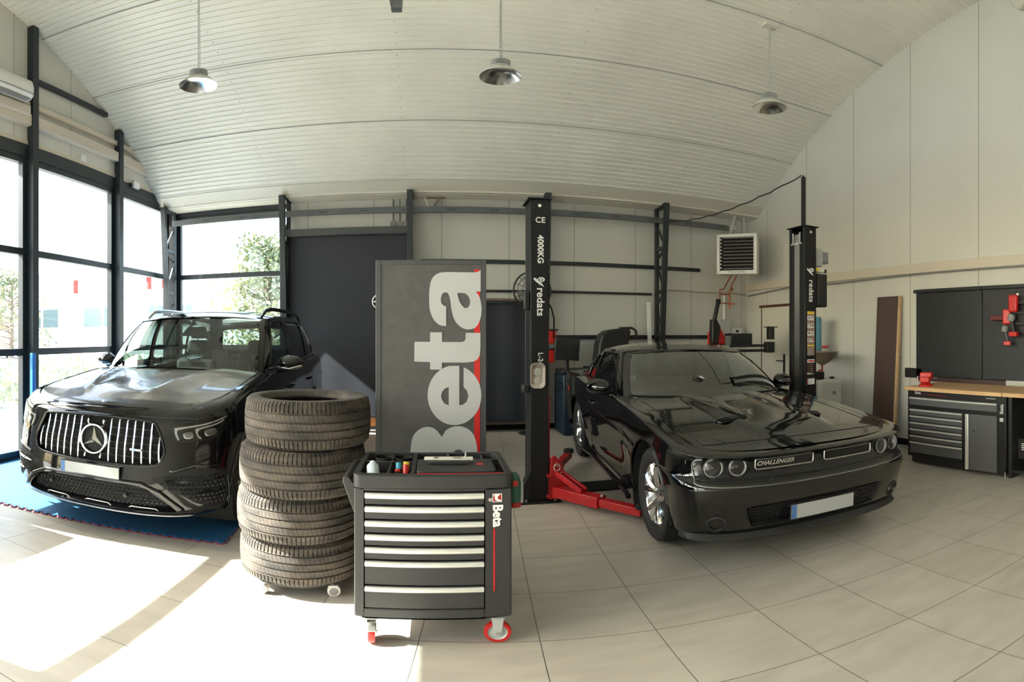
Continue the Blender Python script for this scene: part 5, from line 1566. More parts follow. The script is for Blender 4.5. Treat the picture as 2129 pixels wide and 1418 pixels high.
# drawers
tops = [1006, 1037, 1070, 1101, 1130, 1161, 1218, 1270]
zz = [zf(p) for p in tops]
sc_ = (dz1-dz0)/(zz[0]-zz[-1]); zz = [dz1-(zz[0]-z)*sc_ for z in zz]
for k in range(7):
    a, c_ = zz[k+1]+.003, zz[k]-.003
    d = MB().box(dx0+.004, dx1-.004, y0+.003, y0+.055, a, c_).build('drawer', M['beta_grey'], cab, bevel=.003)
    hb = MB(); hb.prism([(y0+.004, c_-.002), (y0-.008, c_-.002), (y0-.016, c_-.010), (y0-.014, c_-.024), (y0-.006, c_-.030), (y0+.004, c_-.030)], dx0+.006, dx1-.006, Matrix(((0, 0, 1, 0), (1, 0, 0, 0), (0, 1, 0, 0), (0, 0, 0, 1))))
    hb.build('drawer_handle', M['alu'], d, bevel=.002)
# logo on the right of the front
yl = y0-.0015
def front_text(txt, size, cx, cz, rot, parent, m, Y=yl, bold=.0, depth=.001, align='CENTER', name='lettering', space=1.):
    vs, fs = text_geo(txt, size, bold, depth, align, space=space)
    T = Matrix.Translation((cx, Y, cz)) @ Matrix.Rotation(pi/2, 4, 'X') @ Matrix.Rotation(rot, 4, 'Z')
    return MB().add(vs, fs, T).build(name, m, parent, clean=False)
xl_ = .282
MB().box(xl_-.022, xl_+.020, yl-.0005, yl+.002, .795, .835).build('logo_box', M['letter'], cab)
MB().box(xl_-.019, xl_+.017, yl-.001, yl, .798, .832).build('logo_red_square', M['red'], cab)
wr = MB(); lp = [(xl_-.019, .826), (xl_-.008, .832), (xl_+.012, .832), (xl_+.002, .822), (xl_+.001, .81), (xl_+.012, .806), (xl_+.017, .800), (xl_+.006, .799), (xl_-.008, .803), (xl_-.013, .812), (xl_-.010, .822)]
vs, fs = fill_geo([lp], .0006); wr.add(vs, fs, Matrix.Translation((0, yl-.0013, 0)) @ Matrix.Rotation(pi/2, 4, 'X')); wr.build('logo_wrench', M['letter'], cab, clean=False)
front_text('Beta', .060, xl_, .728, -pi/2, cab, M['letter'], bold=.0022, space=1.02)
MB().box(xl_-.018, xl_-.011, yl-.001, yl+.001, .335, .665).build('red_stripe', M['redplastic'], cab)
MB().lathe([(0, .006), (.009, .006), (.011, .0)], 18, T=Matrix.Translation((.250, y0, .808)) @ Matrix.Rotation(pi/2, 4, 'X')).build('lock', M['chrome'], cab, smooth=40)
# side push handle (left)
for y in (2.36, 2.70):
    MB().prism([(x0, .70), (x0, .86), (x0-.030, .90), (x0-.055, .90), (x0-.062, .88)], y-.012, y+.012, Matrix(((1, 0, 0, 0), (0, 0, 1, 0), (0, 1, 0, 0), (0, 0, 0, 1)))).build('handle_bracket', M['beta_dark'], cab, bevel=.006)
MB().cyl((x0-.045, 2.35, .885), (x0-.045, 2.71, .885), .015).build('push_handle', M['beta_dark'], cab, smooth=40)
# castors: front left swivel with brake, front right fixed, two at the rear
def castor(x, y, rz, brake):
    e = empty('castor', (x, y, 0), rz); e.parent = cab
    R = .0625
    MB().lathe([(R*.72, -.016), (R*.96, -.016), (R, -.010), (R, .010), (R*.96, .016), (R*.72, .016)], 36, T=Matrix.Translation((0, 0, R)) @ Matrix.Rotation(pi/2, 4, 'Y')).build('tread', M['redplastic'], e, smooth=40)
    MB().lathe([(0.0001, .016), (.014, .016), (.018, .010), (R*.62, .008), (R*.74, .015), (R*.74, -.015), (R*.62, -.008), (.018, -.010), (.014, -.016), (0.0001, -.016)], 36, T=Matrix.Translation((0, 0, R)) @ Matrix.Rotation(pi/2, 4, 'Y')).build('hub', M['lgrey'], e, smooth=40)
    f = MB()
    for s in (1, -1): f.prism([(-.016, R-.012), (.016, R-.012), (.028, .155), (-.028, .155)], s*.021-.0018, s*.021+.0018, Matrix(((0, 0, 1, 0), (1, 0, 0, 0), (0, 1, 0, 0), (0, 0, 0, 1))))
    f.box(-.028, .028, -.032, .032, .153, .159); f.box(-.04, .04, -.04, .04, .178, .185); f.cyl((0, 0, .155), (0, 0, .18), .024)
    f.build('fork', M['lgrey'], e)
    MB().cyl((-.028, 0, R), (.028, 0, R), .008, n=12).build('axle', M['chrome'], e)
    if brake: MB().prism([(-.06, .10), (-.02, .135), (.03, .14), (.03, .13), (-.02, .12), (-.055, .09)], -.02, .02, Matrix(((0, 0, 1, 0), (1, 0, 0, 0), (0, 1, 0, 0), (0, 0, 0, 1)))).build('brake_pedal', M['satin'], e, bevel=.003)
castor(-.275, 2.36, radians(6), True); castor(.29, 2.36, radians(84), False); castor(-.275, 2.70, radians(6), False); castor(.29, 2.70, radians(90), False)
# things in the tray
tz = .874
t = thing('spray_bottle', 'pale blue bottle lying in the left tray bay of the tool cabinet', 'bottle', (-.275, 2.42, tz+.03), radians(8))
MB().lathe([(0.0001, -.07), (.026, -.068), (.029, -.06), (.029, .045), (.022, .058), (.012, .064)], 24, T=Matrix.Rotation(-pi/2+.35, 4, 'X')).build('bottle_body', mat('pale_blue_plastic', (.50, .58, .62), .35), t, smooth=50)
MB().lathe([(.014, .06), (.014, .082), (.0001, .083)], 18, T=Matrix.Rotation(-pi/2+.35, 4, 'X')).build('cap', M['white'], t, smooth=50)
for i, (x, y, m, m2, lab) in enumerate(((-.160, 2.47, 'cyan', 'black_plastic', 'cyan marker standing in the tray bay with other markers'), (-.125, 2.485, 'yellow', 'redplastic', 'yellow marker standing in the tray bay beside the cyan one'), (-.125, 2.43, 'redplastic', 'redplastic', 'bright red marker in front of the yellow one in the tray'),
                            (-.165, 2.42, 'redplastic', 'black_plastic', 'dark red marker lying lowest in the tray bay'))):
    t = thing('marker', lab, 'marker', (x, y, tz), 0, 'markers in the cabinet tray')
    T = Matrix.Rotation(radians([-15, -20, -25, -50][i]), 4, 'X')
    MB().cyl(T @ Vector((0, 0, .006)), T @ Vector((0, 0, .035)), .014).build('barrel', M[m2], t, smooth=40); MB().cyl(T @ Vector((0, 0, .035)), T @ Vector((0, 0, .066 if i < 3 else .05)), .0145).build('cap', M[m], t, smooth=40)
tag(MB().lathe([(0.0001, 0), (.02, 0), (.02, .014), (.008, .018), (.0001, .018)], 16, o=(-.185, 2.40, tz)).build('tape_roll', M['offwhite'], smooth=40), 'small cream roll among the markers in the tray', 'roll')
t = thing('tool_rack_bar', 'white bar with dark holes lying across the grey tray lid', 'bar', (.06, 2.50, .9325), radians(-2))
MB().box(-.10, .13, -.018, .018, .018, .03).build('bar', M['offwhite'], t, bevel=.003); MB().box(-.08, .10, -.03, .02, 0, .018).build('base', M['beta_dark'], t, bevel=.004)
for x in (-.055, .035, .055): MB().box(x, x+.02, -.0185, .0, .0295, .0315).build('hole', M['bowl'], t)
tag(MB().lathe([(.009, 0), (.009, .008), (.006, .01), (.003, .055), (.0001, .056)], 14, o=(.155, 2.50, .9325)).build('nozzle', M['lgrey'], smooth=40), 'small pale cone shaped nozzle standing on the tray lid', 'nozzle')
t = thing('pliers', 'orange handled pliers in the rear tray bay', 'pliers', (.30, 2.68, tz+.012), .4)
MB().tube([(-.05, .01, 0), (0, .02, 0), (.03, 0, 0)], .007).tube([(-.05, -.01, 0), (0, -.02, 0), (.03, 0, 0)], .007).build('grips', mat('orange_grip', (.7, .13, .02), .4), t, smooth=60); MB().bar((.03, 0, 0), (.07, 0, 0), .014, .01).build('jaws', M['satin'], t)
t = thing('cutter_tool', 'yellow handled tool in the rear tray bay', 'cutter', (.17, 2.67, tz+.012), -.5)
MB().tube([(-.05, 0, .005), (0, .008, .012), (.04, 0, 0)], .008).build('grip', M['yellow'], t, smooth=60); MB().bar((.04, 0, 0), (.07, 0, 0), .01, .004).build('blade', M['satin'], t)
tag(MB().lathe([(0.0001, 0), (.03, 0), (.034, .012), (.026, .02), (0.0001, .022)], 20, o=(-.045, 2.68, tz)).build('tape_measure', M['satin'], smooth=50), 'round silver tool at the left of the rear tray bay', 'tool')
tag(MB().box(.0, .05, 2.65, 2.70, tz, tz+.03).build('small_block', M['grey'], bevel=.008), 'dark grey block beside the round silver tool in the tray', 'block')
# green hand tool on the right side of the cabinet
t = thing('cordless_tool', 'green and red cordless tool hooked on the right side of the tool cabinet', 'tool', (.405, 2.62, .66))
MB().lathe([(0.0001, .0), (.036, .004), (.038, .02), (.034, .03)], 24).build('red_base', M['red'], t, smooth=50)
MB().lathe([(.034, .03), (.036, .05), (.036, .13), (.026, .165), (.014, .185), (.0001, .188)], 24).build('green_body', M['green'], t, smooth=50)
MB().box(.028, .046, -.012, .012, .02, .14).build('side_grip', M['lgrey'], t, bevel=.005)
MB().box(-.012, .016, -.036, -.028, .12, .15).build('red_label', M['redplastic'], t, bevel=.003)
MB().box(-.055, -.036, -.02, .02, .05, .12).build('hook_bracket', M['black_plastic'], t)
# ================================================================ GREY SIGN
SY = 3.08
sg_ = thing('sign_board', 'tall grey upright board with large silver Beta lettering and red line', 'sign', (0, SY, 0))
sx0, sx1 = at_y(781, 697, SY).x, at_y(1011, 697, SY).x; sz1 = at_y(900, 540, SY).z
MB().box(sx0+.02, sx1-.02, -.0+.006, .045, .06, sz1-.02).build('panel', M['sign_grey'], sg_)
fr = MB(); fr.box(sx0, sx0+.027, 0, .05, 0.03, sz1); fr.box(sx1-.027, sx1, 0, .05, .03, sz1); fr.box(sx0+.027, sx1-.027, 0, .05, sz1-.027, sz1); fr.box(sx0+.027, sx1-.027, 0, .05, .03, .06)
fr.build('frame', M['sign_frame'], sg_, bevel=.003)
for x in (sx0+.08, sx1-.08): MB().box(x-.025, x+.025, -.02, .32, 0, .03).build('foot', M['steel'], sg_, bevel=.004)
def sp_(pts, sc=3.545, ox=560, oy=380): 
    out = []
    for p in pts:
        v = at_y(ox+p[0]/sc, oy+p[1]/sc, SY); out.append((v.x, v.z))
    return out
def mixloop(segs):
    out = []
    for kind, pts in segs:
        if kind == 'L': out += [Vector((p[0], p[1])) for p in pts]
        else:
            o = smooth_loop([(p[0], p[1], 0) for p in pts], 5, closed=False); out += [Vector((p[0], p[1])) for p in o]
    return out
aL = mixloop([('L', [(1558, 640)]), ('C', [(1545, 652), (1500, 660), (1300, 658), (1235, 672), (1195, 715), (1180, 790), (1178, 860), (1184, 940), (1210, 1005), (1250, 1045), (1303, 1057)]),
              ('L', [(1303, 912)]), ('C', [(1285, 905), (1268, 885), (1265, 850), (1278, 815), (1302, 808), (1320, 820), (1335, 870), (1342, 930), (1365, 1010), (1410, 1062), (1465, 1081), (1520, 1065), (1553, 1010), (1565, 930), (1552, 850), (1522, 802)]), ('L', [(1558, 800)])])
aH = mixloop([('C', [(1385, 812), (1440, 814), (1470, 840), (1480, 880), (1470, 912), (1448, 924), (1425, 910), (1400, 870), (1386, 812)])])
tL = mixloop([('L', [(1185, 1102), (1273, 1102), (1273, 1174)]), ('C', [(1415, 1174), (1436, 1168), (1446, 1150), (1447, 1106)]), ('L', [(1556, 1106)]), ('C', [(1556, 1225), (1546, 1282), (1510, 1316), (1440, 1325)]), ('L', [(1272, 1325), (1272, 1378), (1185, 1376), (1185, 1322), (1068, 1318), (1070, 1172), (1185, 1172)])])
def px_loop(pts): return [(lambda v: (v.x, v.z))(at_y(p[0], p[1], SY)) for p in pts]
ec = (945, 822)
eo = []
for k in range(0, 41):
    a = radians(-90+10+k*(340)/40)   # start right of the slot, go clockwise in image space
    eo.append((ec[0]+15*0+56*cos(a), ec[1]+61*sin(a)))
eo = [(963, 765)]+[(ec[0]+56*cos(radians(-71+322*k/44)), ec[1]+62*sin(radians(-71+322*k/44))) for k in range(45)]
# outline: right side of slot at top, clockwise round to left side of slot
eo = [(ec[0]+56*cos(radians(-70+r)), ec[1]+62*sin(radians(-70+r))) for r in [330*k/48 for k in range(49)]]
eo = [p for p in eo if not (955 < p[0] < 963 and p[1] < 800)]
e_in = [(955, 762), (955, 843), (962, 842), (970, 836), (974, 824), (971, 812), (964, 805)]
eL = eo+[(955, eo[-1][1])]+[(955, 843), (962, 842), (970, 836), (974, 824), (971, 812), (964, 805)]
eH = [(933, 843), (925, 840), (919, 832), (917, 824), (919, 815), (925, 808), (933, 805)]
BL = [(p.x, p.y) for p in mixloop([('L', [(853, 990)]), ('C', [(853, 940), (857, 912), (868, 896), (886, 888), (904, 892), (919, 909)]), ('C', [(926, 896), (944, 887), (966, 889), (984, 903), (992, 928)]), ('L', [(993, 990)])])]
BH1 = circle2(896, 950, 10, 16); BH2 = circle2(953, 948, 13, 16)
let = MB()
for loops in ([sp_([(p.x, p.y) for p in aL]), sp_([(p.x, p.y) for p in aH])], [sp_([(p.x, p.y) for p in tL])], [px_loop(eL), px_loop(eH)], [px_loop(BL), px_loop(BH1), px_loop(BH2)]):
    vs, fs = fill_geo(loops, .0015)
    o = MB().add(vs, fs, Matrix.Translation((0, .004, 0)) @ Matrix.Rotation(pi/2, 4, 'X')).build('letter', M['letter_grey'], sg_, clean=False)
rs = MB()
def redq(px0, px1, py0, py1):
    a = at_y(px0, py0, SY); c_ = at_y(px1, py1, SY); rs.box(a.x, c_.x, .0035, .0055, c_.z, a.z)
redq(986, 998, 560, 940)
rs.build('red_line', M['redplastic'], sg_)
# ================================================================ TWO POST LIFT
def lift_post(x, y, face, lab, texts):
    """C-section post; face=+1 opens to +x, -1 opens to -x; front plate faces the camera"""
    t = thing('lift_post', lab, 'car lift', (x, y, 0))
    w, d, h = .165, .29, 2.80; e = face
    c = MB(); th = .008
    c.box(-w/2, w/2, 0, th, .02, h); c.box(-w/2, w/2, d-th, d, .02, h)
    bx = -e*w/2
    c.box(min(bx, bx+e*th), max(bx, bx+e*th), th, d-th, .02, h)
    for yy in (th, d-th-.045): c.box(min(e*w/2, e*(w/2-.008)), max(e*w/2, e*(w/2-.008)), yy, yy+.045, .02, h)
    c.build('column', M['lift'], t, bevel=.004)
    MB().box(-w/2-.025, w/2+.025, -.02, d+.02, h, h+.012).build('top_plate', M['lift'], t)
    MB().box(-w/2-.10, w/2+.10, -.07, d+.07, 0, .018).build('base_plate', M['lift'], t, bevel=.003)
    for px_ in (-w/2-.05, w/2+.05):
        for py_ in (-.04, d+.04): MB().cyl((px_, py_, .018), (px_, py_, .04), .012, n=6).build('anchor_bolt', M['satin'], t)
    MB().lathe([(0, .004), (.014, .004), (.016, 0)], 16, T=Matrix.Translation((.0, 0, h-.06)) @ Matrix.Rotation(pi/2, 4, 'X')).build('white_cap', M['letter'], t, smooth=40)
    for txt, size, z, bold in texts:
        if txt == 'swirl':
            sw = MB()
            lp = [(-.055, .035), (-.045, .05), (-.012, .028), (.02, .0), (.045, -.035), (.0, -.012), (-.035, .015), (-.055, .035)]
            vs, fs = fill_geo([[Vector(p) for p in lp]], .0008); sw.add(vs, fs, Matrix.Translation((-.004, -.001, z)) @ Matrix.Rotation(pi/2, 4, 'X'))
            ro = [(.012+.034*cos(2*pi*k/24), .032+.022*sin(2*pi*k/24)) for k in range(24)]; ri = [(.008+.022*cos(2*pi*k/24), .030+.013*sin(2*pi*k/24)) for k in range(24)]
            vs, fs = fill_geo([ro, ri], .0008); sw.add(vs, fs, Matrix.Translation((0, -.001, z)) @ Matrix.Rotation(pi/2, 4, 'X'))
            vs, fs = fill_geo([[(.008+.012*cos(2*pi*k/16), .030+.009*sin(2*pi*k/16)) for k in range(16)]], .0008); sw.add(vs, fs, Matrix.Translation((0, -.001, z)) @ Matrix.Rotation(pi/2, 4, 'X'))
            sw.build('swirl_emblem', M['letter'], t, clean=False)
        else: front_text(txt, size, .005, z, 0 if txt == 'C E' or txt == 'CE' else -pi/2, t, M['letter'], Y=-.001, bold=bold, depth=.0006, space=1.04)
    return t, w, d, h
zl = lambda py: at_d(1115, py, 4.78).z
L1, w, d, h = lift_post(.955, 4.66, 1, 'front left dark lift post carrying white 4000KG lettering', [('CE', .075, zl(459), .001), ('4000KG', .075, zl(519), .0022), ('swirl', 0, zl(589), 0), ('redats', .098, zl(628), .002), ('L-24', .062, zl(746), .001)])
# oval steel tray fixed by magnet on the post
c_ = at_d(1118, 781, 4.74)
t = thing('magnetic_tray', 'oval stainless magnetic tray stuck to the front left lift post', 'tray', (c_.x, 4.655, c_.z))
ro = rrect(-.068, .068, -.115, .115, .045, 6); ri = rrect(-.058, .058, -.105, .105, .038, 6); rf = rrect(-.045, .045, -.092, .092, .03, 6)
mb = MB(); n = len(ro)
for lp, y in ((ro, 0), (ro, -.022), (ri, -.022), (rf, -.006)): mb.v += [(p[0], y, p[1]) for p in lp]
for k in range(n):
    j = (k+1) % n
    for q in range(3): mb.f.append((q*n+k, q*n+j, (q+1)*n+j, (q+1)*n+k))
mb.f.append(tuple(range(3*n, 4*n)))
mb.build('dish', mat('tray_steel', (.50, .44, .38), .35, metal=.7), t, smooth=50)
for z in (-.045, .035): MB().lathe([(.034, .0), (.036, .003), (.03, .004), (.012, .003), (.0001, .004)], 28, T=Matrix.Translation((0, -.006, z)) @ Matrix.Rotation(pi/2, 4, 'X')).build('magnet_ring', M['satin'], t, smooth=50)
# release box on the left side of the front-left post
MB().prism([(-.17, .10), (-.14, .18), (-.0825, .30), (-.0825, .02), (-.14, .02)], .0, .12, Matrix(((1, 0, 0, 0), (0, 0, 1, 0), (0, 1, 0, 0), (0, 0, 0, 1)))).build('lock_cover', M['black_matte'], L1)
bx_ = MB(); bx_.box(-.15, -.0825, .02, .14, 1.03, 1.10); bx_.build('release_box', M['black_plastic'], L1, bevel=.008)
MB().box(-.13, -.0825, .05, .14, 1.78, 1.95).build('cable_block', M['black_plastic'], L1, bevel=.008)
MB().box(.0825, .10, .03, .26, 1.86, 2.12).build('pulley_cover', M['black_plastic'], L1, bevel=.012)
MB().tube([(.09, .1, 1.86), (.13, .1, 1.80), (.155, .1, 1.7), (.15, .1, 1.52)], .007).build('hose', M['black_matte'], L1, smooth=60)
# red carriage and arms
def carriage(t, e, z0=.05, zt=1.0):
    c = MB(); w_ = .165
    xs = sorted((e*.02, e*.10)); c.box(xs[0], xs[1], .03, .26, z0, zt)
    cg = c.build('carriage', M['red'], t, bevel=.006)
    a = MB()
    for z in (z0, z0+.20):
        xs = sorted((e*.06, e*.21)); a.box(xs[0], xs[1], -.10, .39, z, z+.02)
    for y in (-.10, .37): xs = sorted((e*.06, e*.21)); a.box(xs[0], xs[1], y, y+.02, z0, z0+.22)
    a.prism([(.07, .26), (.085, .45), (.11, .47), (.16, .42), (.21, .29), (.21, .26)] if e > 0 else [(-.07, .26), (-.21, .26), (-.21, .29), (-.16, .42), (-.11, .47), (-.085, .45)], -.10, -.085, Matrix(((1, 0, 0, 0), (0, 0, 1, 0), (0, 1, 0, 0), (0, 0, 0, 1))))
    a.build('arm_yoke', M['red'], t, bevel=.004)
    return cg
carriage(L1, 1)
em = MB(); em.tube([(.135+.028*cos(a), -.1015, .355+.033*sin(a)) for a in [radians(120+300*k/16) for k in range(17)]], .0035, 5); em.tube([(.12, -.1015, .37), (.135, -.1015, .40), (.14, -.1015, .36)], .003, 5); em.tube([(.13, -.1015, .305), (.16, -.1015, .30), (.18, -.1015, .305)], .003, 5)
em.build('arm_emblem', M['letter'], L1)
MB().cyl((.10, -.07, .06), (.10, -.07, .26), .012).cyl((.15, -.07, .06), (.15, -.07, .26), .012).build('arm_pin', M['satin'], L1)
def arm(t, p0, p1, p2):
    """telescopic arm in post space"""
    a = MB(); a.bar(p0, p1, .12, .10); a.build('arm_outer', M['red'], t, bevel=.006)
    b = MB(); b.bar(tuple(Vector(p0).lerp(Vector(p1), .75)), p2, .085, .07); b.build('arm_inner', M['red'], t, bevel=.005)
    p0, p1 = Vector(p0), Vector(p1); g = MB(); dd = (p1-p0).normalized(); s = dd.cross(Vector((0, 0, 1)))
    g.bar(p0+Vector((0, 0, .19))-s*.03, p0.lerp(p1, .62)+Vector((0, 0, .06))-s*.03, .025, .05); g.bar(p0+Vector((0, 0, .19))+s*.03, p0.lerp(p1, .62)+Vector((0, 0, .06))+s*.03, .025, .05)
    g.build('arm_gusset', M['red'], t, bevel=.003)
    pd = MB(); pd.lathe([(0.0001, 0), (.06, 0), (.06, .03), (.05, .045), (.0001, .045)], 24, o=(p2[0], p2[1], p2[2]+.03)); pd.build('lift_pad', M['black_matte'], t, smooth=40)
    MB().lathe([(0.0001, .0), (.012, .0), (.010, .02), (.0001, .02)], 12, o=tuple(p1+Vector((0, 0, .05)))).build('arm_pin', M['satin'], t)
arm(L1, (.14, -.06, .12), (.42, -.50, .12), (.64, -.86, .12))
arm(L1, (.14, .36, .12), (.42, 1.0, .12), (.62, 1.35, .12))
L2, w, d, h = lift_post(3.945, 4.55, -1, 'right lift post behind the coupe with warning stickers', [('swirl', 0, 2.265, 0), ('redats', .098, 2.055, .002)])
MB().box(-.0825-.002, -.0825+.004, .1, .19, .02, 2.72).build('slot_strip', M['satin'], L2)
MB().box(-.083, -.075, .053, .245, .02, 2.62).build('inner_channel', M['black_matte'], L2)
br = MB(); br.box(-.095, -.08, .06, .24, 2.60, 2.62)
for y in (.08, .2): br.box(-.095, -.085, y, y+.015, 2.60, 2.74)
br.build('cable_bracket', M['lgrey'], L2)
carriage(L2, -1, .05, .6)
arm(L2, (-.14, -.06, .12), (-.52, -.42, .12), (-.72, -.66, .12)); arm(L2, (-.14, .36, .12), (-.40, 1.0, .12), (-.58, 1.35, .12))
MB().box(-.012, .028, .12, .16, 2.80, 3.44).build('mast', M['lift'], L2, bevel=.003)
MB().tube([(-.01, .14, 3.40), (.0, .14, 3.46), (.02, .14, 3.44)], .008).build('mast_hook', M['black_plastic'], L2)
# motor, pump, oil tank on the right side
mo = MB(); mo.lathe([(0.0001, -.10), (.07, -.10), (.075, -.09), (.075, .10), (.07, .11), (0.0001, .11)], 28, o=(.18, .12, 2.46)); 
for k in range(20):
    a = 2*pi*k/20; mo.box(.07, .083, -.002, .002, -.08, .09, Matrix.Translation((.18, .12, 2.46)) @ Matrix.Rotation(a, 4, 'Z'))
mo.build('motor', M['lgrey'], L2)
MB().box(.23, .33, .06, .18, 2.40, 2.54).build('terminal_box', M['grey'], L2, bevel=.01)
MB().box(.09, .26, .05, .19, 2.29, 2.35).build('pump_block', M['offwhite'], L2, bevel=.008); MB().box(.1, .16, .044, .05, 2.30, 2.34).build('yellow_sticker', M['yellow'], L2)
MB().lathe([(0, -.02), (.02, -.02), (.02, .02), (0, .02)], 14, o=(.29, .08, 2.31)).build('valve_knob', M['black_plastic'], L2)
MB().box(.13, .29, .03, .20, 1.88, 2.27).build('oil_tank', M['black_plastic'], L2, bevel=.02, seg=3)
MB().box(.0825, .12, .05, .11, 1.70, 1.76).build('switch_box', M['black_plastic'], L2)
# stickers
def sticker(z0, z1, m, x0=-.055, x1=.055, name='sticker', y=-.001): return MB().box(x0, x1, y-.0004, y, z0, z1).build(name, m, L2)
paper = mat('sticker_brown_paper', (.27, .19, .15), .5); wp_ = M['letter']
zq = lambda py: at_d(1683, py, 6.02).z
st = sticker(zq(739), zq(647), paper, name='warning_sticker')
def sub(parent, x0, x1, z0, z1, m, name, y=-.0016): return MB().box(x0, x1, y-.0003, y, z0, z1).build(name, m, parent)
sub(st, -.053, .053, zq(653), zq(648), M['yellow'], 'yellow_band'); sub(st, -.053, .053, zq(720), zq(717), M['yellow'], 'yellow_band')
for k, py in enumerate((658, 674, 690, 707)):
    z0, z1 = zq(py+8 if k < 3 else py+4), zq(py-1 if k < 3 else py-3)
    for c in range(2 if k < 3 else 3):
        nn = 2 if k < 3 else 3; xa = -.052+.104*c/nn; xb = xa+.104/nn-.004
        pn = sub(st, xa, xb, z0, z1, wp_, 'pictogram_panel')
        g = MB(); xm, zm = (xa+xb)/2, (z0+z1)/2; hh = (z1-z0)*.38
        if (k+c) % 3 == 0: g.box(xm-.004, xm+.004, -.0026, -.002, zm-hh, zm+hh*.4); g.box(xm-.014, xm+.006, -.0026, -.002, zm, zm+.006); g.box(xm-.006, xm+.004, -.0026, -.002, zm+hh*.5, zm+hh)
        elif (k+c) % 3 == 1: g.box(xm-.018, xm-.013, -.0026, -.002, zm-hh, zm+hh); g.box(xm+.013, xm+.018, -.0026, -.002, zm-hh, zm+hh); g.box(xm-.013, xm+.013, -.0026, -.002, zm+hh*.5, zm+hh*.8)
        else: g.box(xm-.016, xm+.014, -.0026, -.002, zm-.002, zm+.008); g.box(xm-.008, xm+.012, -.0026, -.002, zm+.008, zm+.015); g.box(xm+.004, xm+.01, -.0026, -.002, zm-hh, zm)
        g.build('pictogram', M['red'] if (k == 3 and c == 2) else M['black_matte'], pn)
tl_ = MB()
for k in range(9): tl_.box(-.048, .048-.02*(k % 3), -.0020, -.0016, zq(724+k*1.7)-.001, zq(724+k*1.7)+.0015)
tl_.build('small_print', M['lgrey'], st)
st2 = sticker(zq(778), zq(747), mat('dark_brown_sticker', (.035, .012, .012), .5), name='type_plate')
sub(st2, -.054, .054, zq(754), zq(747), wp_, 'white_header'); sub(st2, -.04, .045, zq(752), zq(749), M['redplastic'], 'red_mark', -.0022)
for k in range(5): sub(st2, -.045, .0, zq(758+k*4.2)-.002, zq(758+k*4.2)+.002, M['bowl'], 'print_line'); sub(st2, .012, .02, zq(758+k*4.2)-.004, zq(758+k*4.2)+.004, wp_, 'tick_box')
MB().prism([(-.054, 0), (.054, 0), (-.054, .02)], -.0008, 0, Matrix.Translation((0, -.0016, zq(778))) @ Matrix(((1, 0, 0, 0), (0, 0, 1, 0), (0, 1, 0, 0), (0, 0, 0, 1)))).build('white_corner', wp_, st2)
st3 = sticker(zq(799), zq(787), wp_, name='info_label'); sub(st3, -.054, -.042, zq(799), zq(787), M['redplastic'], 'red_bar')
for k in range(3): sub(st3, -.035, .02, zq(789+3.6*k)-.004, zq(789+3.6*k)+.001, M['cyan'], 'print_line')
# floor cover between posts
tag(MB().prism([(-1.35, -.16), (1.35, -.16), (1.35, .16), (-1.35, .16)], 0, .022, Matrix.Translation((2.43, 4.98, 0)) @ Matrix.Rotation(-.03, 4, 'Z')).build('floor_cover', M['black_matte'], bevel=.006), 'long black cable cover plate on the floor between the lift posts', 'cover plate')
# ================================================================ RIGHT SIDE: BENCH
BX = 4.93
bn = thing('workbench_cabinet', 'black and grey workbench cabinet with six drawers and a door', 'cabinet', (BX, 0, 0))
b = MB(); yb0, yb1 = 2.615, 3.93
b.box(.0, .70, yb0, yb1, .10, .895); b.box(.04, .68, yb0+.03, yb1-.03, .02, .10)
b.build('body', M['black_gloss'] if 0 else mat('black_powder_coat', (.010, .010, .011), .4), bn, bevel=.004)
gd = mat('drawer_grey', (.085, .087, .09), .45, metal=.0)
def bz(f): return .90-(f-258)/(1130-258)*.88
def drawer(y0, y1, z0, z1, m=gd):
    d = MB().box(-.018, .0, y0, y1, z0, z1).build('drawer', m, bn, bevel=.003)
    hh = MB(); hh.box(-.034, -.012, y0+.0, y1-.0, z1-.022, z1-.006); hh.build('drawer_handle', M['alu'], d, bevel=.003)
drawer(2.715, 3.89, bz(430), bz(335))
zr_ = [475, 552, 630, 708, 788, 865, 1000]
for k in range(6): drawer(3.155, 3.885, bz(zr_[k+1]-8 if k < 5 else 1000), bz(zr_[k]))
dr = MB().box(-.018, 0, 2.72, 3.06, bz(1130)+.03, bz(475)).build('door', gd, bn, bevel=.003)
MB().box(-.036, -.012, 3.065, 3.105, bz(1130)+.03, bz(475)).build('door_handle', M['alu'], dr, bevel=.004)
MB().lathe([(0, .008), (.011, .008), (.012, 0)], 14, T=Matrix.Translation((-.018, 3.0, .50)) @ Matrix.Rotation(-pi/2, 4, 'Y')).build('lock', M['chrome'], dr)
def side_text(txt, size, y, z, rot, parent, m, X, bold=.0, name='lettering'):
    vs, fs = text_geo(txt, size, bold, .0006)
    T = Matrix.Translation((X, y, z)) @ Matrix.Rotation(-pi/2, 4, 'Z') @ Matrix.Rotation(pi/2, 4, 'X') @ Matrix.Rotation(rot, 4, 'Z')
    return MB().add(vs, fs, T).build(name, m, parent, clean=False)
side_text('Beta', .048, 3.78, .872, 0, bn, M['lgrey'], -.001, .0015)
side_text('C45PRO', .022, 2.80, .865, 0, bn, M['lgrey'], -.001, .0004) if 0 else None
MB().box(-.0012, 0, 3.38, 3.72, .856, .860).build('red_stripe', M['red'], bn)
MB().lathe([(0, .006), (.008, .006), (.01, 0)], 14, T=Matrix.Translation((0, 3.32, .872)) @ Matrix.Rotation(-pi/2, 4, 'Y')).build('lock', M['chrome'], bn)
MB().box(-.0012, 0, 2.74, 2.86, .862, .870).build('model_badge', M['lgrey'], bn)
side_text('Beta', .058, 2.665, .76, pi/2, bn, M['lgrey'], -.001, .002)
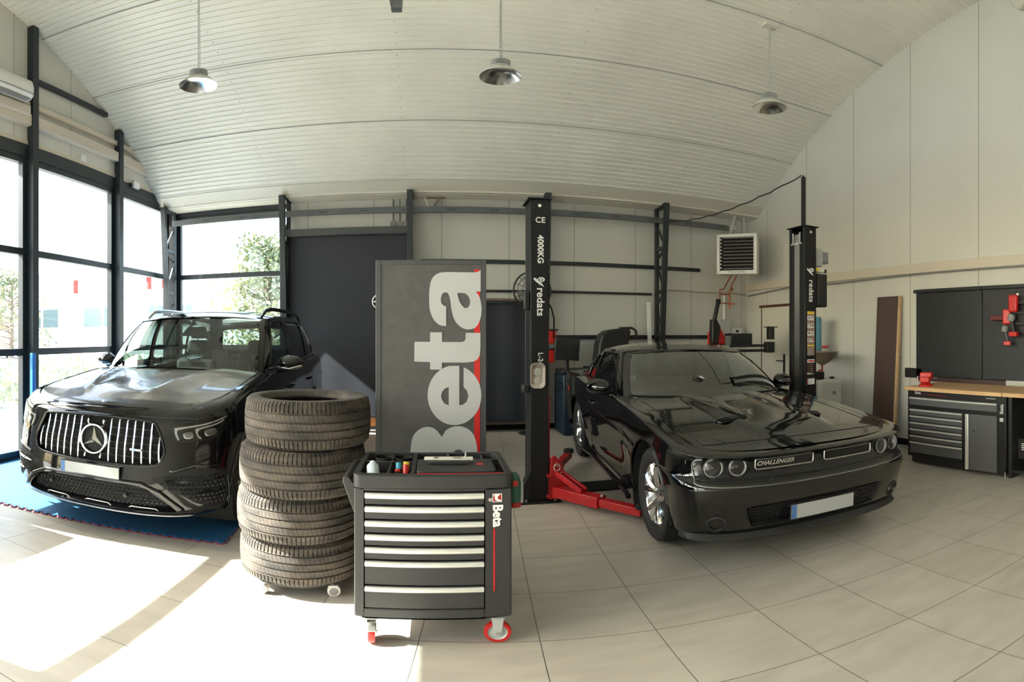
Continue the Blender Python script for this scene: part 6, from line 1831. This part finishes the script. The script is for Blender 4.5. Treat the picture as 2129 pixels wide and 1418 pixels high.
MB().box(-.0012, 0, 2.645, 2.69, .625, .665).build('logo_box', M['lgrey'], bn)
MB().cyl((.02, yb0+.02, 0), (.02, yb0+.02, .06), .008).lathe([(0, 0), (.02, 0), (.02, .01), (0, .01)], 16, o=(.02, yb0+.02, 0)).build('levelling_foot', M['satin'], bn)
for yy0, yy1, lab in ((2.655, 3.96, 'beech worktop on the workbench cabinet carrying the red vise'), (1.2, 2.645, 'beech worktop section running out of the right edge of the photo')):
    tag(MB().box(BX-.03, XR-.005, yy0, yy1, .897, .940).build('worktop', M['wood'], bevel=.004), lab, 'worktop')
sp2 = thing('bench_support', 'black side panels carrying the right worktop section', 'bench frame', (BX, 0, 0))
MB().box(.03, .70, 2.56, 2.60, .0, .895).build('side_panel', M['black_plastic'], sp2); MB().box(.66, .70, 1.25, 2.56, .1, .895).build('back_panel', M['black_matte'], sp2); MB().box(.05, .70, 1.25, 1.30, 0, .895).build('side_panel', M['black_plastic'], sp2); MB().box(.05, .66, 1.30, 2.56, .06, .09).build('bottom_shelf', M['black_plastic'], sp2)
t = thing('charger', 'black battery charger with white print under the right worktop', 'charger', (5.12, 2.47, .19))
MB().box(-.03, .10, -.09, .09, 0, .24).build('case', M['black_plastic'], t, bevel=.012); MB().box(-.031, -.0295, -.06, .05, .1, .2).build('label', M['black_matte'], t)
g = MB()
for k in range(4): g.box(-.0325, -.031, -.05, .04, .11+k*.022, .119+k*.022)
g.build('print', M['letter'], t)
MB().tube([(.03, -.03, .24), (.03, -.03, .30), (.05, -.02, .40), (.02, -.05, .52), (-.03, -.06, .62), (-.04, -.05, .705)], .006).build('white_cord', M['white'], t, smooth=60)
# vise
t = thing('bench_vise', 'red bench vise at the far left end of the beech worktop', 'vise', (5.06, 3.76, .94), radians(115))
MB().lathe([(0.0001, 0), (.085, 0), (.085, .018), (.06, .03), (.05, .05), (.0001, .05)], 28).build('swivel_base', M['redplastic'], t, smooth=50)
MB().box(-.06, .06, -.05, .10, .05, .12).build('rear_body', M['redplastic'], t, bevel=.015, seg=3); MB().box(-.07, .07, -.02, .03, .11, .165).build('rear_jaw', M['redplastic'], t, bevel=.008)
MB().box(-.04, .04, -.20, -.04, .06, .115).build('slide', M['redplastic'], t, bevel=.012, seg=3); MB().box(-.07, .07, -.10, -.045, .08, .165).build('front_jaw', M['redplastic'], t, bevel=.01)
MB().box(-.068, .068, -.045, -.02, .135, .163).build('jaw_plates', M['satin'], t)
MB().cyl((0, -.24, .085), (0, -.19, .085), .014).build('screw', M['satin'], t, smooth=40); MB().cyl((-.09, -.235, .085), (.09, -.235, .085), .006).lathe([(0, -.01), (.01, 0), (0, .01)], 10, o=(-.09, -.235, .085)).lathe([(0, -.01), (.01, 0), (0, .01)], 10, o=(.09, -.235, .085)).build('handle', M['satin'], t, smooth=40)
MB().cyl((.10, -.0, -.09), (.10, -.0, .12), .006).build('clamp_rod', M['satin'], t)
# wall panels
for y0_, y1_, lab in ((3.365, 4.40, 'dark steel wall panel left of the panel joint above the vise'), (2.30, 3.355, 'dark steel wall panel holding the red cordless tools'), (1.3, 2.29, 'dark steel wall panel at the right edge behind the tools')):
    t = thing('wall_panel', lab, 'panel', (XR-.03, 0, 0), 0, 'dark steel panels on the right wall')
    MB().box(-.02, .03, y0_, y1_, 1.0, 2.12).build('sheet', M['blackboard'], t, bevel=.004)
    MB().box(-.06, .03, y0_+(0 if y0_ > 3.3 else 0), y1_+(.02 if y0_ > 3.3 else 0), 2.12, 2.165).build('top_rail', M['black_plastic'], t, bevel=.004)
tag(MB().box(XR-.09, XR-.005, 3.0, 4.35, .94, .995).build('back_upstand', mat('brown_upstand', (.05, .028, .028), .5), bevel=.004), 'dark brown upstand strip along the back of the worktop', 'strip')
tag(MB().box(XR-.10, XR-.02, 2.2, 3.0, .94, 1.0).build('grey_ledge', M['lgrey'], bevel=.004), 'light grey strip lying along the wall at the right worktop', 'strip')
tag(MB().box(XR-.05, XR-.005, 4.30, 4.60, .97, 1.10).build('black_socket_box', M['black_plastic'], bevel=.006), 'black socket box on the wall left of the vise', 'socket')
# tool holder with cordless tools
t = thing('tool_holder', 'black slotted tool holder rack on the dark wall panel', 'rack', (XR-.05, 2.62, 1.62))
MB().box(-.03, 0, -.35, .28, -.05, .46).build('back_plate', M['black_plastic'], t, bevel=.006)
for z in (.30, .18, .05): MB().box(-.10, -.03, -.35, .26, z, z+.035).build('shelf', M['black_plastic'], t, bevel=.004)
for y, z in ((.23, .42), (.12, .40), (.11, .02)): MB().lathe([(0, .006), (.016, .006), (.018, 0)], 16, T=Matrix.Translation((-.03, y, z)) @ Matrix.Rotation(-pi/2, 4, 'Y')).build('white_screw', M['letter'], t)
def drill(y, z, s, lab, tiltx=0., grey=True):
    t = thing('cordless_tool', lab, 'power tool', (XR-.17, y, z), tiltx, 'red cordless tools on the wall')
    MB().box(-.03*s, .03*s, -.05*s, .05*s, .02*s, .20*s).build('housing', M['redplastic'], t, bevel=.018*s, seg=3)
    MB().lathe([(.036*s, -.01), (.042*s, .03*s), (.034*s, .06*s), (.0001, .065*s)], 20, T=Matrix.Translation((0, .03*s, -.06*s)) @ Matrix.Rotation(.3, 4, 'X')).build('gear_head', M['grey'], t, smooth=50)
    MB().bar((0, .02*s, -.06*s), (0, -.01*s, -.19*s), .035*s, .04*s).build('grip', M['black_plastic'], t, bevel=.008)
    MB().box(-.035*s, .035*s, -.05*s, .04*s, -.23*s, -.18*s).build('battery', M['redplastic'], t, bevel=.01)
    return t
drill(2.86, 1.80, 1.15, 'red cordless tool hanging upside down at the top of the rack'); drill(2.95, 1.66, 1.0, 'red and grey angle grinder like tool hanging below the rack edge', .5)
drill(2.60, 1.88, .8, 'small red and black tool at the right of the rack', .2)
t = thing('battery_holder', 'small dull red clamp beside the grey tool on the wall panel', 'clamp', (XR-.09, 3.10, 1.76)); MB().box(-.05, .04, -.10, .10, -.03, .03).build('clamp_body', mat('dull_red', (.13, .02, .02), .5), t, bevel=.01)
# leaning board
t = thing('plywood_board', 'brown film faced plywood board leaning on the right wall', 'board', (5.56, 4.86, 0))
T = Matrix.Rotation(radians(3.6), 4, 'Y')
MB().box(-.02, .02, -.17, .22, 0.002, 2.10, T).build('face', M['plywood'], t); MB().box(-.022, .022, -.205, -.17, .002, 2.10, T).build('raw_edge', M['plyedge'], t)
# oil drainer with bowl, blue canister
t = thing('oil_drainer', 'pale waste oil drainer with wide brown bowl behind the right lift post', 'oil drainer', (5.16, 5.70, 0))
MB().box(-.22, .22, -.2, .2, .06, .92).build('tank', M['offwhite'], t, bevel=.05, seg=4)
for x, y in ((-.16, -.15), (.16, -.15), (-.16, .15), (.16, .15)): MB().cyl((x-.015, y, .035), (x+.015, y, .035), .035).build('castor', M['black_plastic'], t)
front_text('CE', .055, .05, .72, 0, t, M['black_matte'], Y=-.2015, bold=.001)
MB().cyl((0, 0, .92), (0, 0, 1.16), .014).cyl((-.05, 0, .92), (-.05, 0, 1.05), .02).build('stem', M['red'], t)
MB().lathe([(0.0001, 1.11), (.03, 1.12), (.12, 1.17), (.18, 1.24), (.235, 1.30), (.25, 1.305), (.247, 1.315), (.225, 1.31), (.19, 1.24), (.10, 1.19), (.0001, 1.14)], 44).build('bowl', M['bowl'], t, smooth=60)
MB().box(-.2, -.08, -.14, .0, .92, 1.03).build('pump_unit', M['black_plastic'], t, bevel=.01); MB().cyl((.1, -.1, .92), (.1, -.1, .95), .035).build('filler_cap', M['black_plastic'], t)
t = thing('blue_canister', 'blue canister with small red tap standing on the ledge by the oil drainer', 'canister', (5.37, 6.10, 1.27))
MB().lathe([(0.0001, 0), (.10, 0), (.105, .02), (.105, .53), (.09, .56), (.0001, .565)], 36).build('tank', M['bluecan'], t, smooth=50)
MB().lathe([(.107, .50), (.110, .51), (.107, .52)], 36).build('rim_band', M['bluecan'], t, smooth=50)
MB().cyl((.09, -.07, .10), (.14, -.13, .10), .02).lathe([(0, .0), (.03, .005), (.03, .02), (0, .025)], 14, o=(.14, -.13, .10)).build('tap', M['redplastic'], t)
tag(MB().box(5.18, XR-.005, 5.98, 6.22, 1.24, 1.268).build('wall_shelf', M['lgrey'], bevel=.003), 'small grey wall shelf carrying the blue canister', 'shelf')
# ================================================================ BEHIND THE COUPE
# wheel balancer with black hood and screen
t = thing('wheel_balancer', 'wheel balancer with raised black hood and flat screen behind the coupe', 'wheel balancer', (2.36, 8.05, 0))
MB().box(-.40, .40, -.25, .35, 0, .95).build('cabinet', mat('blue_grey_machine', (.007, .02, .034), .5), t, bevel=.03, seg=3)
MB().box(-.40, .40, -.2, .3, .95, 1.02).build('tray_top', M['black_plastic'], t, bevel=.02)
MB().cyl((-.28, .0, 1.0), (-.28, .0, 1.18), .035).build('screen_post', M['black_plastic'], t)
s = MB().box(-.20, .20, -.02, .02, 0, .36, Matrix.Translation((-.30, -.06, 1.16)) @ Matrix.Rotation(radians(4), 4, 'Y')).build('screen', M['black_plastic'], t, bevel=.012)
MB().box(-.18, .18, -.0225, -.02, .02, .34, Matrix.Translation((-.30, -.06, 1.16)) @ Matrix.Rotation(radians(4), 4, 'Y')).build('display', M['screenglass'], s)
hd = MB(); pr = [(-.28, .86), (-.30, 1.15), (-.27, 1.42), (-.22, 1.56), (-.12, 1.63), (.10, 1.66), (.22, 1.66), (.27, 1.62), (.24, 1.50), (.20, 1.30), (.18, .86)]
hd.prism(pr, -.16, .16, Matrix.Translation((.50, .05, 0)) @ Matrix(((1, 0, 0, 0), (0, 0, 1, 0), (0, 1, 0, 0), (0, 0, 0, 1)))); hd.build('hood', M['black_plastic'], t, bevel=.03, seg=3)
MB().tube([(.60, 0, 1.66), (.82, 0, 1.67), (.89, 0, 1.62), (.90, 0, 1.50)], .022).build('hood_handle', M['black_plastic'], t, smooth=60)
MB().tube([(-.40, -.2, .80), (-.50, -.22, .86), (-.48, -.22, .72), (-.40, -.2, .76)], .012).build('side_hook', M['black_plastic'], t)
# red boxes with tools hung on the wall behind the post
for z, lab in ((1.42, 'upper red tool bin peeking out behind the left lift post'), (1.12, 'lower red tool bin peeking out behind the left lift post')):
    t = thing('red_bin', lab, 'bin', (1.78, 8.2, z), 0, 'red wall bins'); MB().prism([(-.15, 0), (.11, 0), (.15, .2), (-.15, .2)], -.1, .1, Matrix(((1, 0, 0, 0), (0, 0, 1, 0), (0, 1, 0, 0), (0, 0, 0, 1)))).build('tray', M['redplastic'], t, bevel=.01)
    MB().box(-.16, .17, -.11, -.09, .2, .225).build('rim', M['black_plastic'], t)
# fan guard behind left post
t = thing('fan_guard', 'black wire fan guard on a stand half hidden behind the left lift post', 'fan', (1.52, 8.0, 0))
g = MB(); c0 = Vector((0, 0, 2.24)); R = .29
g.tube([c0+Vector((R*cos(a), 0, R*sin(a))) for a in [2*pi*k/48 for k in range(48)]], .014, 6, closed=True)
for r in (.09, .16, .23): g.tube([c0+Vector((r*cos(a), -.06*(1-r/R), r*sin(a))) for a in [2*pi*k/36 for k in range(36)]], .005, 5, closed=True)
for k in range(16):
    a = 2*pi*k/16; g.tube([c0+Vector((.05*cos(a), -.06, .05*sin(a))), c0+Vector((R*cos(a), 0, R*sin(a)))], .005, 5)
g.build('guard', M['black_plastic'], t); MB().cyl(c0+Vector((0, .02, 0)), c0+Vector((0, .18, 0)), .08).build('motor', M['black_plastic'], t, smooth=40)
MB().cyl((0, .1, .03), (0, .1, 2.1), .02).build('pole', M['black_plastic'], t); MB().lathe([(0.0001, 0), (.2, 0), (.2, .02), (.03, .04), (.0001, .04)], 28, o=(0, .1, 0)).build('base', M['black_plastic'], t, smooth=40)
MB().lathe([(0, 0), (.03, 0), (.05, .02), (0, .03)], 10, o=(0, 0, 2.24)).build('hub', M['black_plastic'], t)
fb = MB()
for k in range(4):
    a = 2*pi*k/4+.3; fb.add([c0+Vector((.05*cos(a), .0, .05*sin(a))), c0+Vector((.24*cos(a-.3), .02, .24*sin(a-.3))), c0+Vector((.26*cos(a+.35), -.02, .26*sin(a+.35)))], [(0, 1, 2)])
    fb.add([c0+Vector((.05*cos(a), .006, .05*sin(a))), c0+Vector((.24*cos(a-.3), .026, .24*sin(a-.3))), c0+Vector((.26*cos(a+.35), -.014, .26*sin(a+.35)))], [(0, 2, 1)])
fb.build('blades', M['grey'], t, clean=False)
# white tube leaning in front of the lattice column
tag(MB().bar((3.60, 8.2, .0), (3.62, 8.38, 2.12), .06, .06).build('white_profile', M['white'], bevel=.004), 'white upright profile leaning at the lattice column', 'profile')
# tyre changer behind the coupe, right
t = thing('tyre_changer', 'tyre changer with red head and black mast behind the coupe roof', 'tyre changer', (4.62, 7.15, 0))
MB().box(-.35, .35, -.3, .3, 0, .72).build('cabinet', M['redplastic'], t, bevel=.03, seg=3)
MB().lathe([(0.0001, .72), (.26, .72), (.26, .76), (.08, .80), (.0001, .80)], 36).build('turntable', M['satin'], t, smooth=50)
MB().box(-.42, -.32, .05, .2, 0, 1.50).build('mast', M['black_plastic'], t, bevel=.01)
MB().prism([(-.44, 1.40), (-.20, 1.40), (-.22, 1.56), (-.30, 1.68), (-.44, 1.60)], .0, .18, Matrix(((1, 0, 0, 0), (0, 0, 1, 0), (0, 1, 0, 0), (0, 0, 0, 1)))).build('red_head', M['redplastic'], t, bevel=.02)
MB().prism([(-.47, 1.42), (-.36, 1.40), (-.31, 1.68), (-.38, 1.80), (-.46, 1.80)], -.04, .08, Matrix(((1, 0, 0, 0), (0, 0, 1, 0), (0, 1, 0, 0), (0, 0, 0, 1)))).build('mast_cover', M['black_plastic'], t, bevel=.02)
MB().bar((-.42, .0, 1.75), (-.34, .0, 2.08), .055, .055).build('lever', M['black_plastic'], t, bevel=.01); MB().box(-.37, -.31, -.035, .035, 2.04, 2.12).build('lever_cap', M['black_matte'], t, bevel=.01)
MB().box(-.10, .30, -.02, .2, 1.40, 1.58).build('control_box', M['black_plastic'], t, bevel=.012)
MB().box(-.2, -.1, .0, .2, 1.38, 1.54).build('valve_block', M['grey'], t, bevel=.01)
for z in (1.30, 1.38): MB().bar((-.15, -.05, z), (.62, -.05, z), .05, .045).build('arm_rail', M['black_plastic'], t, bevel=.006)
MB().box(.55, .70, -.10, .02, 1.26, 1.44).build('arm_end', M['black_plastic'], t, bevel=.01)
MB().box(.58, .68, -.12, -.02, 1.48, 1.68).build('helper_head', M['black_plastic'], t, bevel=.01); MB().box(.54, .74, -.12, .0, 1.68, 1.695).build('head_plate', M['black_plastic'], t)
MB().box(.69, .75, -.08, -.02, 1.28, 1.44).build('bracket', M['offwhite'], t)
# ring logo behind the sign (white rim just left of the board)
c_ = at_y(779, 627, 8.15)
t = thing('wall_emblem', 'white rimmed round emblem on the dark curtain just left of the sign', 'emblem', (c_.x+.07, 8.17, c_.z))
MB().lathe([(.11, 0), (.115, .012), (.10, .018), (.095, .006), (.095, 0)], 36, T=Matrix.Rotation(pi/2, 4, 'X')).build('rim', M['letter'], t, smooth=40)
MB().lathe([(.095, .004), (.0001, .004)], 36, T=Matrix.Rotation(pi/2, 4, 'X')).build('face', M['black_matte'], t)
MB().box(-.09, .02, -.012, -.005, -.012, .012).build('mark', M['letter'], t)
# ================================================================ CAMERA, LIGHT
cam = bpy.data.cameras.new('camera'); co = bpy.data.objects.new('camera', cam); COL.objects.link(co)
cam.type = 'PANO'; cam.panorama_type = 'EQUIRECTANGULAR'
yaw = (1064.5-CX)/FPX
cam.latitude_min = -(1418-CY)/FPX; cam.latitude_max = CY/FPX
cam.longitude_min = -1064.5/FPX; cam.longitude_max = 1064.5/FPX
co.location = (0, 0, EYE); co.rotation_euler = (pi/2, 0, -yaw); cam.clip_start = .05
SC.camera = co
w = bpy.data.worlds.new('sky'); SC.world = w; w.use_nodes = True; nt = w.node_tree
bg = nt.nodes['Background']; sky = nt.nodes.new('ShaderNodeTexSky'); sky.sky_type = 'NISHITA'; sky.sun_disc = False
SUN = Vector((1, .13, -.79)).normalized()
sky.sun_elevation = math.asin(-SUN.z); sky.sun_rotation = atan2(-SUN.x, -SUN.y)
sky.dust_density = 3; sky.ozone_density = 1; sky.air_density = 1.2
nt.links.new(sky.outputs[0], bg.inputs[0]); bg.inputs[1].default_value = .75
sl = bpy.data.lights.new('sun', 'SUN'); so = bpy.data.objects.new('sun', sl); COL.objects.link(so)
sl.energy = 34; sl.angle = radians(.53); sl.color = (1, .975, .94)
so.rotation_euler = SUN.to_track_quat('-Z', 'Y').to_euler(); so.location = (-12, 3, 10)
vs_ = SC.view_settings; vs_.view_transform = 'Standard'; vs_.look = 'None'; vs_.gamma = 1; vs_.use_curve_mapping = False; vs_.exposure = .75
SC.cycles.max_bounces = 10; SC.cycles.diffuse_bounces = 6; SC.cycles.glossy_bounces = 4; SC.cycles.transparent_max_bounces = 16; SC.cycles.transmission_bounces = 4
SC.cycles.sample_clamp_indirect = 8; SC.cycles.use_denoising = True; SC.cycles.caustics_reflective = False; SC.cycles.caustics_refractive = False
